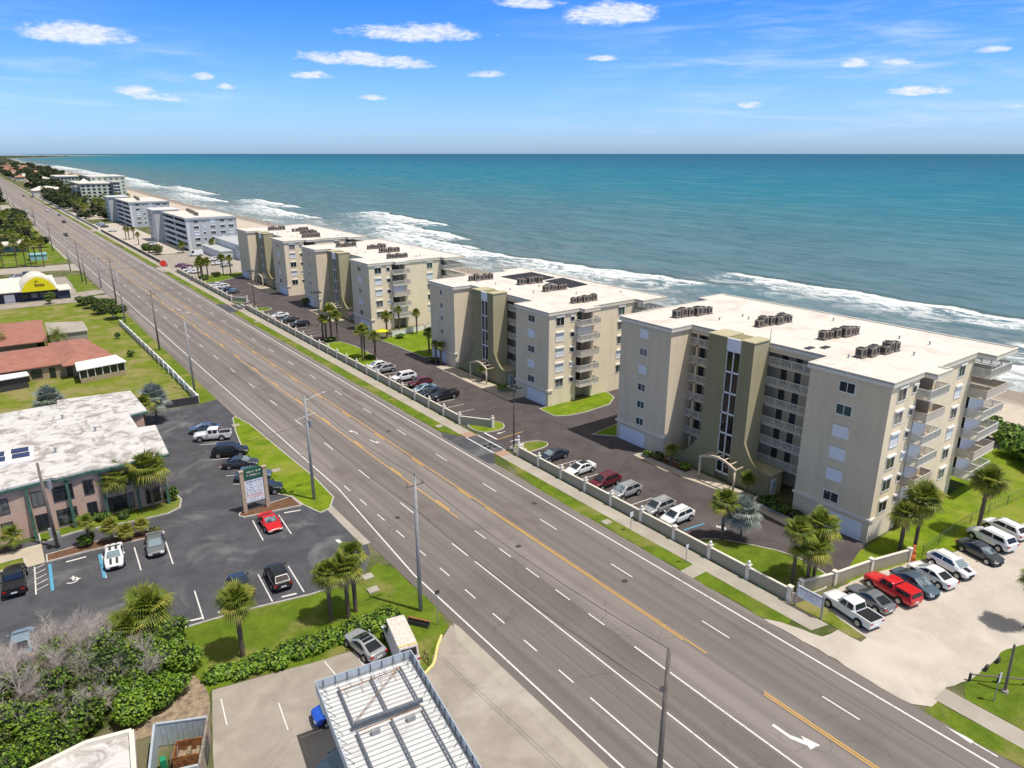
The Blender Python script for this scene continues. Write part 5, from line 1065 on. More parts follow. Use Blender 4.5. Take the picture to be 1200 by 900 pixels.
def carproto(kind):
    o=thing('parked_car','car','car')
    K={ # L,W, hood z, belt z, roof z, greenhouse x: base front, roof front, roof rear, base rear ; deck z, wheel r
     'sedan':(4.75,1.84,.90,1.0,1.45,1.35,.40,-.80,-1.85,1.06,.34),
     'coupe':(4.65,1.88,.88,.97,1.38,1.05,.15,-.80,-1.95,1.04,.35),
     'sports':(4.45,1.92,.74,.83,1.2,.75,-.1,-.75,-1.85,.93,.35),
     'suv':(4.65,1.88,1.04,1.14,1.66,1.42,.62,-1.60,-2.18,1.14,.37),
     'bigsuv':(4.95,1.98,1.14,1.24,1.80,1.40,.72,-1.9,-2.36,1.24,.40),
     'hatch':(4.15,1.78,.96,1.04,1.52,1.35,.5,-1.25,-1.95,1.04,.33),
     'pickup':(5.6,1.96,1.14,1.2,1.86,1.15,.6,-.75,-.98,1.2,.40),
     'capped':(5.5,1.90,1.08,1.14,1.74,1.2,.65,-.6,-.8,1.14,.38),
     'jeep':(5.4,1.88,1.16,1.22,1.88,.85,.6,-.9,-1.0,1.2,.43),
     'van':(5.9,2.05,1.15,1.3,2.5,2.3,1.6,-2.85,-2.93,1.3,.36)}[kind]
    L,W,zh,zb,zr,gf,rf,rr_,gr,zd,wr=K; h=W/2; f=L/2; zlo=.22 if wr<.37 else .34; track=h
    b=MB()
    st=[(f,h*.70,h*.74,zlo+.12,zh-.30,zh-.26),(f-.12,h*.86,h*.88,zlo,zh-.22,zh-.12),(f-.5,h*.95,h*.96,zlo,zh-.10,zh-.04),(f-1.0,h*.98,h,zlo,zh-.03,zh+.0),(gf,h*.98,h,zlo,zb,zh+.06)]
    if kind in('pickup','jeep'):
        st+=[(gr,h*.98,h,zlo,zb,zb)]; loft(b,st)
        b.box(-f+.05,-h*.98,zlo+.1,gr-.005,h*.98,zd-.42); b.box(-f+.05,-h*.98,zd-.419,gr-.005,-h*.86,zd); b.box(-f+.05,h*.86,zd-.419,gr-.005,h*.98,zd); b.box(-f,-h*.98,zlo+.15,-f+.049,h*.98,zd)
    else:
        zt_=zd; st+=[((gf+gr)/2,h*.98,h*1.0,zlo,zb,zb),(gr+.1,h*.98,h*.99,zlo,zb,zb)]
        if kind in('sedan','coupe','sports'): st+=[(-f+.35,h*.94,h*.95,zlo,zd-.04,zd),(-f+.08,h*.88,h*.90,zlo+.02,zd-.1,zd-.03),(-f,h*.76,h*.8,zlo+.12,zd-.22,zd-.18)]
        else: st+=[(-f+.25,h*.95,h*.97,zlo,zb,zb),(-f+.04,h*.92,h*.94,zlo+.04,zb-.02,zb-.01),(-f,h*.84,h*.88,zlo+.1,zb-.1,zb-.06)]
        loft(b,st)
    body=b.build('body','p_white',o,smooth='angle' if kind in('pickup','jeep') else True)
    if kind not in('pickup','jeep'): ss=body.modifiers.new('s','SUBSURF'); ss.levels=1; ss.render_levels=2
    # greenhouse
    bw=h*.93; rw=h*.76 if kind not in('van','capped','jeep','pickup','bigsuv') else h*.82
    A=[(gf,bw*.86,zb-.02),(rf,rw*.94,zr-.03),((rf+rr_)/2,rw,zr),(rr_,rw*.96,zr-.03),(gr,bw*.90,zb-.02)]
    b=MB(); v=[]
    mid=(rf*.5+rr_*.5)
    base=[(gf,bw*.86),(gf-.35,bw),(mid,bw),(gr+.3,bw),(gr,bw*.90)]; top=[(rf,rw*.9,zr-.05),(rf-.18,rw,zr-.015),(mid,rw,zr),(rr_+.12,rw,zr-.02),(rr_,rw*.9,zr-.06)]
    for s_ in (1,-1):
        v+=[(x,s_*y,zb-.03) for x,y in base]+[(x,s_*y,z) for x,y,z in top]
    fs=[]
    for i in range(4): fs+=[(i,5+i,6+i,1+i),(10+i,11+i,16+i,15+i)]
    fs+=[(5+i,15+i,16+i,6+i) for i in range(4)]+[(0,10,15,5),(4,9,19,14)]
    b.add(v,fs); cab=b.build('cabin','p_white',o,bevel=.07)
    def pane(name,q,off,m='cglass'):
        q=[Vector(p) for p in q]; n=(q[1]-q[0]).cross(q[3]-q[0]).normalized(); c0=sum(q,Vector())/4
        if n.dot(c0-Vector((mid,0,zb)))<0: n=-n
        bb=MB(); bb.add([p+n*off for p in q],[(0,1,2,3)]); return bb.build(name,m,o)
    def inset(a,b_,c_,d,u=.07,w_=.1):   # a,b bottom ; d,c top
        def P(s,t_): lo=lerp(a,b_,s); hi=lerp(d,c_,s); return lerp(lo,hi,t_)
        return [P(u,w_),P(1-u,w_),P(1-u,1-w_*.8),P(u,1-w_*.8)]
    pane('windscreen',inset((gf,-bw*.86,zb-.03),(gf,bw*.86,zb-.03),(rf,rw*.9,zr-.05),(rf,-rw*.9,zr-.05),.05,.04),.012,'cwind')
    pane('rear_window',inset((gr,bw*.9,zb-.03),(gr,-bw*.9,zb-.03),(rr_,-rw*.9,zr-.06),(rr_,rw*.9,zr-.06),.07,.12 if kind not in('van',) else .2),.012)
    for s_ in (1,-1):
        if kind=='van': segs=[(gf-.35,gf-1.5)]
        elif kind in('pickup','jeep','capped'): segs=[(gf-.35,mid+.02),(mid-.04,gr+.15)]
        elif kind in('sports','coupe'): segs=[(gf-.35,gr+.55)]
        else: segs=[(gf-.35,mid+.04),(mid-.04,gr+.35)]
        for xa,xb in segs:
            def tx(x): 
                if x>mid: return mid+(x-mid)/(gf-.35-mid)*(rf-.18-mid)
                return mid+(x-mid)/(gr+.3-mid)*(rr_+.12-mid)
            pane('side_window',[(xa-.03,s_*bw,zb+.03),(xb+.03,s_*bw,zb+.03),(tx(xb)+.03,s_*(rw+.0)+s_*(bw-rw)*.14,zr-.1),(tx(xa)-.03,s_*(rw)+s_*(bw-rw)*.14,zr-.1)],.03)
    if kind=='capped':
        b=MB(); b.add([(gr-.03,-h*.93,zd-.02),(gr-.03,h*.93,zd-.02),(-f+.06,h*.93,zd-.02),(-f+.06,-h*.93,zd-.02),(gr-.03,-h*.80,zr-.06),(gr-.03,h*.80,zr-.06),(-f+.22,h*.8,zr-.06),(-f+.22,-h*.8,zr-.06)],[(0,1,5,4),(1,2,6,5),(2,3,7,6),(3,0,4,7),(4,5,6,7)]); b.build('bed_cap','p_white',o,bevel=.03)
        for s_ in (1,-1): pane('side_window',[(gr-.25,s_*h*.93,zd+.08),(-f+.35,s_*h*.93,zd+.08),(-f+.42,s_*h*.84,zr-.2),(gr-.25,s_*h*.84,zr-.2)],.02)
        pane('rear_window',[(-f+.07,h*.75,zd+.06),(-f+.07,-h*.75,zd+.06),(-f+.2,-h*.68,zr-.16),(-f+.2,h*.68,zr-.16)],.015)
    if kind in('pickup','jeep'):
        b=MB(); b.box(-f+.06,-h*.85,zd-.14,gr-.05,h*.85,zd-.08); b.build('bed_cover','black',o)
    if kind in('suv','bigsuv'):
        for s_ in (-1,1): b=MB(); b.tube((rf-.3,s_*rw*.86,zr+.05),(rr_+.2,s_*rw*.86,zr+.05),.022,n=5); b.build('roof_rail','darkm',o)
    b=MB(); b.box(-f+.25,-h*.93,zlo-.08,f-.3,h*.93,zlo+.05); b.build('underbody','black',o)
    xs=(f-.92,-f+.95) if L<5.3 else (f-.98,-f+1.25)
    for x in xs:
        for s_ in (-1,1): b=MB(); b.tube((x,s_*(h-.03),wr+.02),(x,s_*(h+.012),wr+.02),wr+.075,n=18); b.build('wheel_arch','black',o)
    wheelset(o,xs,h+.06,wr)
    for s_ in (-1,1):
        b=MB(); b.add([(f-.03,s_*h*.80,zh-.36),(f+.015,s_*h*.45,zh-.36),(f-.02,s_*h*.45,zh-.22),(f-.15,s_*h*.88,zh-.2),(f-.28,s_*h*.93,zh-.34)],[(0,1,2,3) if s_>0 else (3,2,1,0),(0,3,4) if s_>0 else (4,3,0)]); b.build('headlight','lampw',o)
        b=MB(); b.box(-f-.012,s_*h*.78-.16,zd-.34,-f+.1,s_*h*.78+.16 if kind!='van' else s_*h*.78+.08,zd-.16); b.build('taillight','lampr',o)
        b=MB(); b.box(gf-.45,s_*(h+.02)-.02,zb+.02,gf-.25,s_*(h+.14)+.02 if s_>0 else s_*(h+.14),zb+.16) if s_>0 else b.box(gf-.45,-(h+.15),zb+.02,gf-.25,-(h+.0),zb+.16); b.build('mirror','p_white',o)
    b=MB(); b.box(f-.02,-h*.42,zlo+.1,f+.012,h*.42,zh-.32); b.build('grille','black',o)
    b=MB(); b.box(-f-.015,-.26,zlo+.28,-f+.02,.26,zlo+.42); b.build('number_plate','signw',o)
    return o
PROTO={}
def car(kind,col,x,y,ang,label,group=None,sc_=1,name=None):
    """ang: heading in degrees, 0 = +X (toward the sea), 90 = +Y (up the road)"""
    if kind not in PROTO: PROTO[kind]=carproto(kind); PROTO[kind]['_src']=1; kids(PROTO[kind]); [kids(k) for k in kids(PROTO[kind])]
    o=copy_tree(PROTO[kind]); o.location=(x,y,.03); o.rotation_euler=(0,0,rad(ang)); o['label']=label; 
    if '_src' in o: del o['_src']
    if group: o['group']=group
    o.scale=(sc_,)*3
    if name: o.name=name
    for ch in o.children if False else [q for q in C.objects[-40:] if q.parent==o]:
        n=ch.name.split('.')[0]
        if n in('body','cabin','mirror','bed_cap'):
            ch.material_slots[0].link='OBJECT'; ch.material_slots[0].material=M['p_'+col]
    return o
def car(kind,col,x,y,ang,label,group=None,sc_=1,name=None):
    if kind not in PROTO: PROTO[kind]=carproto(kind); kids(PROTO[kind]); [kids(k) for k in kids(PROTO[kind])]
    p=PROTO[kind]; o=p.copy(); C.objects.link(o); o.name=name or {'pickup':'parked_pickup','jeep':'parked_pickup','capped':'parked_pickup','van':'parked_van'}.get(kind,'parked_car')
    o.location=(x,y,.03); o.rotation_euler=(0,0,rad(ang)); o['label']=label; o['category']={'pickup':'pickup truck','jeep':'pickup truck','capped':'pickup truck','van':'van'}.get(kind,'car')
    if group: o['group']=group
    for k in kids(p):
        c=k.copy(); C.objects.link(c); c.parent=o
        if k.name.split('.')[0] in('body','cabin','mirror','bed_cap'): c.material_slots[0].link='OBJECT'; c.material_slots[0].material=M['p_'+col]
        for g in kids(k): q=g.copy(); C.objects.link(q); q.parent=c
    return o
A=-24
CARS=[('sedan','navy',61.1,72.2,180,'dark navy sedan parked first from the entrance at the nearest condo wall'),
('sedan','white',61.1,66.4,180,'white hatch-roofed car with a black glass roof by the nearest condo wall'),
('suv','maroon',61.0,61.4,180,'dark maroon car between the white and the silver car at the condo wall'),
('suv','silver',61.1,57.7,180,'silver grey sport utility car beside the maroon one at the condo wall'),
('suv','silver',61.3,52.2,180,'silver beige car with roof rails, second from the blue bay line'),
('suv','white',61.2,49.2,180,'white sport utility car beside the blue painted bay line'),
('hatch','white',61.2,128.6,180,'white small car at the north end of the second condo car row'),
('suv','silver',61.2,125.6,180,'pale silver car next to the northernmost car of the second condo row'),
('bigsuv','white',61.6,118.2,180,'large white sport utility car in front of the second condo'),
('suv','maroon',62.5,113.4,180,'red maroon large car in front of the second condo'),
('sedan','lblue',61.4,109.8,180,'pale blue sedan beside the maroon car in front of the second condo'),
('hatch','navy',61.4,106.9,180,'dark blue car tucked beside the black pickup'),
('pickup','black',62.2,104.3,180,'black pickup truck with open bed in front of the second condo'),
('sedan','white',61.6,187.6,180,'white sedan in front of the third condo'),
('sedan','charcoal',62.0,181.4,180,'dark sedan in front of the third condo'),
('suv','black',62.2,174.4,180,'black sport utility car in front of the third condo'),
('sedan','white',61.1,246.6,180,'white car farthest from the camera in the fourth condo row'),
('suv','white',61.3,241.2,180,'white car second from the far end in the fourth condo row'),
('sedan','navy',61.5,236,180,'dark blue car in the fourth condo row'),
('hatch','slate',61.6,230.8,180,'slate coloured car nearest the camera in the fourth condo row'),
('pickup','white',60.5,27.1,79,'white pickup truck with a dark bed cover beside the white board sign'),
('coupe','grey',63.8,27.0,79,'grey coupe between the white pickup and the red truck'),
('capped','red',67.0,26.5,79,'red pickup truck with a red bed cap in the sandy lot'),
('sedan','slate',70.0,25.6,258,'slate blue sedan parked nose out beside the red truck'),
('sedan','white',72.9,25.3,79,'white sedan between the slate sedan and the white striped car'),
('suv','white',76.3,24.9,257,'white car with a dark bonnet stripe parked nose out in the sandy lot'),
('sedan','charcoal',81.8,24.2,255,'charcoal black sedan parked nose out in the sandy lot'),
('bigsuv','white',85.7,24.6,76,'large white sport utility car beside the charcoal sedan'),
('suv','white',89.5,24.6,76,'rightmost white car in the sandy lot near the frame edge'),
('sedan','slate',23.5,113.0,156,'dark slate sedan behind the white off-road pickup'),
('jeep','white',23.6,109.2,156,'white off-road pickup with dark bed in the office lot'),
('bigsuv','black',24.0,101.3,-26,'black sport utility car beside the roadside grass of the office lot'),
('sedan','charcoal',24.0,96.4,-26,'charcoal sedan in the office lot directly beyond the directory sign'),
('suv','slate',24.2,91.2,-26,'grey car half hidden behind the directory sign'),
('suv','dgreen',24.0,86.4,-24,'very dark green car parked right behind the directory sign posts'),
('sports','red',21.7,77.2,268,'red sports car in front of the directory sign'),
('coupe','white',5.6,79.7,262,'white muscle coupe with two dark racing stripes'),
('sedan','grey',9.7,79.8,262,'grey sedan beside the striped white coupe'),
('pickup','black',-3.3,80.6,86,'black pickup truck at the left edge of the office lot'),
('suv','black',18.5,65.3,85,'black car parked at the south kerb of the office lot'),
('sedan','navy',14.9,66.0,85,'dark blue sedan half hidden by the lone palm'),
('sedan','navy',6.2,66.9,85,'dark blue car partly hidden by the bright palm over the thicket'),
('sedan','lblue',-3.4,68.4,85,'pale blue car hidden behind the bare grey trees'),
('coupe','silver',21.0,50.2,98,'silver coupe with a large dark glass roof beside the hedge'),
('van','white',23.5,48.2,77,'white van with a rust-spotted roof beside the hedge'),
('hatch','blue',16.0,44.3,172,'bright blue car poking out from under the canopy'),
('sedan','lblue',14.6,39.4,188,'pale blue car in the shade of the canopy at the bottom edge'),
('suv','silver',8.6,303.5,200,'silver van-like car behind the yellow sign shop'),
('suv','slate',11.8,309.5,80,'grey car behind the yellow sign shop next to the silver one'),
('sedan','black',3.0,313,90,'black car at the left edge beyond the shop'),
('sedan','purple',62.0,299.5,180,'purple car farther from the camera, near the red round sign'),
('suv','purple',62.4,293,180,'purple car nearer the camera, inside the grey apartment lot'),
('sedan','white',62.0,286.5,180,'white car beside the purple cars'),
('suv','white',61.8,279.5,180,'white car nearest the palms in the grey apartment lot'),
('van','white',74.6,329,175,'white van in front of the nearer grey apartment block'),
('suv','white',76.6,309,200,'white car between the palms and the annex'),
('sedan','white',74.8,297,190,'white sedan south of the annex ramp'),
('sedan','silver',76.5,290,190,'silver sedan nearest the fourth condo lawn'),
('bigsuv','white',66.5,379.5,150,'white large car by the nearer grey apartment gallery'),
('sedan','charcoal',62.4,492,180,'dark car in the farther grey apartment lot'),
('sedan','white',62.4,463,180,'white car near the wall between the grey apartment blocks'),
('suv','lblue',62.6,505,180,'pale blue car in the farther grey apartment lot'),
('sedan','silver',62.6,512,180,'silver car farthest in the grey apartment lot'),
('sedan','black',46.6,905,90,'tiny dark car farthest up the road'),
('sedan','white',34.4,662,270,'white car heading toward the camera far up the road on the left'),
('sedan','silver',34.6,612,270,'silver car heading toward the camera in the outer left lane'),
('suv','white',46.9,655,90,'white car driving away far up the road'),
('sedan','grey',50.1,607,90,'grey car driving away in the outer right lane'),
('bigsuv','black',46.5,541,90,'black large car driving away along the centre lane'),
('suv','charcoal',38.6,452,270,'dark car nearest on the road heading toward the camera')]
for a in CARS:
    o=car(*a)
    l=a[5]
    if a[1]=='white' and 'racing stripes' in l:
        for s_ in (-.3,.3):
            b=MB(); b.box(-.75,s_-.13,1.384,.05,s_+.13,1.392); b.add([(2.15,s_-.12,.80),(2.15,s_+.12,.80),(1.75,s_+.12,.90),(1.75,s_-.12,.90),(1.12,s_+.12,.965),(1.12,s_-.12,.965)],[(0,1,2,3),(3,2,4,5)]); b.add([(-1.95,s_-.12,1.07),(-1.95,s_+.12,1.07),(-2.25,s_+.12,1.02),(-2.25,s_-.12,1.02)],[(0,1,2,3)]); b.build('racing_stripe','darkm',o)
    if 'bonnet stripe' in l: b=MB(); b.add([(2.12,-.25,.99),(2.12,.25,.99),(1.45,.25,1.13),(1.45,-.25,1.13)],[(0,1,2,3)]); b.build('bonnet_stripe','black',o)
    if 'black glass roof' in l or 'large dark glass roof' in l: b=MB(); b.box(-.75,-.5,1.37 if 'large' in l else 1.45,.1,.5,1.378 if 'large' in l else 1.458); b.build('glass_roof','cglass',o)
    if 'rust-spotted' in l:
        b=MB()
        for i in range(6): b.box(-2.6+i*.75,-.8,2.50,-2.55+i*.75,.8,2.55)
        b.build('roof_rack','cream',o); b=MB(); b.box(-2.8,-.8,2.505,-2.66,.8,2.55); b.build('roof_trim','hose',o)
        for ch in [q for q in o.children]: 
            if ch.name.startswith('cabin'): ch.material_slots[0].material=mat('spotted white paint',(.78,.77,.75),.5,col2=(.62,.50,.40),scale=3.5,coord='P')
    if 'racing' in l: pass
PENDING=1
for p in ():
    for k in kids(p):
        for g in kids(k): bpy.data.objects.remove(g)
        bpy.data.objects.remove(k)
    bpy.data.objects.remove(p)
# ------------------------------------------------------------------ palms
def fan(b,rn,base,dr,L,pet,spread,nl,droop,mi):
    dr=Vector(dr).normalized(); up=Vector((0,0,1)); side=dr.cross(up)
    if side.length<.1: side=Vector((1,0,0))
    side.normalize(); nrm=side.cross(dr).normalized(); base=Vector(base)
    hub=base+dr*pet; b.tube(base,hub,.03,.02,3,mi,False)
    for i in range(nl):
        t_=(i/(nl-1)*2-1); a=t_*spread; d=(dr*math.cos(a)+side*math.sin(a)); l=L*(1-.25*abs(t_))*rn.uniform(.85,1.1)
        w_=side*math.cos(a)-dr*math.sin(a); wd=.052*L/1.1
        p1=hub+d*l*.6+nrm*(.10*l)-up*droop*l*.15; p2=hub+d*l+nrm*.0-up*(droop*l*(.45+.2*rn.random()))
        h0=hub+w_*0.01
        b.add([hub,p1-w_*wd+nrm*.02,p2,p1+w_*wd+nrm*.02],[(0,1,2,3)],mi)
def sabal(seed,n=54,R_=1.0,dead=12,mats=('pg','py','pb'),yel=.25):
    rn=random.Random(seed); o=thing('palm_tree','palm','palm tree'); 
    tr=MB(); k=7
    for i in range(k): tr.tube((0,0,i/k),(0,0,(i+1)/k),.20 if i%2 else .185,.19,9,cap=False)
    tr.build('trunk','trunk',o); b=MB()
    for i in range(n):
        u=(i+.5)/n; el=max(-.75,min(1.5,math.asin(max(-1,1.0-1.5*u))+rn.uniform(-.22,.22))); az_=i*2.39996+rn.uniform(-.4,.4)
        d=(math.cos(az_)*math.cos(el),math.sin(az_)*math.cos(el),math.sin(el)*.95+.12)
        mi=1 if rn.random()<yel+.3*(u>.65) else 0
        fan(b,rn,(0,0,0),d,rn.uniform(.95,1.45)*R_,rn.uniform(.45,1.15)*R_,1.35,16,.15+.75*u,mi)
    [fan(b,rn,(0,0,.1),(rn.uniform(-.35,.35),rn.uniform(-.35,.35),1),1.0*R_,rn.uniform(.3,.7)*R_,1.3,12,.1,0) for _ in range(7)]
    cr=b.build('crown',list(mats[:2]),o); d_=MB()
    for i in range(dead):
        az_=i*2*math.pi/max(1,dead)+rn.uniform(-.3,.3); el=rn.uniform(-1.25,-.65)
        fan(d_,rn,(0,0,-.15),(math.cos(az_)*math.cos(el),math.sin(az_)*math.cos(el),math.sin(el)),rn.uniform(.7,1.0)*R_,rn.uniform(.45,.9)*R_,.8,7,.9,0)
    if dead: d_.build('dead_fronds',mats[2],o)
    return o
def feather(seed,n=34,Lf=2.6,mats=('pg','pb')):
    rn=random.Random(seed); o=thing('palm_tree','palm','palm tree'); tr=MB(); tr.tube((0,0,0),(0,0,1),.26,.22,9,cap=False); tr.build('trunk','trunk',o); b=MB()
    for i in range(n):
        u=(i+.5)/n; el=1.25-1.55*u; az_=i*2.39996; p=Vector((0,0,0)); d=Vector((math.cos(az_)*math.cos(el),math.sin(az_)*math.cos(el),math.sin(el))); sg=7
        for s_ in range(sg):
            q=p+d*Lf/sg; side=d.cross(Vector((0,0,1))); side=side.normalized() if side.length>.05 else Vector((1,0,0))
            for sd_ in (-1,1):
                for h_ in (.2,.7):
                    m_=p.lerp(q,h_); l=.62*math.sin(math.pi*(.12+.82*(s_+h_)/sg)); t_=m_+side*sd_*l+d*l*.5-Vector((0,0,.22*l)); wv=d*.05
                    b.add([m_-wv,m_+wv,t_],[(0,1,2)],0 if rn.random()<.85 else 1)
            p=q; d=(d+Vector((0,0,-.26))).normalized()
    b.build('crown',['pg','py'],o); d_=MB(); [fan(d_,rn,(0,0,-.2),(math.cos(a),math.sin(a),-1.2),.7,.3,.5,5,.9,0) for a in [i*.8 for i in range(8)]]; d_.build('dead_fronds','pb',o); return o
PV=[sabal(1),sabal(2,40,1.0,16,yel=.35),sabal(3,34,.95,8,yel=.2)]; PSM=sabal(4,20,.62,3); PS=sabal(5,40,1.15,8,('silver','silver','pb'),.3); PD=feather(6); PY=sabal(8,46,1.0,8,('py','py','pb'),.6)
PFAR=sabal(9,16,1.25,5)
def palm(proto,x,y,h,label,group=None,s_=1,name=None,ts=1):
    rz=R.uniform(0,6.28); o=place(proto,(x,y,0),rz,label,group)
    for k in o.children if False else [q for q in LAST(o)]:
        n=k.name.split('.')[0]
        if n=='trunk': k.scale=(ts,ts,h)
        else: k.location=(0,0,h); k.scale=(s_,)*3
    return o
def LAST(o):
    if o.name in KIDS: return KIDS[o.name]
    return COPIED[o.name]
COPIED={}
def copy_tree(o,parent=None):
    c=o.copy(); C.objects.link(c); c.parent=parent; COPIED[c.name]=[copy_tree(ch,c) for ch in kids(o)]; return c
a_,b_,c_=PV
PALMS=[(a_,86.8,26.4,6.7,'palm behind the white cars on the lush lawn beside the chain-link fence',1.02),(c_,75.5,29.8,4.7,'smaller palm of the pair at the end of the olive side wall',.9),(a_,76.9,28.9,6.3,'taller palm of the pair at the end of the olive side wall',1.08),
(b_,60.2,33.2,6.4,'back left palm of the clump of three inside the wall corner',.8),(a_,61.3,32.2,4.4,'front palm of the clump of three inside the wall corner',1.0),(c_,63.2,32.6,6.2,'back right palm of the clump of three inside the wall corner',1.0),
(b_,61.9,43.2,4.9,'green palm partly behind the silver palm inside the condo wall',.85),(PS,63.5,41.8,3.6,'silver grey fan palm inside the nearest condo wall',.95),
(PS,18.3,122.4,4.0,'silver fan palm with a rounded crown beyond the office roof, beside the fence',1.25),(PS,4.9,140.5,1.2,'wide low silver fan palm in the rough grass behind the office',1.35),
(a_,12.0,55.7,5.6,'lone green palm above the hedge at the south kerb',.85),(b_,20.2,55.8,5.1,'left palm of the clump of three beside the concrete pole',.8),(a_,21.7,55.2,5.3,'front palm of the clump of three beside the concrete pole',.9),(c_,22.7,55.8,6.3,'back right palm of the clump of three beside the concrete pole',.75),
(b_,8.1,91.2,4.8,'left of two palms standing against the office front',.95),(a_,11.5,90.2,5.3,'right of two palms standing against the office front, near the building corner',1.05),(PSM,3.9,84.7,2.9,'small slim palm in the planter beside the office pole',1.0),(PSM,-3.0,88.6,1.9,'small palm in the planter at the left end of the office',1.1),
(PY,6.0,84.0,2.1,'bright yellow green bushy palm, tallest of three in the office planter',.6),(PY,7.4,83.6,1.2,'bright yellow green bushy palm at the front of the office planter',.55),(PY,9.1,83.7,1.4,'bright yellow green bushy palm at the right of the office planter',.5),
(a_,16.0,118.6,4.6,'palm at the back corner of the office roof beside the driveway',.85),(a_,6.0,62.2,3.6,'larger green and yellow palm rising out of the thicket beside the office lot',1.1),(a_,4.2,61.2,2.8,'green palm rising from the thicket left of the bright yellow one',.95),
(PD,10.2,182.9,3.9,'feathery date palm between the two shingle roofed houses',1.15),(PD,-.6,188.4,4.6,'feathery palm at the left frame edge by the house',1.0),
(c_,61.9,156.8,4.9,'short palm in front of the third condo entrance',.7),(b_,63.7,154.4,6.1,'palm on the lawn tip in front of the third condo',.8),(a_,63.1,156.6,7.2,'tallest palm on the lawn tip in front of the third condo',.85),(c_,61.5,157.8,5.2,'slender palm behind the tall one at the third condo',.6),
(b_,60.9,135.0,6.8,'palm with a dark crown at the near tip of the island lawn',.8),(a_,62.6,137.5,6.0,'palm with a bent look on the island lawn',.85),(c_,63.6,134.4,5.2,'short palm on the near end of the island lawn',.8),
(b_,74.2,149.8,5.4,'palm at the corner of the third condo garage',.8),(c_,78.6,151.8,6.0,'palm beside the white fence of the third condo lawn',.65),(a_,82.1,149.4,5.2,'slim palm on the seaward part of the third condo lawn',.65),(c_,75.6,132.4,4.6,'palm against the north wall of the second condo',.8),
(PSM,72.7,124.6,4.1,'thin triple palm, left stem, against the second condo front',1.0),(PSM,73.1,123.2,4.0,'thin triple palm, right stem, against the second condo front',1.0),
(b_,60.6,263.6,6.8,'leftmost palm of the roadside clump at the grey apartment lot',.9),(a_,62.4,262.0,6.3,'second palm of the roadside clump at the grey apartment lot',.9),(c_,59.4,262.2,5.6,'lower palm of the roadside clump at the grey apartment lot',.8),(b_,61.4,265.2,5.8,'rear palm of the roadside clump at the grey apartment lot',.9),
(a_,69.2,268.1,6.4,'left of two palms on the grass near the fourth condo',.85),(c_,71.4,266.6,6.1,'right of two palms on the grass near the fourth condo',.85),
(b_,72.6,343.5,3.4,'short palm at the corner of the nearer grey apartment block',1.0),(a_,83.4,336,4.7,'palm in front of the nearer grey apartment south face',.8),
(c_,62.0,418,5.0,'first of three thin palms at the grey apartment gallery',.75),(b_,62.6,413,5.2,'second of three thin palms at the grey apartment gallery',.75),(a_,65.2,415,5.0,'third of three thin palms at the grey apartment gallery',.75),(c_,62.4,386.4,4.9,'single palm in the pale lot between the grey blocks',.8),
(a_,19.1,330.7,9.4,'rightmost tall palm of the row along the side street',1.0),(b_,15.1,333.6,9.5,'second tall palm from the right along the side street',1.0),(c_,10.6,334.2,9.2,'third tall palm from the right along the side street',1.05),(a_,6.2,337.6,8.2,'tall palm at the left frame edge along the side street',1.0),(b_,13.6,339.4,7.3,'shorter palm standing behind the side street row',1.0),(c_,17.4,343,7.6,'shorter palm behind the rightmost side street palm',1.0),
(a_,73.0,52.0-4,2.6,'small pale palm beside the nearest condo entrance canopy',.55),(PSM,73.1,60.6,2.2,'small slim palm left of the nearest condo entrance',.9),(PSM,73.4,108.5,2.4,'small palm at the second condo entrance',.9),(b_,71.6,16.3,5.2,'palm at the right frame edge on the grass corner',.8)]
for i,(pr,x,y,h,l,s_) in enumerate(PALMS): palm(pr,x,y,h,l,None,s_*(1.28 if 'against the office front' in l else 1.13 if y<70 else 1.05),ts=R.uniform(.9,1.15))
# ------------------------------------------------------------------ leafy shrubs, hedges and trees
def leaves(b,rn,c,rx,ry,rz,n,sz,mis,zmin=.05,shell=.55):
    for i in range(n):
        while True:
            v=Vector((rn.uniform(-1,1),rn.uniform(-1,1),rn.uniform(-1,1)))
            if shell<v.length<1: break
        p=Vector((c[0]+v.x*rx,c[1]+v.y*ry,c[2]+v.z*rz)); 
        if p.z<zmin: p.z=zmin+rn.random()*.3
        nrm=(v+Vector((rn.uniform(-.8,.8),rn.uniform(-.8,.8),rn.uniform(-.2,1.2)))).normalized(); u=nrm.orthogonal().normalized(); u=(u*math.cos(i)+nrm.cross(u)*math.sin(i)); w_=nrm.cross(u); s_=sz*rn.uniform(.6,1.3)
        b.add([p-u*s_,p+w_*s_*.6,p+u*s_,p-w_*s_*.6],[(0,1,2,3)],rn.choice(mis))
def blob(name,blobs,n,sz,mats,mis,seed=1,core=.72,parent=None):
    rn=random.Random(seed); b=MB(); tot=sum(r[3]*r[4]+r[3]*r[5] for r in blobs)
    for x,y,z,rx,ry,rz in blobs:
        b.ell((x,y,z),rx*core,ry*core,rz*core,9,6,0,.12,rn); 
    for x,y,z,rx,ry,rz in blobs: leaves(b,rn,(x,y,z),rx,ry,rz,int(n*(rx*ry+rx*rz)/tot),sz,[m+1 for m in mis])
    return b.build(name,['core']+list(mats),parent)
def clumps(rn,x0,y0,x1,y1,k,r,h):
    return [(x0+(x1-x0)*(i+.5)/k+rn.uniform(-.3,.3),y0+(y1-y0)*(i+.5)/k+rn.uniform(-.5,.5),h*rn.uniform(.35,.55),r*rn.uniform(.8,1.25),r*rn.uniform(.7,1.2),h*rn.uniform(.45,.65)) for i in range(k)]
G3=('lg','ly','ld','lo')
rn=random.Random(21)
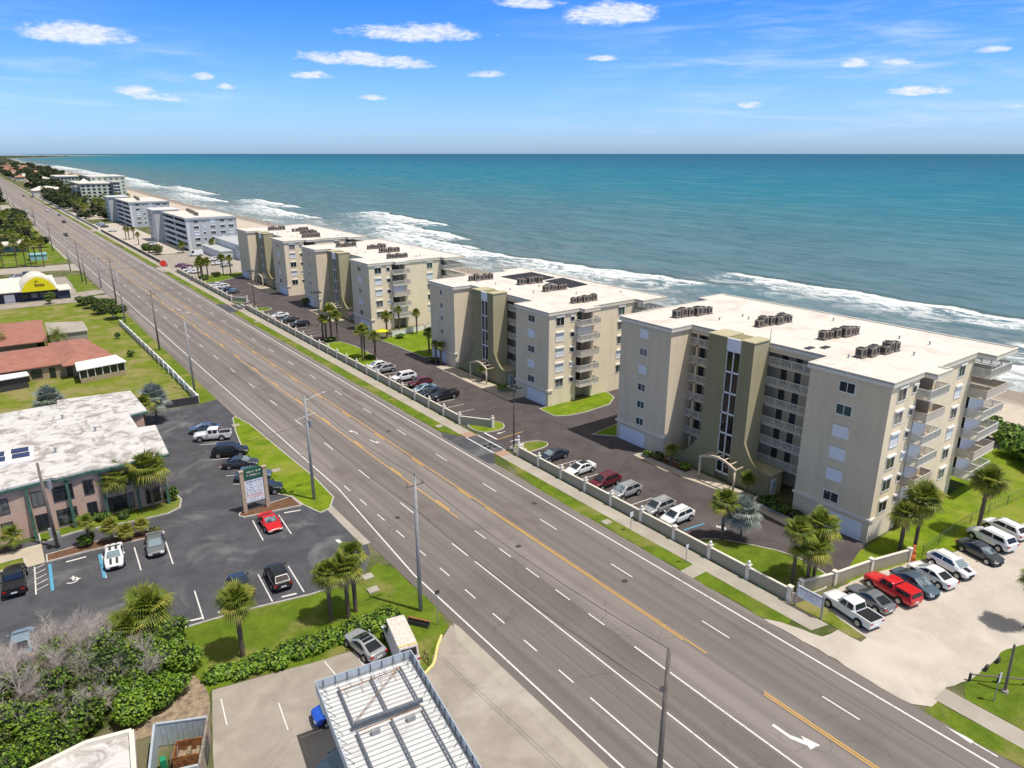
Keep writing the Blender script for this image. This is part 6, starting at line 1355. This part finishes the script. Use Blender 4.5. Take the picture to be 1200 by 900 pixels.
c=thing('hedge','bright green broad leaf hedge along the concrete forecourt, left half','hedge'); blob('foliage',clumps(rn,9.2,54.2,15.5,53.2,8,1.15,1.0),3600,.17,G3,[0,1,1,0,2],3,parent=c)
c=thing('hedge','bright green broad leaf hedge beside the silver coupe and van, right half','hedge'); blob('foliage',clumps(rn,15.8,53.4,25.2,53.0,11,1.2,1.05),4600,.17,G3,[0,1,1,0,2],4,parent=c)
# thicket
TH=[(-1,61.5,3.2,'dark leafy bush at the back of the thicket near the lot',(0,2,3,0)),(2.2,60.5,3.0,'green bush in the thicket below the bright palm',(0,0,1,2)),(4.6,58.6,2.8,'glossy green bush in the middle of the thicket',(0,1,0,2)),(6.3,59.6,2.6,'rounded green bush at the right edge of the thicket by the lot kerb',(0,1,0,2)),(6.9,57.2,2.4,'bright green bush at the thicket edge above the dirt patch',(1,0,1,0)),
(3.9,55.6,2.3,'bright leafy bush low at the front of the thicket',(1,0,0,2)),(1.2,56.6,2.9,'dark bush in the heart of the thicket',(2,0,3,2)),(-1.8,57.4,3.2,'olive bush left of the thicket centre',(3,0,2,0)),(-4.5,59.6,3.2,'green bush at the far left of the thicket',(0,3,0,2)),(-3.6,54.8,2.8,'leafy bush at the left bottom of the thicket',(0,1,2,0)),(-.6,53.4,2.4,'dark low bush near the white parapet roof',(2,0,0,3)),(2.6,53.2,2.0,'small bright bush near the metal enclosure',(1,1,0,0)),(-5.6,56.4,2.8,'yellow green bush at the left frame edge',(1,0,1,3)),(-4.6,51.6,2.2,'glossy bush at the bottom left corner',(1,0,0,2)),(-1.6,50.6,1.6,'low bush above the bottom left roof',(0,3,2,0)),(-7.2,61.5,3,'tall bush beyond the left frame edge of the thicket',(0,2,3,0))]
for i,(x,y,h,l,mi) in enumerate(TH):
    h*=1.3; c=thing('thicket_bush',l,'bush',(x,y,0)); r2=random.Random(50+i); bl=[(r2.uniform(-1.0,1.0),r2.uniform(-1.0,1.0),h*r2.uniform(.35,.68),r2.uniform(.9,1.4),r2.uniform(.9,1.4),h*r2.uniform(.28,.42)) for _ in range(5)]
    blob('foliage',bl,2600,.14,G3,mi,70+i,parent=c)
    b=MB(); [b.tube((0,0,0),(r2.uniform(-1.2,1.2),r2.uniform(-1.2,1.2),h*r2.uniform(.8,1.1)),.05,.015,4) for _ in range(7)]; b.build('branch','bark',c)
for i,(x,y,h,l,mi) in enumerate(((7.0,61.3,2.0,'small glossy bush at the lot kerb right of the bright palm',(0,1,2)),(5.2,57.0,2.6,'tall glossy bush left of the dirt path',(1,0,0,2)),(2.6,58.4,3.2,'dark tall bush beneath the green thicket palm',(0,2,2)),(-.2,59.4,3.4,'olive bush behind the leaning bare tree',(3,0,2)),(-2.6,60.2,3.3,'green bush wrapped in bare grey twigs',(0,3,2)),(.4,54.8,2.6,'glossy bush between the thicket heart and the parapet roof',(0,1,2)),(-2.8,52.4,2.4,'bright bush above the bottom left corner',(1,0,2)),(5.3,54.0,1.7,'low bright bush by the dirt path bend',(1,0,0)),(-6.4,53.6,2.6,'bush cut by the left frame edge',(0,2,3)),(-1.2,56.0,2.8,'yellowish bush in the left half of the thicket',(1,3,0)))):
    h*=1.35; c=thing('thicket_bush',l,'bush',(x,y,0)); r2=random.Random(250+i); bl=[(r2.uniform(-1.1,1.1),r2.uniform(-1.1,1.1),h*r2.uniform(.3,.68),r2.uniform(.7,1.3),r2.uniform(.7,1.3),h*r2.uniform(.25,.4)) for _ in range(6)]
    blob('foliage',bl,2400,.13,G3,mi,270+i,parent=c)
def bare(seed,h=5):
    r2=random.Random(seed); b=MB()
    def br(p,d,l,r,lv):
        for s_ in range(3):
            q=p+d*l/3; b.tube(p,q,r,r*.85,4 if lv<3 else 3,cap=False); p=q; r*=.85; d=(d+Vector((r2.uniform(-.22,.22),r2.uniform(-.22,.22),r2.uniform(-.08,.16)))).normalized()
            if lv<4 and s_>=0:
                for _ in range(2 if lv<3 else 2):
                    dd=(d+Vector((r2.uniform(-1,1),r2.uniform(-1,1),r2.uniform(-.5,.7)))*.85).normalized(); br(p,dd,l*.6,r*.6,lv+1)
    o=thing('bare_tree','bare tree','tree')
    for k in range(4):
        a=k*1.57+r2.uniform(-.5,.5); br(Vector((math.cos(a)*.2,math.sin(a)*.2,0)),Vector((math.cos(a)*.6,math.sin(a)*.6,1)).normalized(),h*.52,.10,0)
    b.build('branches','bark',o); return o
BT=[bare(1,5.2),bare(2,4.4)]
for i,(x,y,k,s_,l) in enumerate(((-2.6,62.6,0,1.0,'large bare grey tree in front of the office lot, left of the thicket'),(.6,62.9,1,1.05,'bare grey tree directly below the blue bay lines'),(2.6,62.0,0,.8,'bare grey tree left of the bright yellow palm'),(-5.6,62.5,1,1.0,'bare grey tree at the left frame edge'),(-1.0,58.4,0,.85,'bare grey tree leaning over the middle of the thicket'),(5.8,60.2,1,.75,'small bare tree at the right end of the thicket'),(-4.0,56.5,1,.9,'bare tangle at the left side of the thicket'),(2.2,57.2,1,.75,'small bare tangle in the middle of the thicket'))):
    place(BT[k],(x,y,0),R.uniform(0,6),l,None,s_)
for i,(x,y,k,s_,l) in enumerate(((-2.2,59.8,1,1.15,'pale bare tree in the left middle of the thicket'),(.8,60.4,0,1.0,'pale bare tree just behind the thicket centre'),(3.8,57.0,1,.9,'bare twiggy tree in front of the bright palm'),(-5.2,58.2,0,1.1,'bare tree near the frame edge above the glossy bushes'),(.2,55.2,1,.85,'low bare tree above the bottom left roof'))):
    place(BT[k],(x,y,.4),R.uniform(0,6),l,None,s_)
def shrub(name,x,y,r,h,n,sz,label,mi=(0,2,3,0),seed=0,cat='bush',group=None,trunk=True):
    c=thing(name,label,cat,(x,y,0),0,group); r2=random.Random(seed+int(x*7+y*3)); bl=[(r2.uniform(-.5,.5)*r,r2.uniform(-.5,.5)*r,h*r2.uniform(.45,.72),r*r2.uniform(.45,.65),r*r2.uniform(.45,.65),h*r2.uniform(.22,.36)) for _ in range(6)]
    blob('foliage',bl,n,sz,G3,mi,seed,parent=c)
    if trunk: b=MB(); [b.tube((0,0,0),(r2.uniform(-.4,.4)*r,r2.uniform(-.4,.4)*r,h*.6),.12,.05,5) for _ in range(3)]; b.build('trunk','bark',c)
    return c
for x,y,r,h,l in ((25.6,212.5,3.2,4.2,'dark round bush closest to the end of the white fence wall'),(24.3,222,3.2,4.0,'dark bush second along the roadside'),(23.6,232,3.2,3.8,'olive roadside bush before the shop street'),(26.8,228,2.2,3.2,'low roadside bush beside the pole'),(21.5,238,2.6,3.0,'olive bush nearest the shop corner')): shrub('roadside_bush',x,y,r,h,1500,.28,l,(2,3,0,2),5)
shrub('shop_bush',13.9,246,1.6,3.6,900,.22,'round green bush standing in front of the yellow sign shop',(0,0,3),6)
shrub('garden_bush',19.6,129.6,1.0,1.2,300,.16,'small bush behind the board fence',(0,2),7); shrub('garden_bush',22.2,169,1.0,1.4,300,.16,'small dark bush against the white fence wall',(2,0),8); shrub('garden_bush',22.6,188,.8,1.6,200,.16,'tiny upright bush on the rough lawn by the fence wall',(2,0),9)
for i,(x,y,r,h,mi,l) in enumerate(((72.9,64.6,.9,.9,(0,2),'low green shrub at the nearest condo garage corner'),(72.9,62.6,1.0,1.5,(3,3),'rust brown round shrub beside the nearest condo entrance bed'),(73.3,45.0,1.3,1.5,(0,2),'dark shrub at the nearest condo podium'),(73.2,43.2,1.2,1.3,(2,0),'dark round shrub below the nearest condo right wing'),(73.4,40.8,1.2,1.2,(2,2),'dark shrub beside the nearest condo garage'),(73.5,53.2+5,1.0,1.0,(0,1),'green shrub left of the entrance canopy'),(73.2,126,1.2,.9,(3,0),'low shrub below the thin triple palm'),(73.2,101.5,1.1,1.3,(0,1),'green shrub at the second condo entrance'),(63.4,136.5,1.4,.8,(2,0),'low dark shrub around the island lawn palms'),(62.7,155.6,1.5,.9,(2,0),'low dark shrub around the third condo palms'),(76.9,148,1.3,1.2,(0,2),'hedge shrub by the third condo white fence'),(73.4,200,1.8,2.2,(2,0),'dark shrub at the third condo north corner'),(60.8,262.6,2.4,1.8,(2,0),'dark shrub at the foot of the roadside palm clump'),(66,256.8+9,2.2,2,(2,3),'hedge between the fourth condo and the grey lot'),(61.5,352,4.2,4.5,(2,2,0),'large dark bush by the wall of the nearer grey apartments'),(63,344,3.4,3.6,(2,3,0),'dark bush next to the white gate of the grey apartments'),(26,84.9,.5,.5,(0,),'tiny shrub beside the directory sign'),(13.7,91.0,.9,2.0,(2,0),'tall narrow shrub at the office corner'),(6.0,90.4,1.1,1.2,(2,0),'dark shrub under the office palms'),(8.6,89.9,1.2,1.0,(2,2),'low dark shrub between the office palms'),(3.7,84.9,.9,1.6,(2,0),'dark shrub at the foot of the small planter palm'),(10.3,83.2,.7,.9,(3,3),'brown shrub behind the grey sedan'),(-9,85.4,1.6,.8,(0,1),'low hedge in the planter behind the black pickup'))):
    shrub('garden_shrub',x,y,r,h,int(420+260*r),.13+.05*r,l,mi,90+i,'shrub',trunk=False)
# sea side dune vegetation
for i,(x,y,r,h,l) in enumerate(((117,33,4.5,3.0,'dense sea grape bush beyond the lush lawn, nearest the condo'),(122,29,4.5,3.0,'dense sea grape bush right of the nearest condo'),(118,41,4.5,2.6,'bright dune bush behind the nearest condo balconies'),(124,38,4,2.4,'dune bush toward the sand beside the nearest condo'),(113,28.5,3.2,3.2,'dark glossy bush at the end of the lush lawn'),(128,31,4,2.0,'low dune bush at the right frame edge'))): shrub('dune_bush',x,y,r,h,2600,.26,l,(0,1,0,2),130+i)
DB=None
for y in range(70,620,16):
    for dx in (0,):
        x=S(y)-44+R.uniform(-3,2)
        if DB is None: DB=shrub('dune_bush',0,0,4,1.8,500,.4,'low green bush on the dune behind the condos',(0,3,1),200,group='bushes on the dune behind the condos'); kids(DB); 
        place(DB,(x,y+R.uniform(-4,4),.2),R.uniform(0,6),'low green bush on the dune behind the condos','bushes on the dune behind the condos',R.uniform(.8,1.3))
# ------------------------------------------------------------------ distant trees, houses (each its own object)
def fartree(seed,r,h,dark=True):
    r2=random.Random(seed); c=thing('distant_tree','tree','tree'); b=MB()
    for _ in range(5):
        x,y=r2.uniform(-.5,.5)*r,r2.uniform(-.5,.5)*r; z=h*r2.uniform(.45,.75); b.ell((x,y,z),r*.5,r*.5,h*.26,7,5,0,.2,r2); leaves(b,r2,(x,y,z),r*.62,r*.62,h*.32,80,.55,[1],.3,.7)
    b.build('crown',['core','dshrub'],c); b=MB(); b.tube((0,0,0),(0,0,h*.6),.2,.12,5); b.build('trunk','trunk',c); return c
FT=[fartree(1,4.5,6.5),fartree(2,3.6,5.2),fartree(3,5.5,7.5)]
rr=random.Random(77)
def far(x,y,lab,grp,pp=.3,sc_=(.8,1.3)):
    if rr.random()<pp: palm(PFAR,x,y,rr.uniform(6,10),lab.replace('tree','palm'),grp.replace('trees','palms'),rr.uniform(.9,1.2))
    else: place(rr.choice(FT),(x,y,0),rr.uniform(0,6),lab,grp,rr.uniform(*sc_))
for i in range(75): far(rr.uniform(-25,24) if i%2 else rr.uniform(2,24),rr.uniform(356,560),'tree among the houses left of the road beyond the tall palms','trees left of the road beyond the tall palms',.45)
for i in range(95): far(rr.uniform(-60,26),rr.uniform(540,1500),'small distant tree left of the road','distant trees left of the road',.3,(1,1.7))
for i in range(55): far(rr.uniform(60,108),rr.uniform(545,705),'dark tree on the seaward side before the green apartments','dark trees before the green apartments',.4)
for i in range(40): far(rr.uniform(59,78),rr.uniform(600,900),'dark roadside tree beside the green apartments','roadside trees beside the green apartments',.25,(1,1.5))
for i in range(150): y=820+2400*rr.random()**1.5; far(rr.uniform(62,S(y)-48),y,'small distant tree in the town along the shore','distant trees along the shore',.1,(1.3,2.4))
for (x,y,l) in ((97,540,1),(101,548,1),(105,552,1)): palm(PFAR,x,y,9,'palm on the dune behind the farther grey apartment roof','palms behind the farther grey apartment roof',1.1)
def farhouse(seed,roofm,lab):
    r2=random.Random(seed); w_,l_=r2.uniform(10,16),r2.uniform(12,20); c=thing('distant_house',lab,'house'); b=MB(); b.box(-w_/2,-l_/2,0,w_/2,l_/2,5); b.build('wall','farwall',c)
    hip([(-w_/2-.6,-l_/2-.6),(w_/2+.6,-l_/2-.6),(w_/2+.6,l_/2+.6),(-w_/2-.6,l_/2+.6)],[(0,-l_/4),(0,l_/4)],5.1,7.8,'roof',roofm,c)
    b=MB(); [b.box(-w_/2+1+i*3,-l_/2-.05,2.2,-w_/2+2.6+i*3,-l_/2-.005,3.8) for i in range(int(w_/3.2))]; b.build('window','glass',c); return c
FH=[farhouse(1,'terracotta','house'),farhouse(2,'croof','house'),farhouse(3,'shingle','house'),farhouse(4,'walk','house')]
for i in range(90):
    y=850+2600*rr.random()**1.3; k=rr.randrange(4); nm=('terracotta','white','red brown','grey')[k]
    place(FH[k],(rr.uniform(66,S(y)-60),y,0),rr.choice((0,1.57,.1)),'small distant house with a %s roof along the shore'%nm,'distant shore houses with %s roofs'%nm,rr.uniform(.9,1.5))
for i in range(60):
    y=430+1500*rr.random(); k=rr.randrange(4); nm=('terracotta','white','red brown','grey')[k]
    place(FH[k],(rr.uniform(-90,16),y,0),rr.choice((0,1.57,.1)),'distant house with a %s roof left of the road'%nm,'distant houses left of the road with %s roofs'%nm,rr.uniform(.8,1.2))
for i,(x,y) in enumerate([(2+6*k,590) for k in range(4)]+[(64,575+12*k) for k in range(6)]+[(66,672+13*k) for k in range(6)]+[(-2+7*k,725) for k in range(4)]+[(68,840+22*k) for k in range(6)]):
    car(('sedan','suv','hatch')[i%3],('white','silver','charcoal','navy','maroon')[i%5],x,y,90 if x<30 else 180,'tiny parked car in a distant lot along the road','cars in distant lots along the road')
# very far town canopy nobody could count
b=MB(); r2=random.Random(5)
for i in range(900):
    y=3000+r2.random()**1.4*11000; x=r2.uniform(-900 if y<6000 else -2000,S(y)-60); b.ell((x,y,2),r2.uniform(14,34),r2.uniform(14,34),r2.uniform(6,12),6,4,0,.2,r2)
o=b.build('woodland','dshrub'); o['kind']='stuff'; o['label']='far off trees merging into one dark band along the coast'; o['category']='woodland'
# ------------------------------------------------------------------ people
def person():
    me=bpy.data.meshes.new('person'); V=[(0,0,.95),(0,0,1.2),(0,0,1.42),(0,0,1.52),(0,0,1.66),(.1,.0,.9),(.12,.12,.5),(.13,-.02,.06),(.13,.14,.03),(-.1,0,.9),(-.12,-.1,.5),(-.13,-.22,.08),(-.13,-.06,.04),(.19,0,1.40),(.25,.04,1.12),(.26,.14,.9),(-.19,0,1.40),(-.25,-.03,1.12),(-.26,.04,.88)]
    E=[(0,1),(1,2),(2,3),(3,4),(0,5),(5,6),(6,7),(7,8),(0,9),(9,10),(10,11),(11,12),(2,13),(13,14),(14,15),(2,16),(16,17),(17,18)]
    me.from_pydata(V,E,[]); o=bpy.data.objects.new('person_src',me); C.objects.link(o); s_=o.modifiers.new('s','SKIN'); o.modifiers.new('u','SUBSURF').levels=1
    rd=[.15,.14,.15,.055,.10,.09,.06,.045,.04,.09,.06,.045,.04,.055,.042,.035,.055,.042,.035]
    for i,r_ in enumerate(rd): me.skin_vertices[0].data[i].radius=(r_,r_*.8)
    me.skin_vertices[0].data[0].use_root=True
    dg=bpy.context.evaluated_depsgraph_get(); dg.update(); m2=bpy.data.meshes.new_from_object(o.evaluated_get(dg)); bpy.data.objects.remove(o)
    m2.materials.clear(); m2.materials.append(M['skin']); q=bpy.data.objects.new('person',m2); C.objects.link(q)
    b=MB(); b.ell((0,-.01,1.70),.115,.125,.12,10,7); b.build('hair','hair',q); b=MB(); b.ell((0,0,1.2),.20,.15,.30,10,8); b.build('shirt','cloth',q); b=MB(); b.ell((0,0,.86),.20,.16,.2,10,6); b.build('shorts','clothd',q); return q
PP=person(); PP['category']='person'
place(PP,(56.5,181.5,.03),rad(170),'person in a pale top and dark shorts walking on the sidewalk by the wall')
for i in range(26):
    y=(150,185,240,330,360,372,390,410,425,455,470,480,500,520,540,560,575,600,640,660,700,740,800,230,260,300)[i]; x=S(y)-rr.uniform(2,12); 
    place(PP,(x,y,bz(x-S(y),y)),rr.uniform(0,6),'small figure in a pale top and dark shorts on the beach by the water','people on the beach by the water')
c=thing('flag','small red and white striped flag by the third condo entrance','flag',(71.5,165.5,0)); b=MB(); b.tube((0,0,0),(0,0,4.2),.04,n=6); b.build('pole','grey',c); b=MB(); [b.box(0.05,-.01,3.2+i*.14,1.3,.01,3.33+i*.14) for i in range(0,7,2)]; b.build('flag_cloth','red',c); b=MB(); [b.box(0.05,-.01,3.34+i*.14,1.3,.01,3.47+i*.14) for i in range(0,6,2)]; b.build('flag_stripe','signw',c)
c=thing('shade_umbrella','small yellow green umbrella by the third condo garage','umbrella',(73.0,149.8,0)); b=MB(); b.tube((0,0,0),(0,0,2.4),.04,n=6); b.build('pole','grey',c); b=MB(); b.tube((0,0,2.1),(0,0,2.7),1.5,.05,8); b.build('canopy','yel',c)
c=thing('garden_statue','small orange brown wrapped figure standing at the end of the olive side wall','statue',(75.0,28.2,0)); b=MB(); b.tube((0,0,0),(0,0,.9),.35,.3,10); b.tube((0,0,.9),(0,0,1.5),.3,.16,10); b.ell((0,0,1.7),.2,.2,.24,8,6); b.build('figure','orangeb',c,smooth=True)
bwall('lawn_fence','white fence around the third condo garage lawn',[(76,150.5),(92,153)],[(76,150.5),(81,151.3),(86,152),(92,153)],h=1.3,mw='whitetrim',mp='cream',ph=1.35,cat='fence',wt=.04)
for o in list(C.objects):
    if o.type=='EMPTY' and o.name.startswith('palm_tree') and o['label']=='palm':
        for k in list(o.children): bpy.data.objects.remove(k)
        bpy.data.objects.remove(o)

for p in PROTO.values():
    for k in kids(p):
        for g in kids(k): bpy.data.objects.remove(g)
        bpy.data.objects.remove(k)
    bpy.data.objects.remove(p)
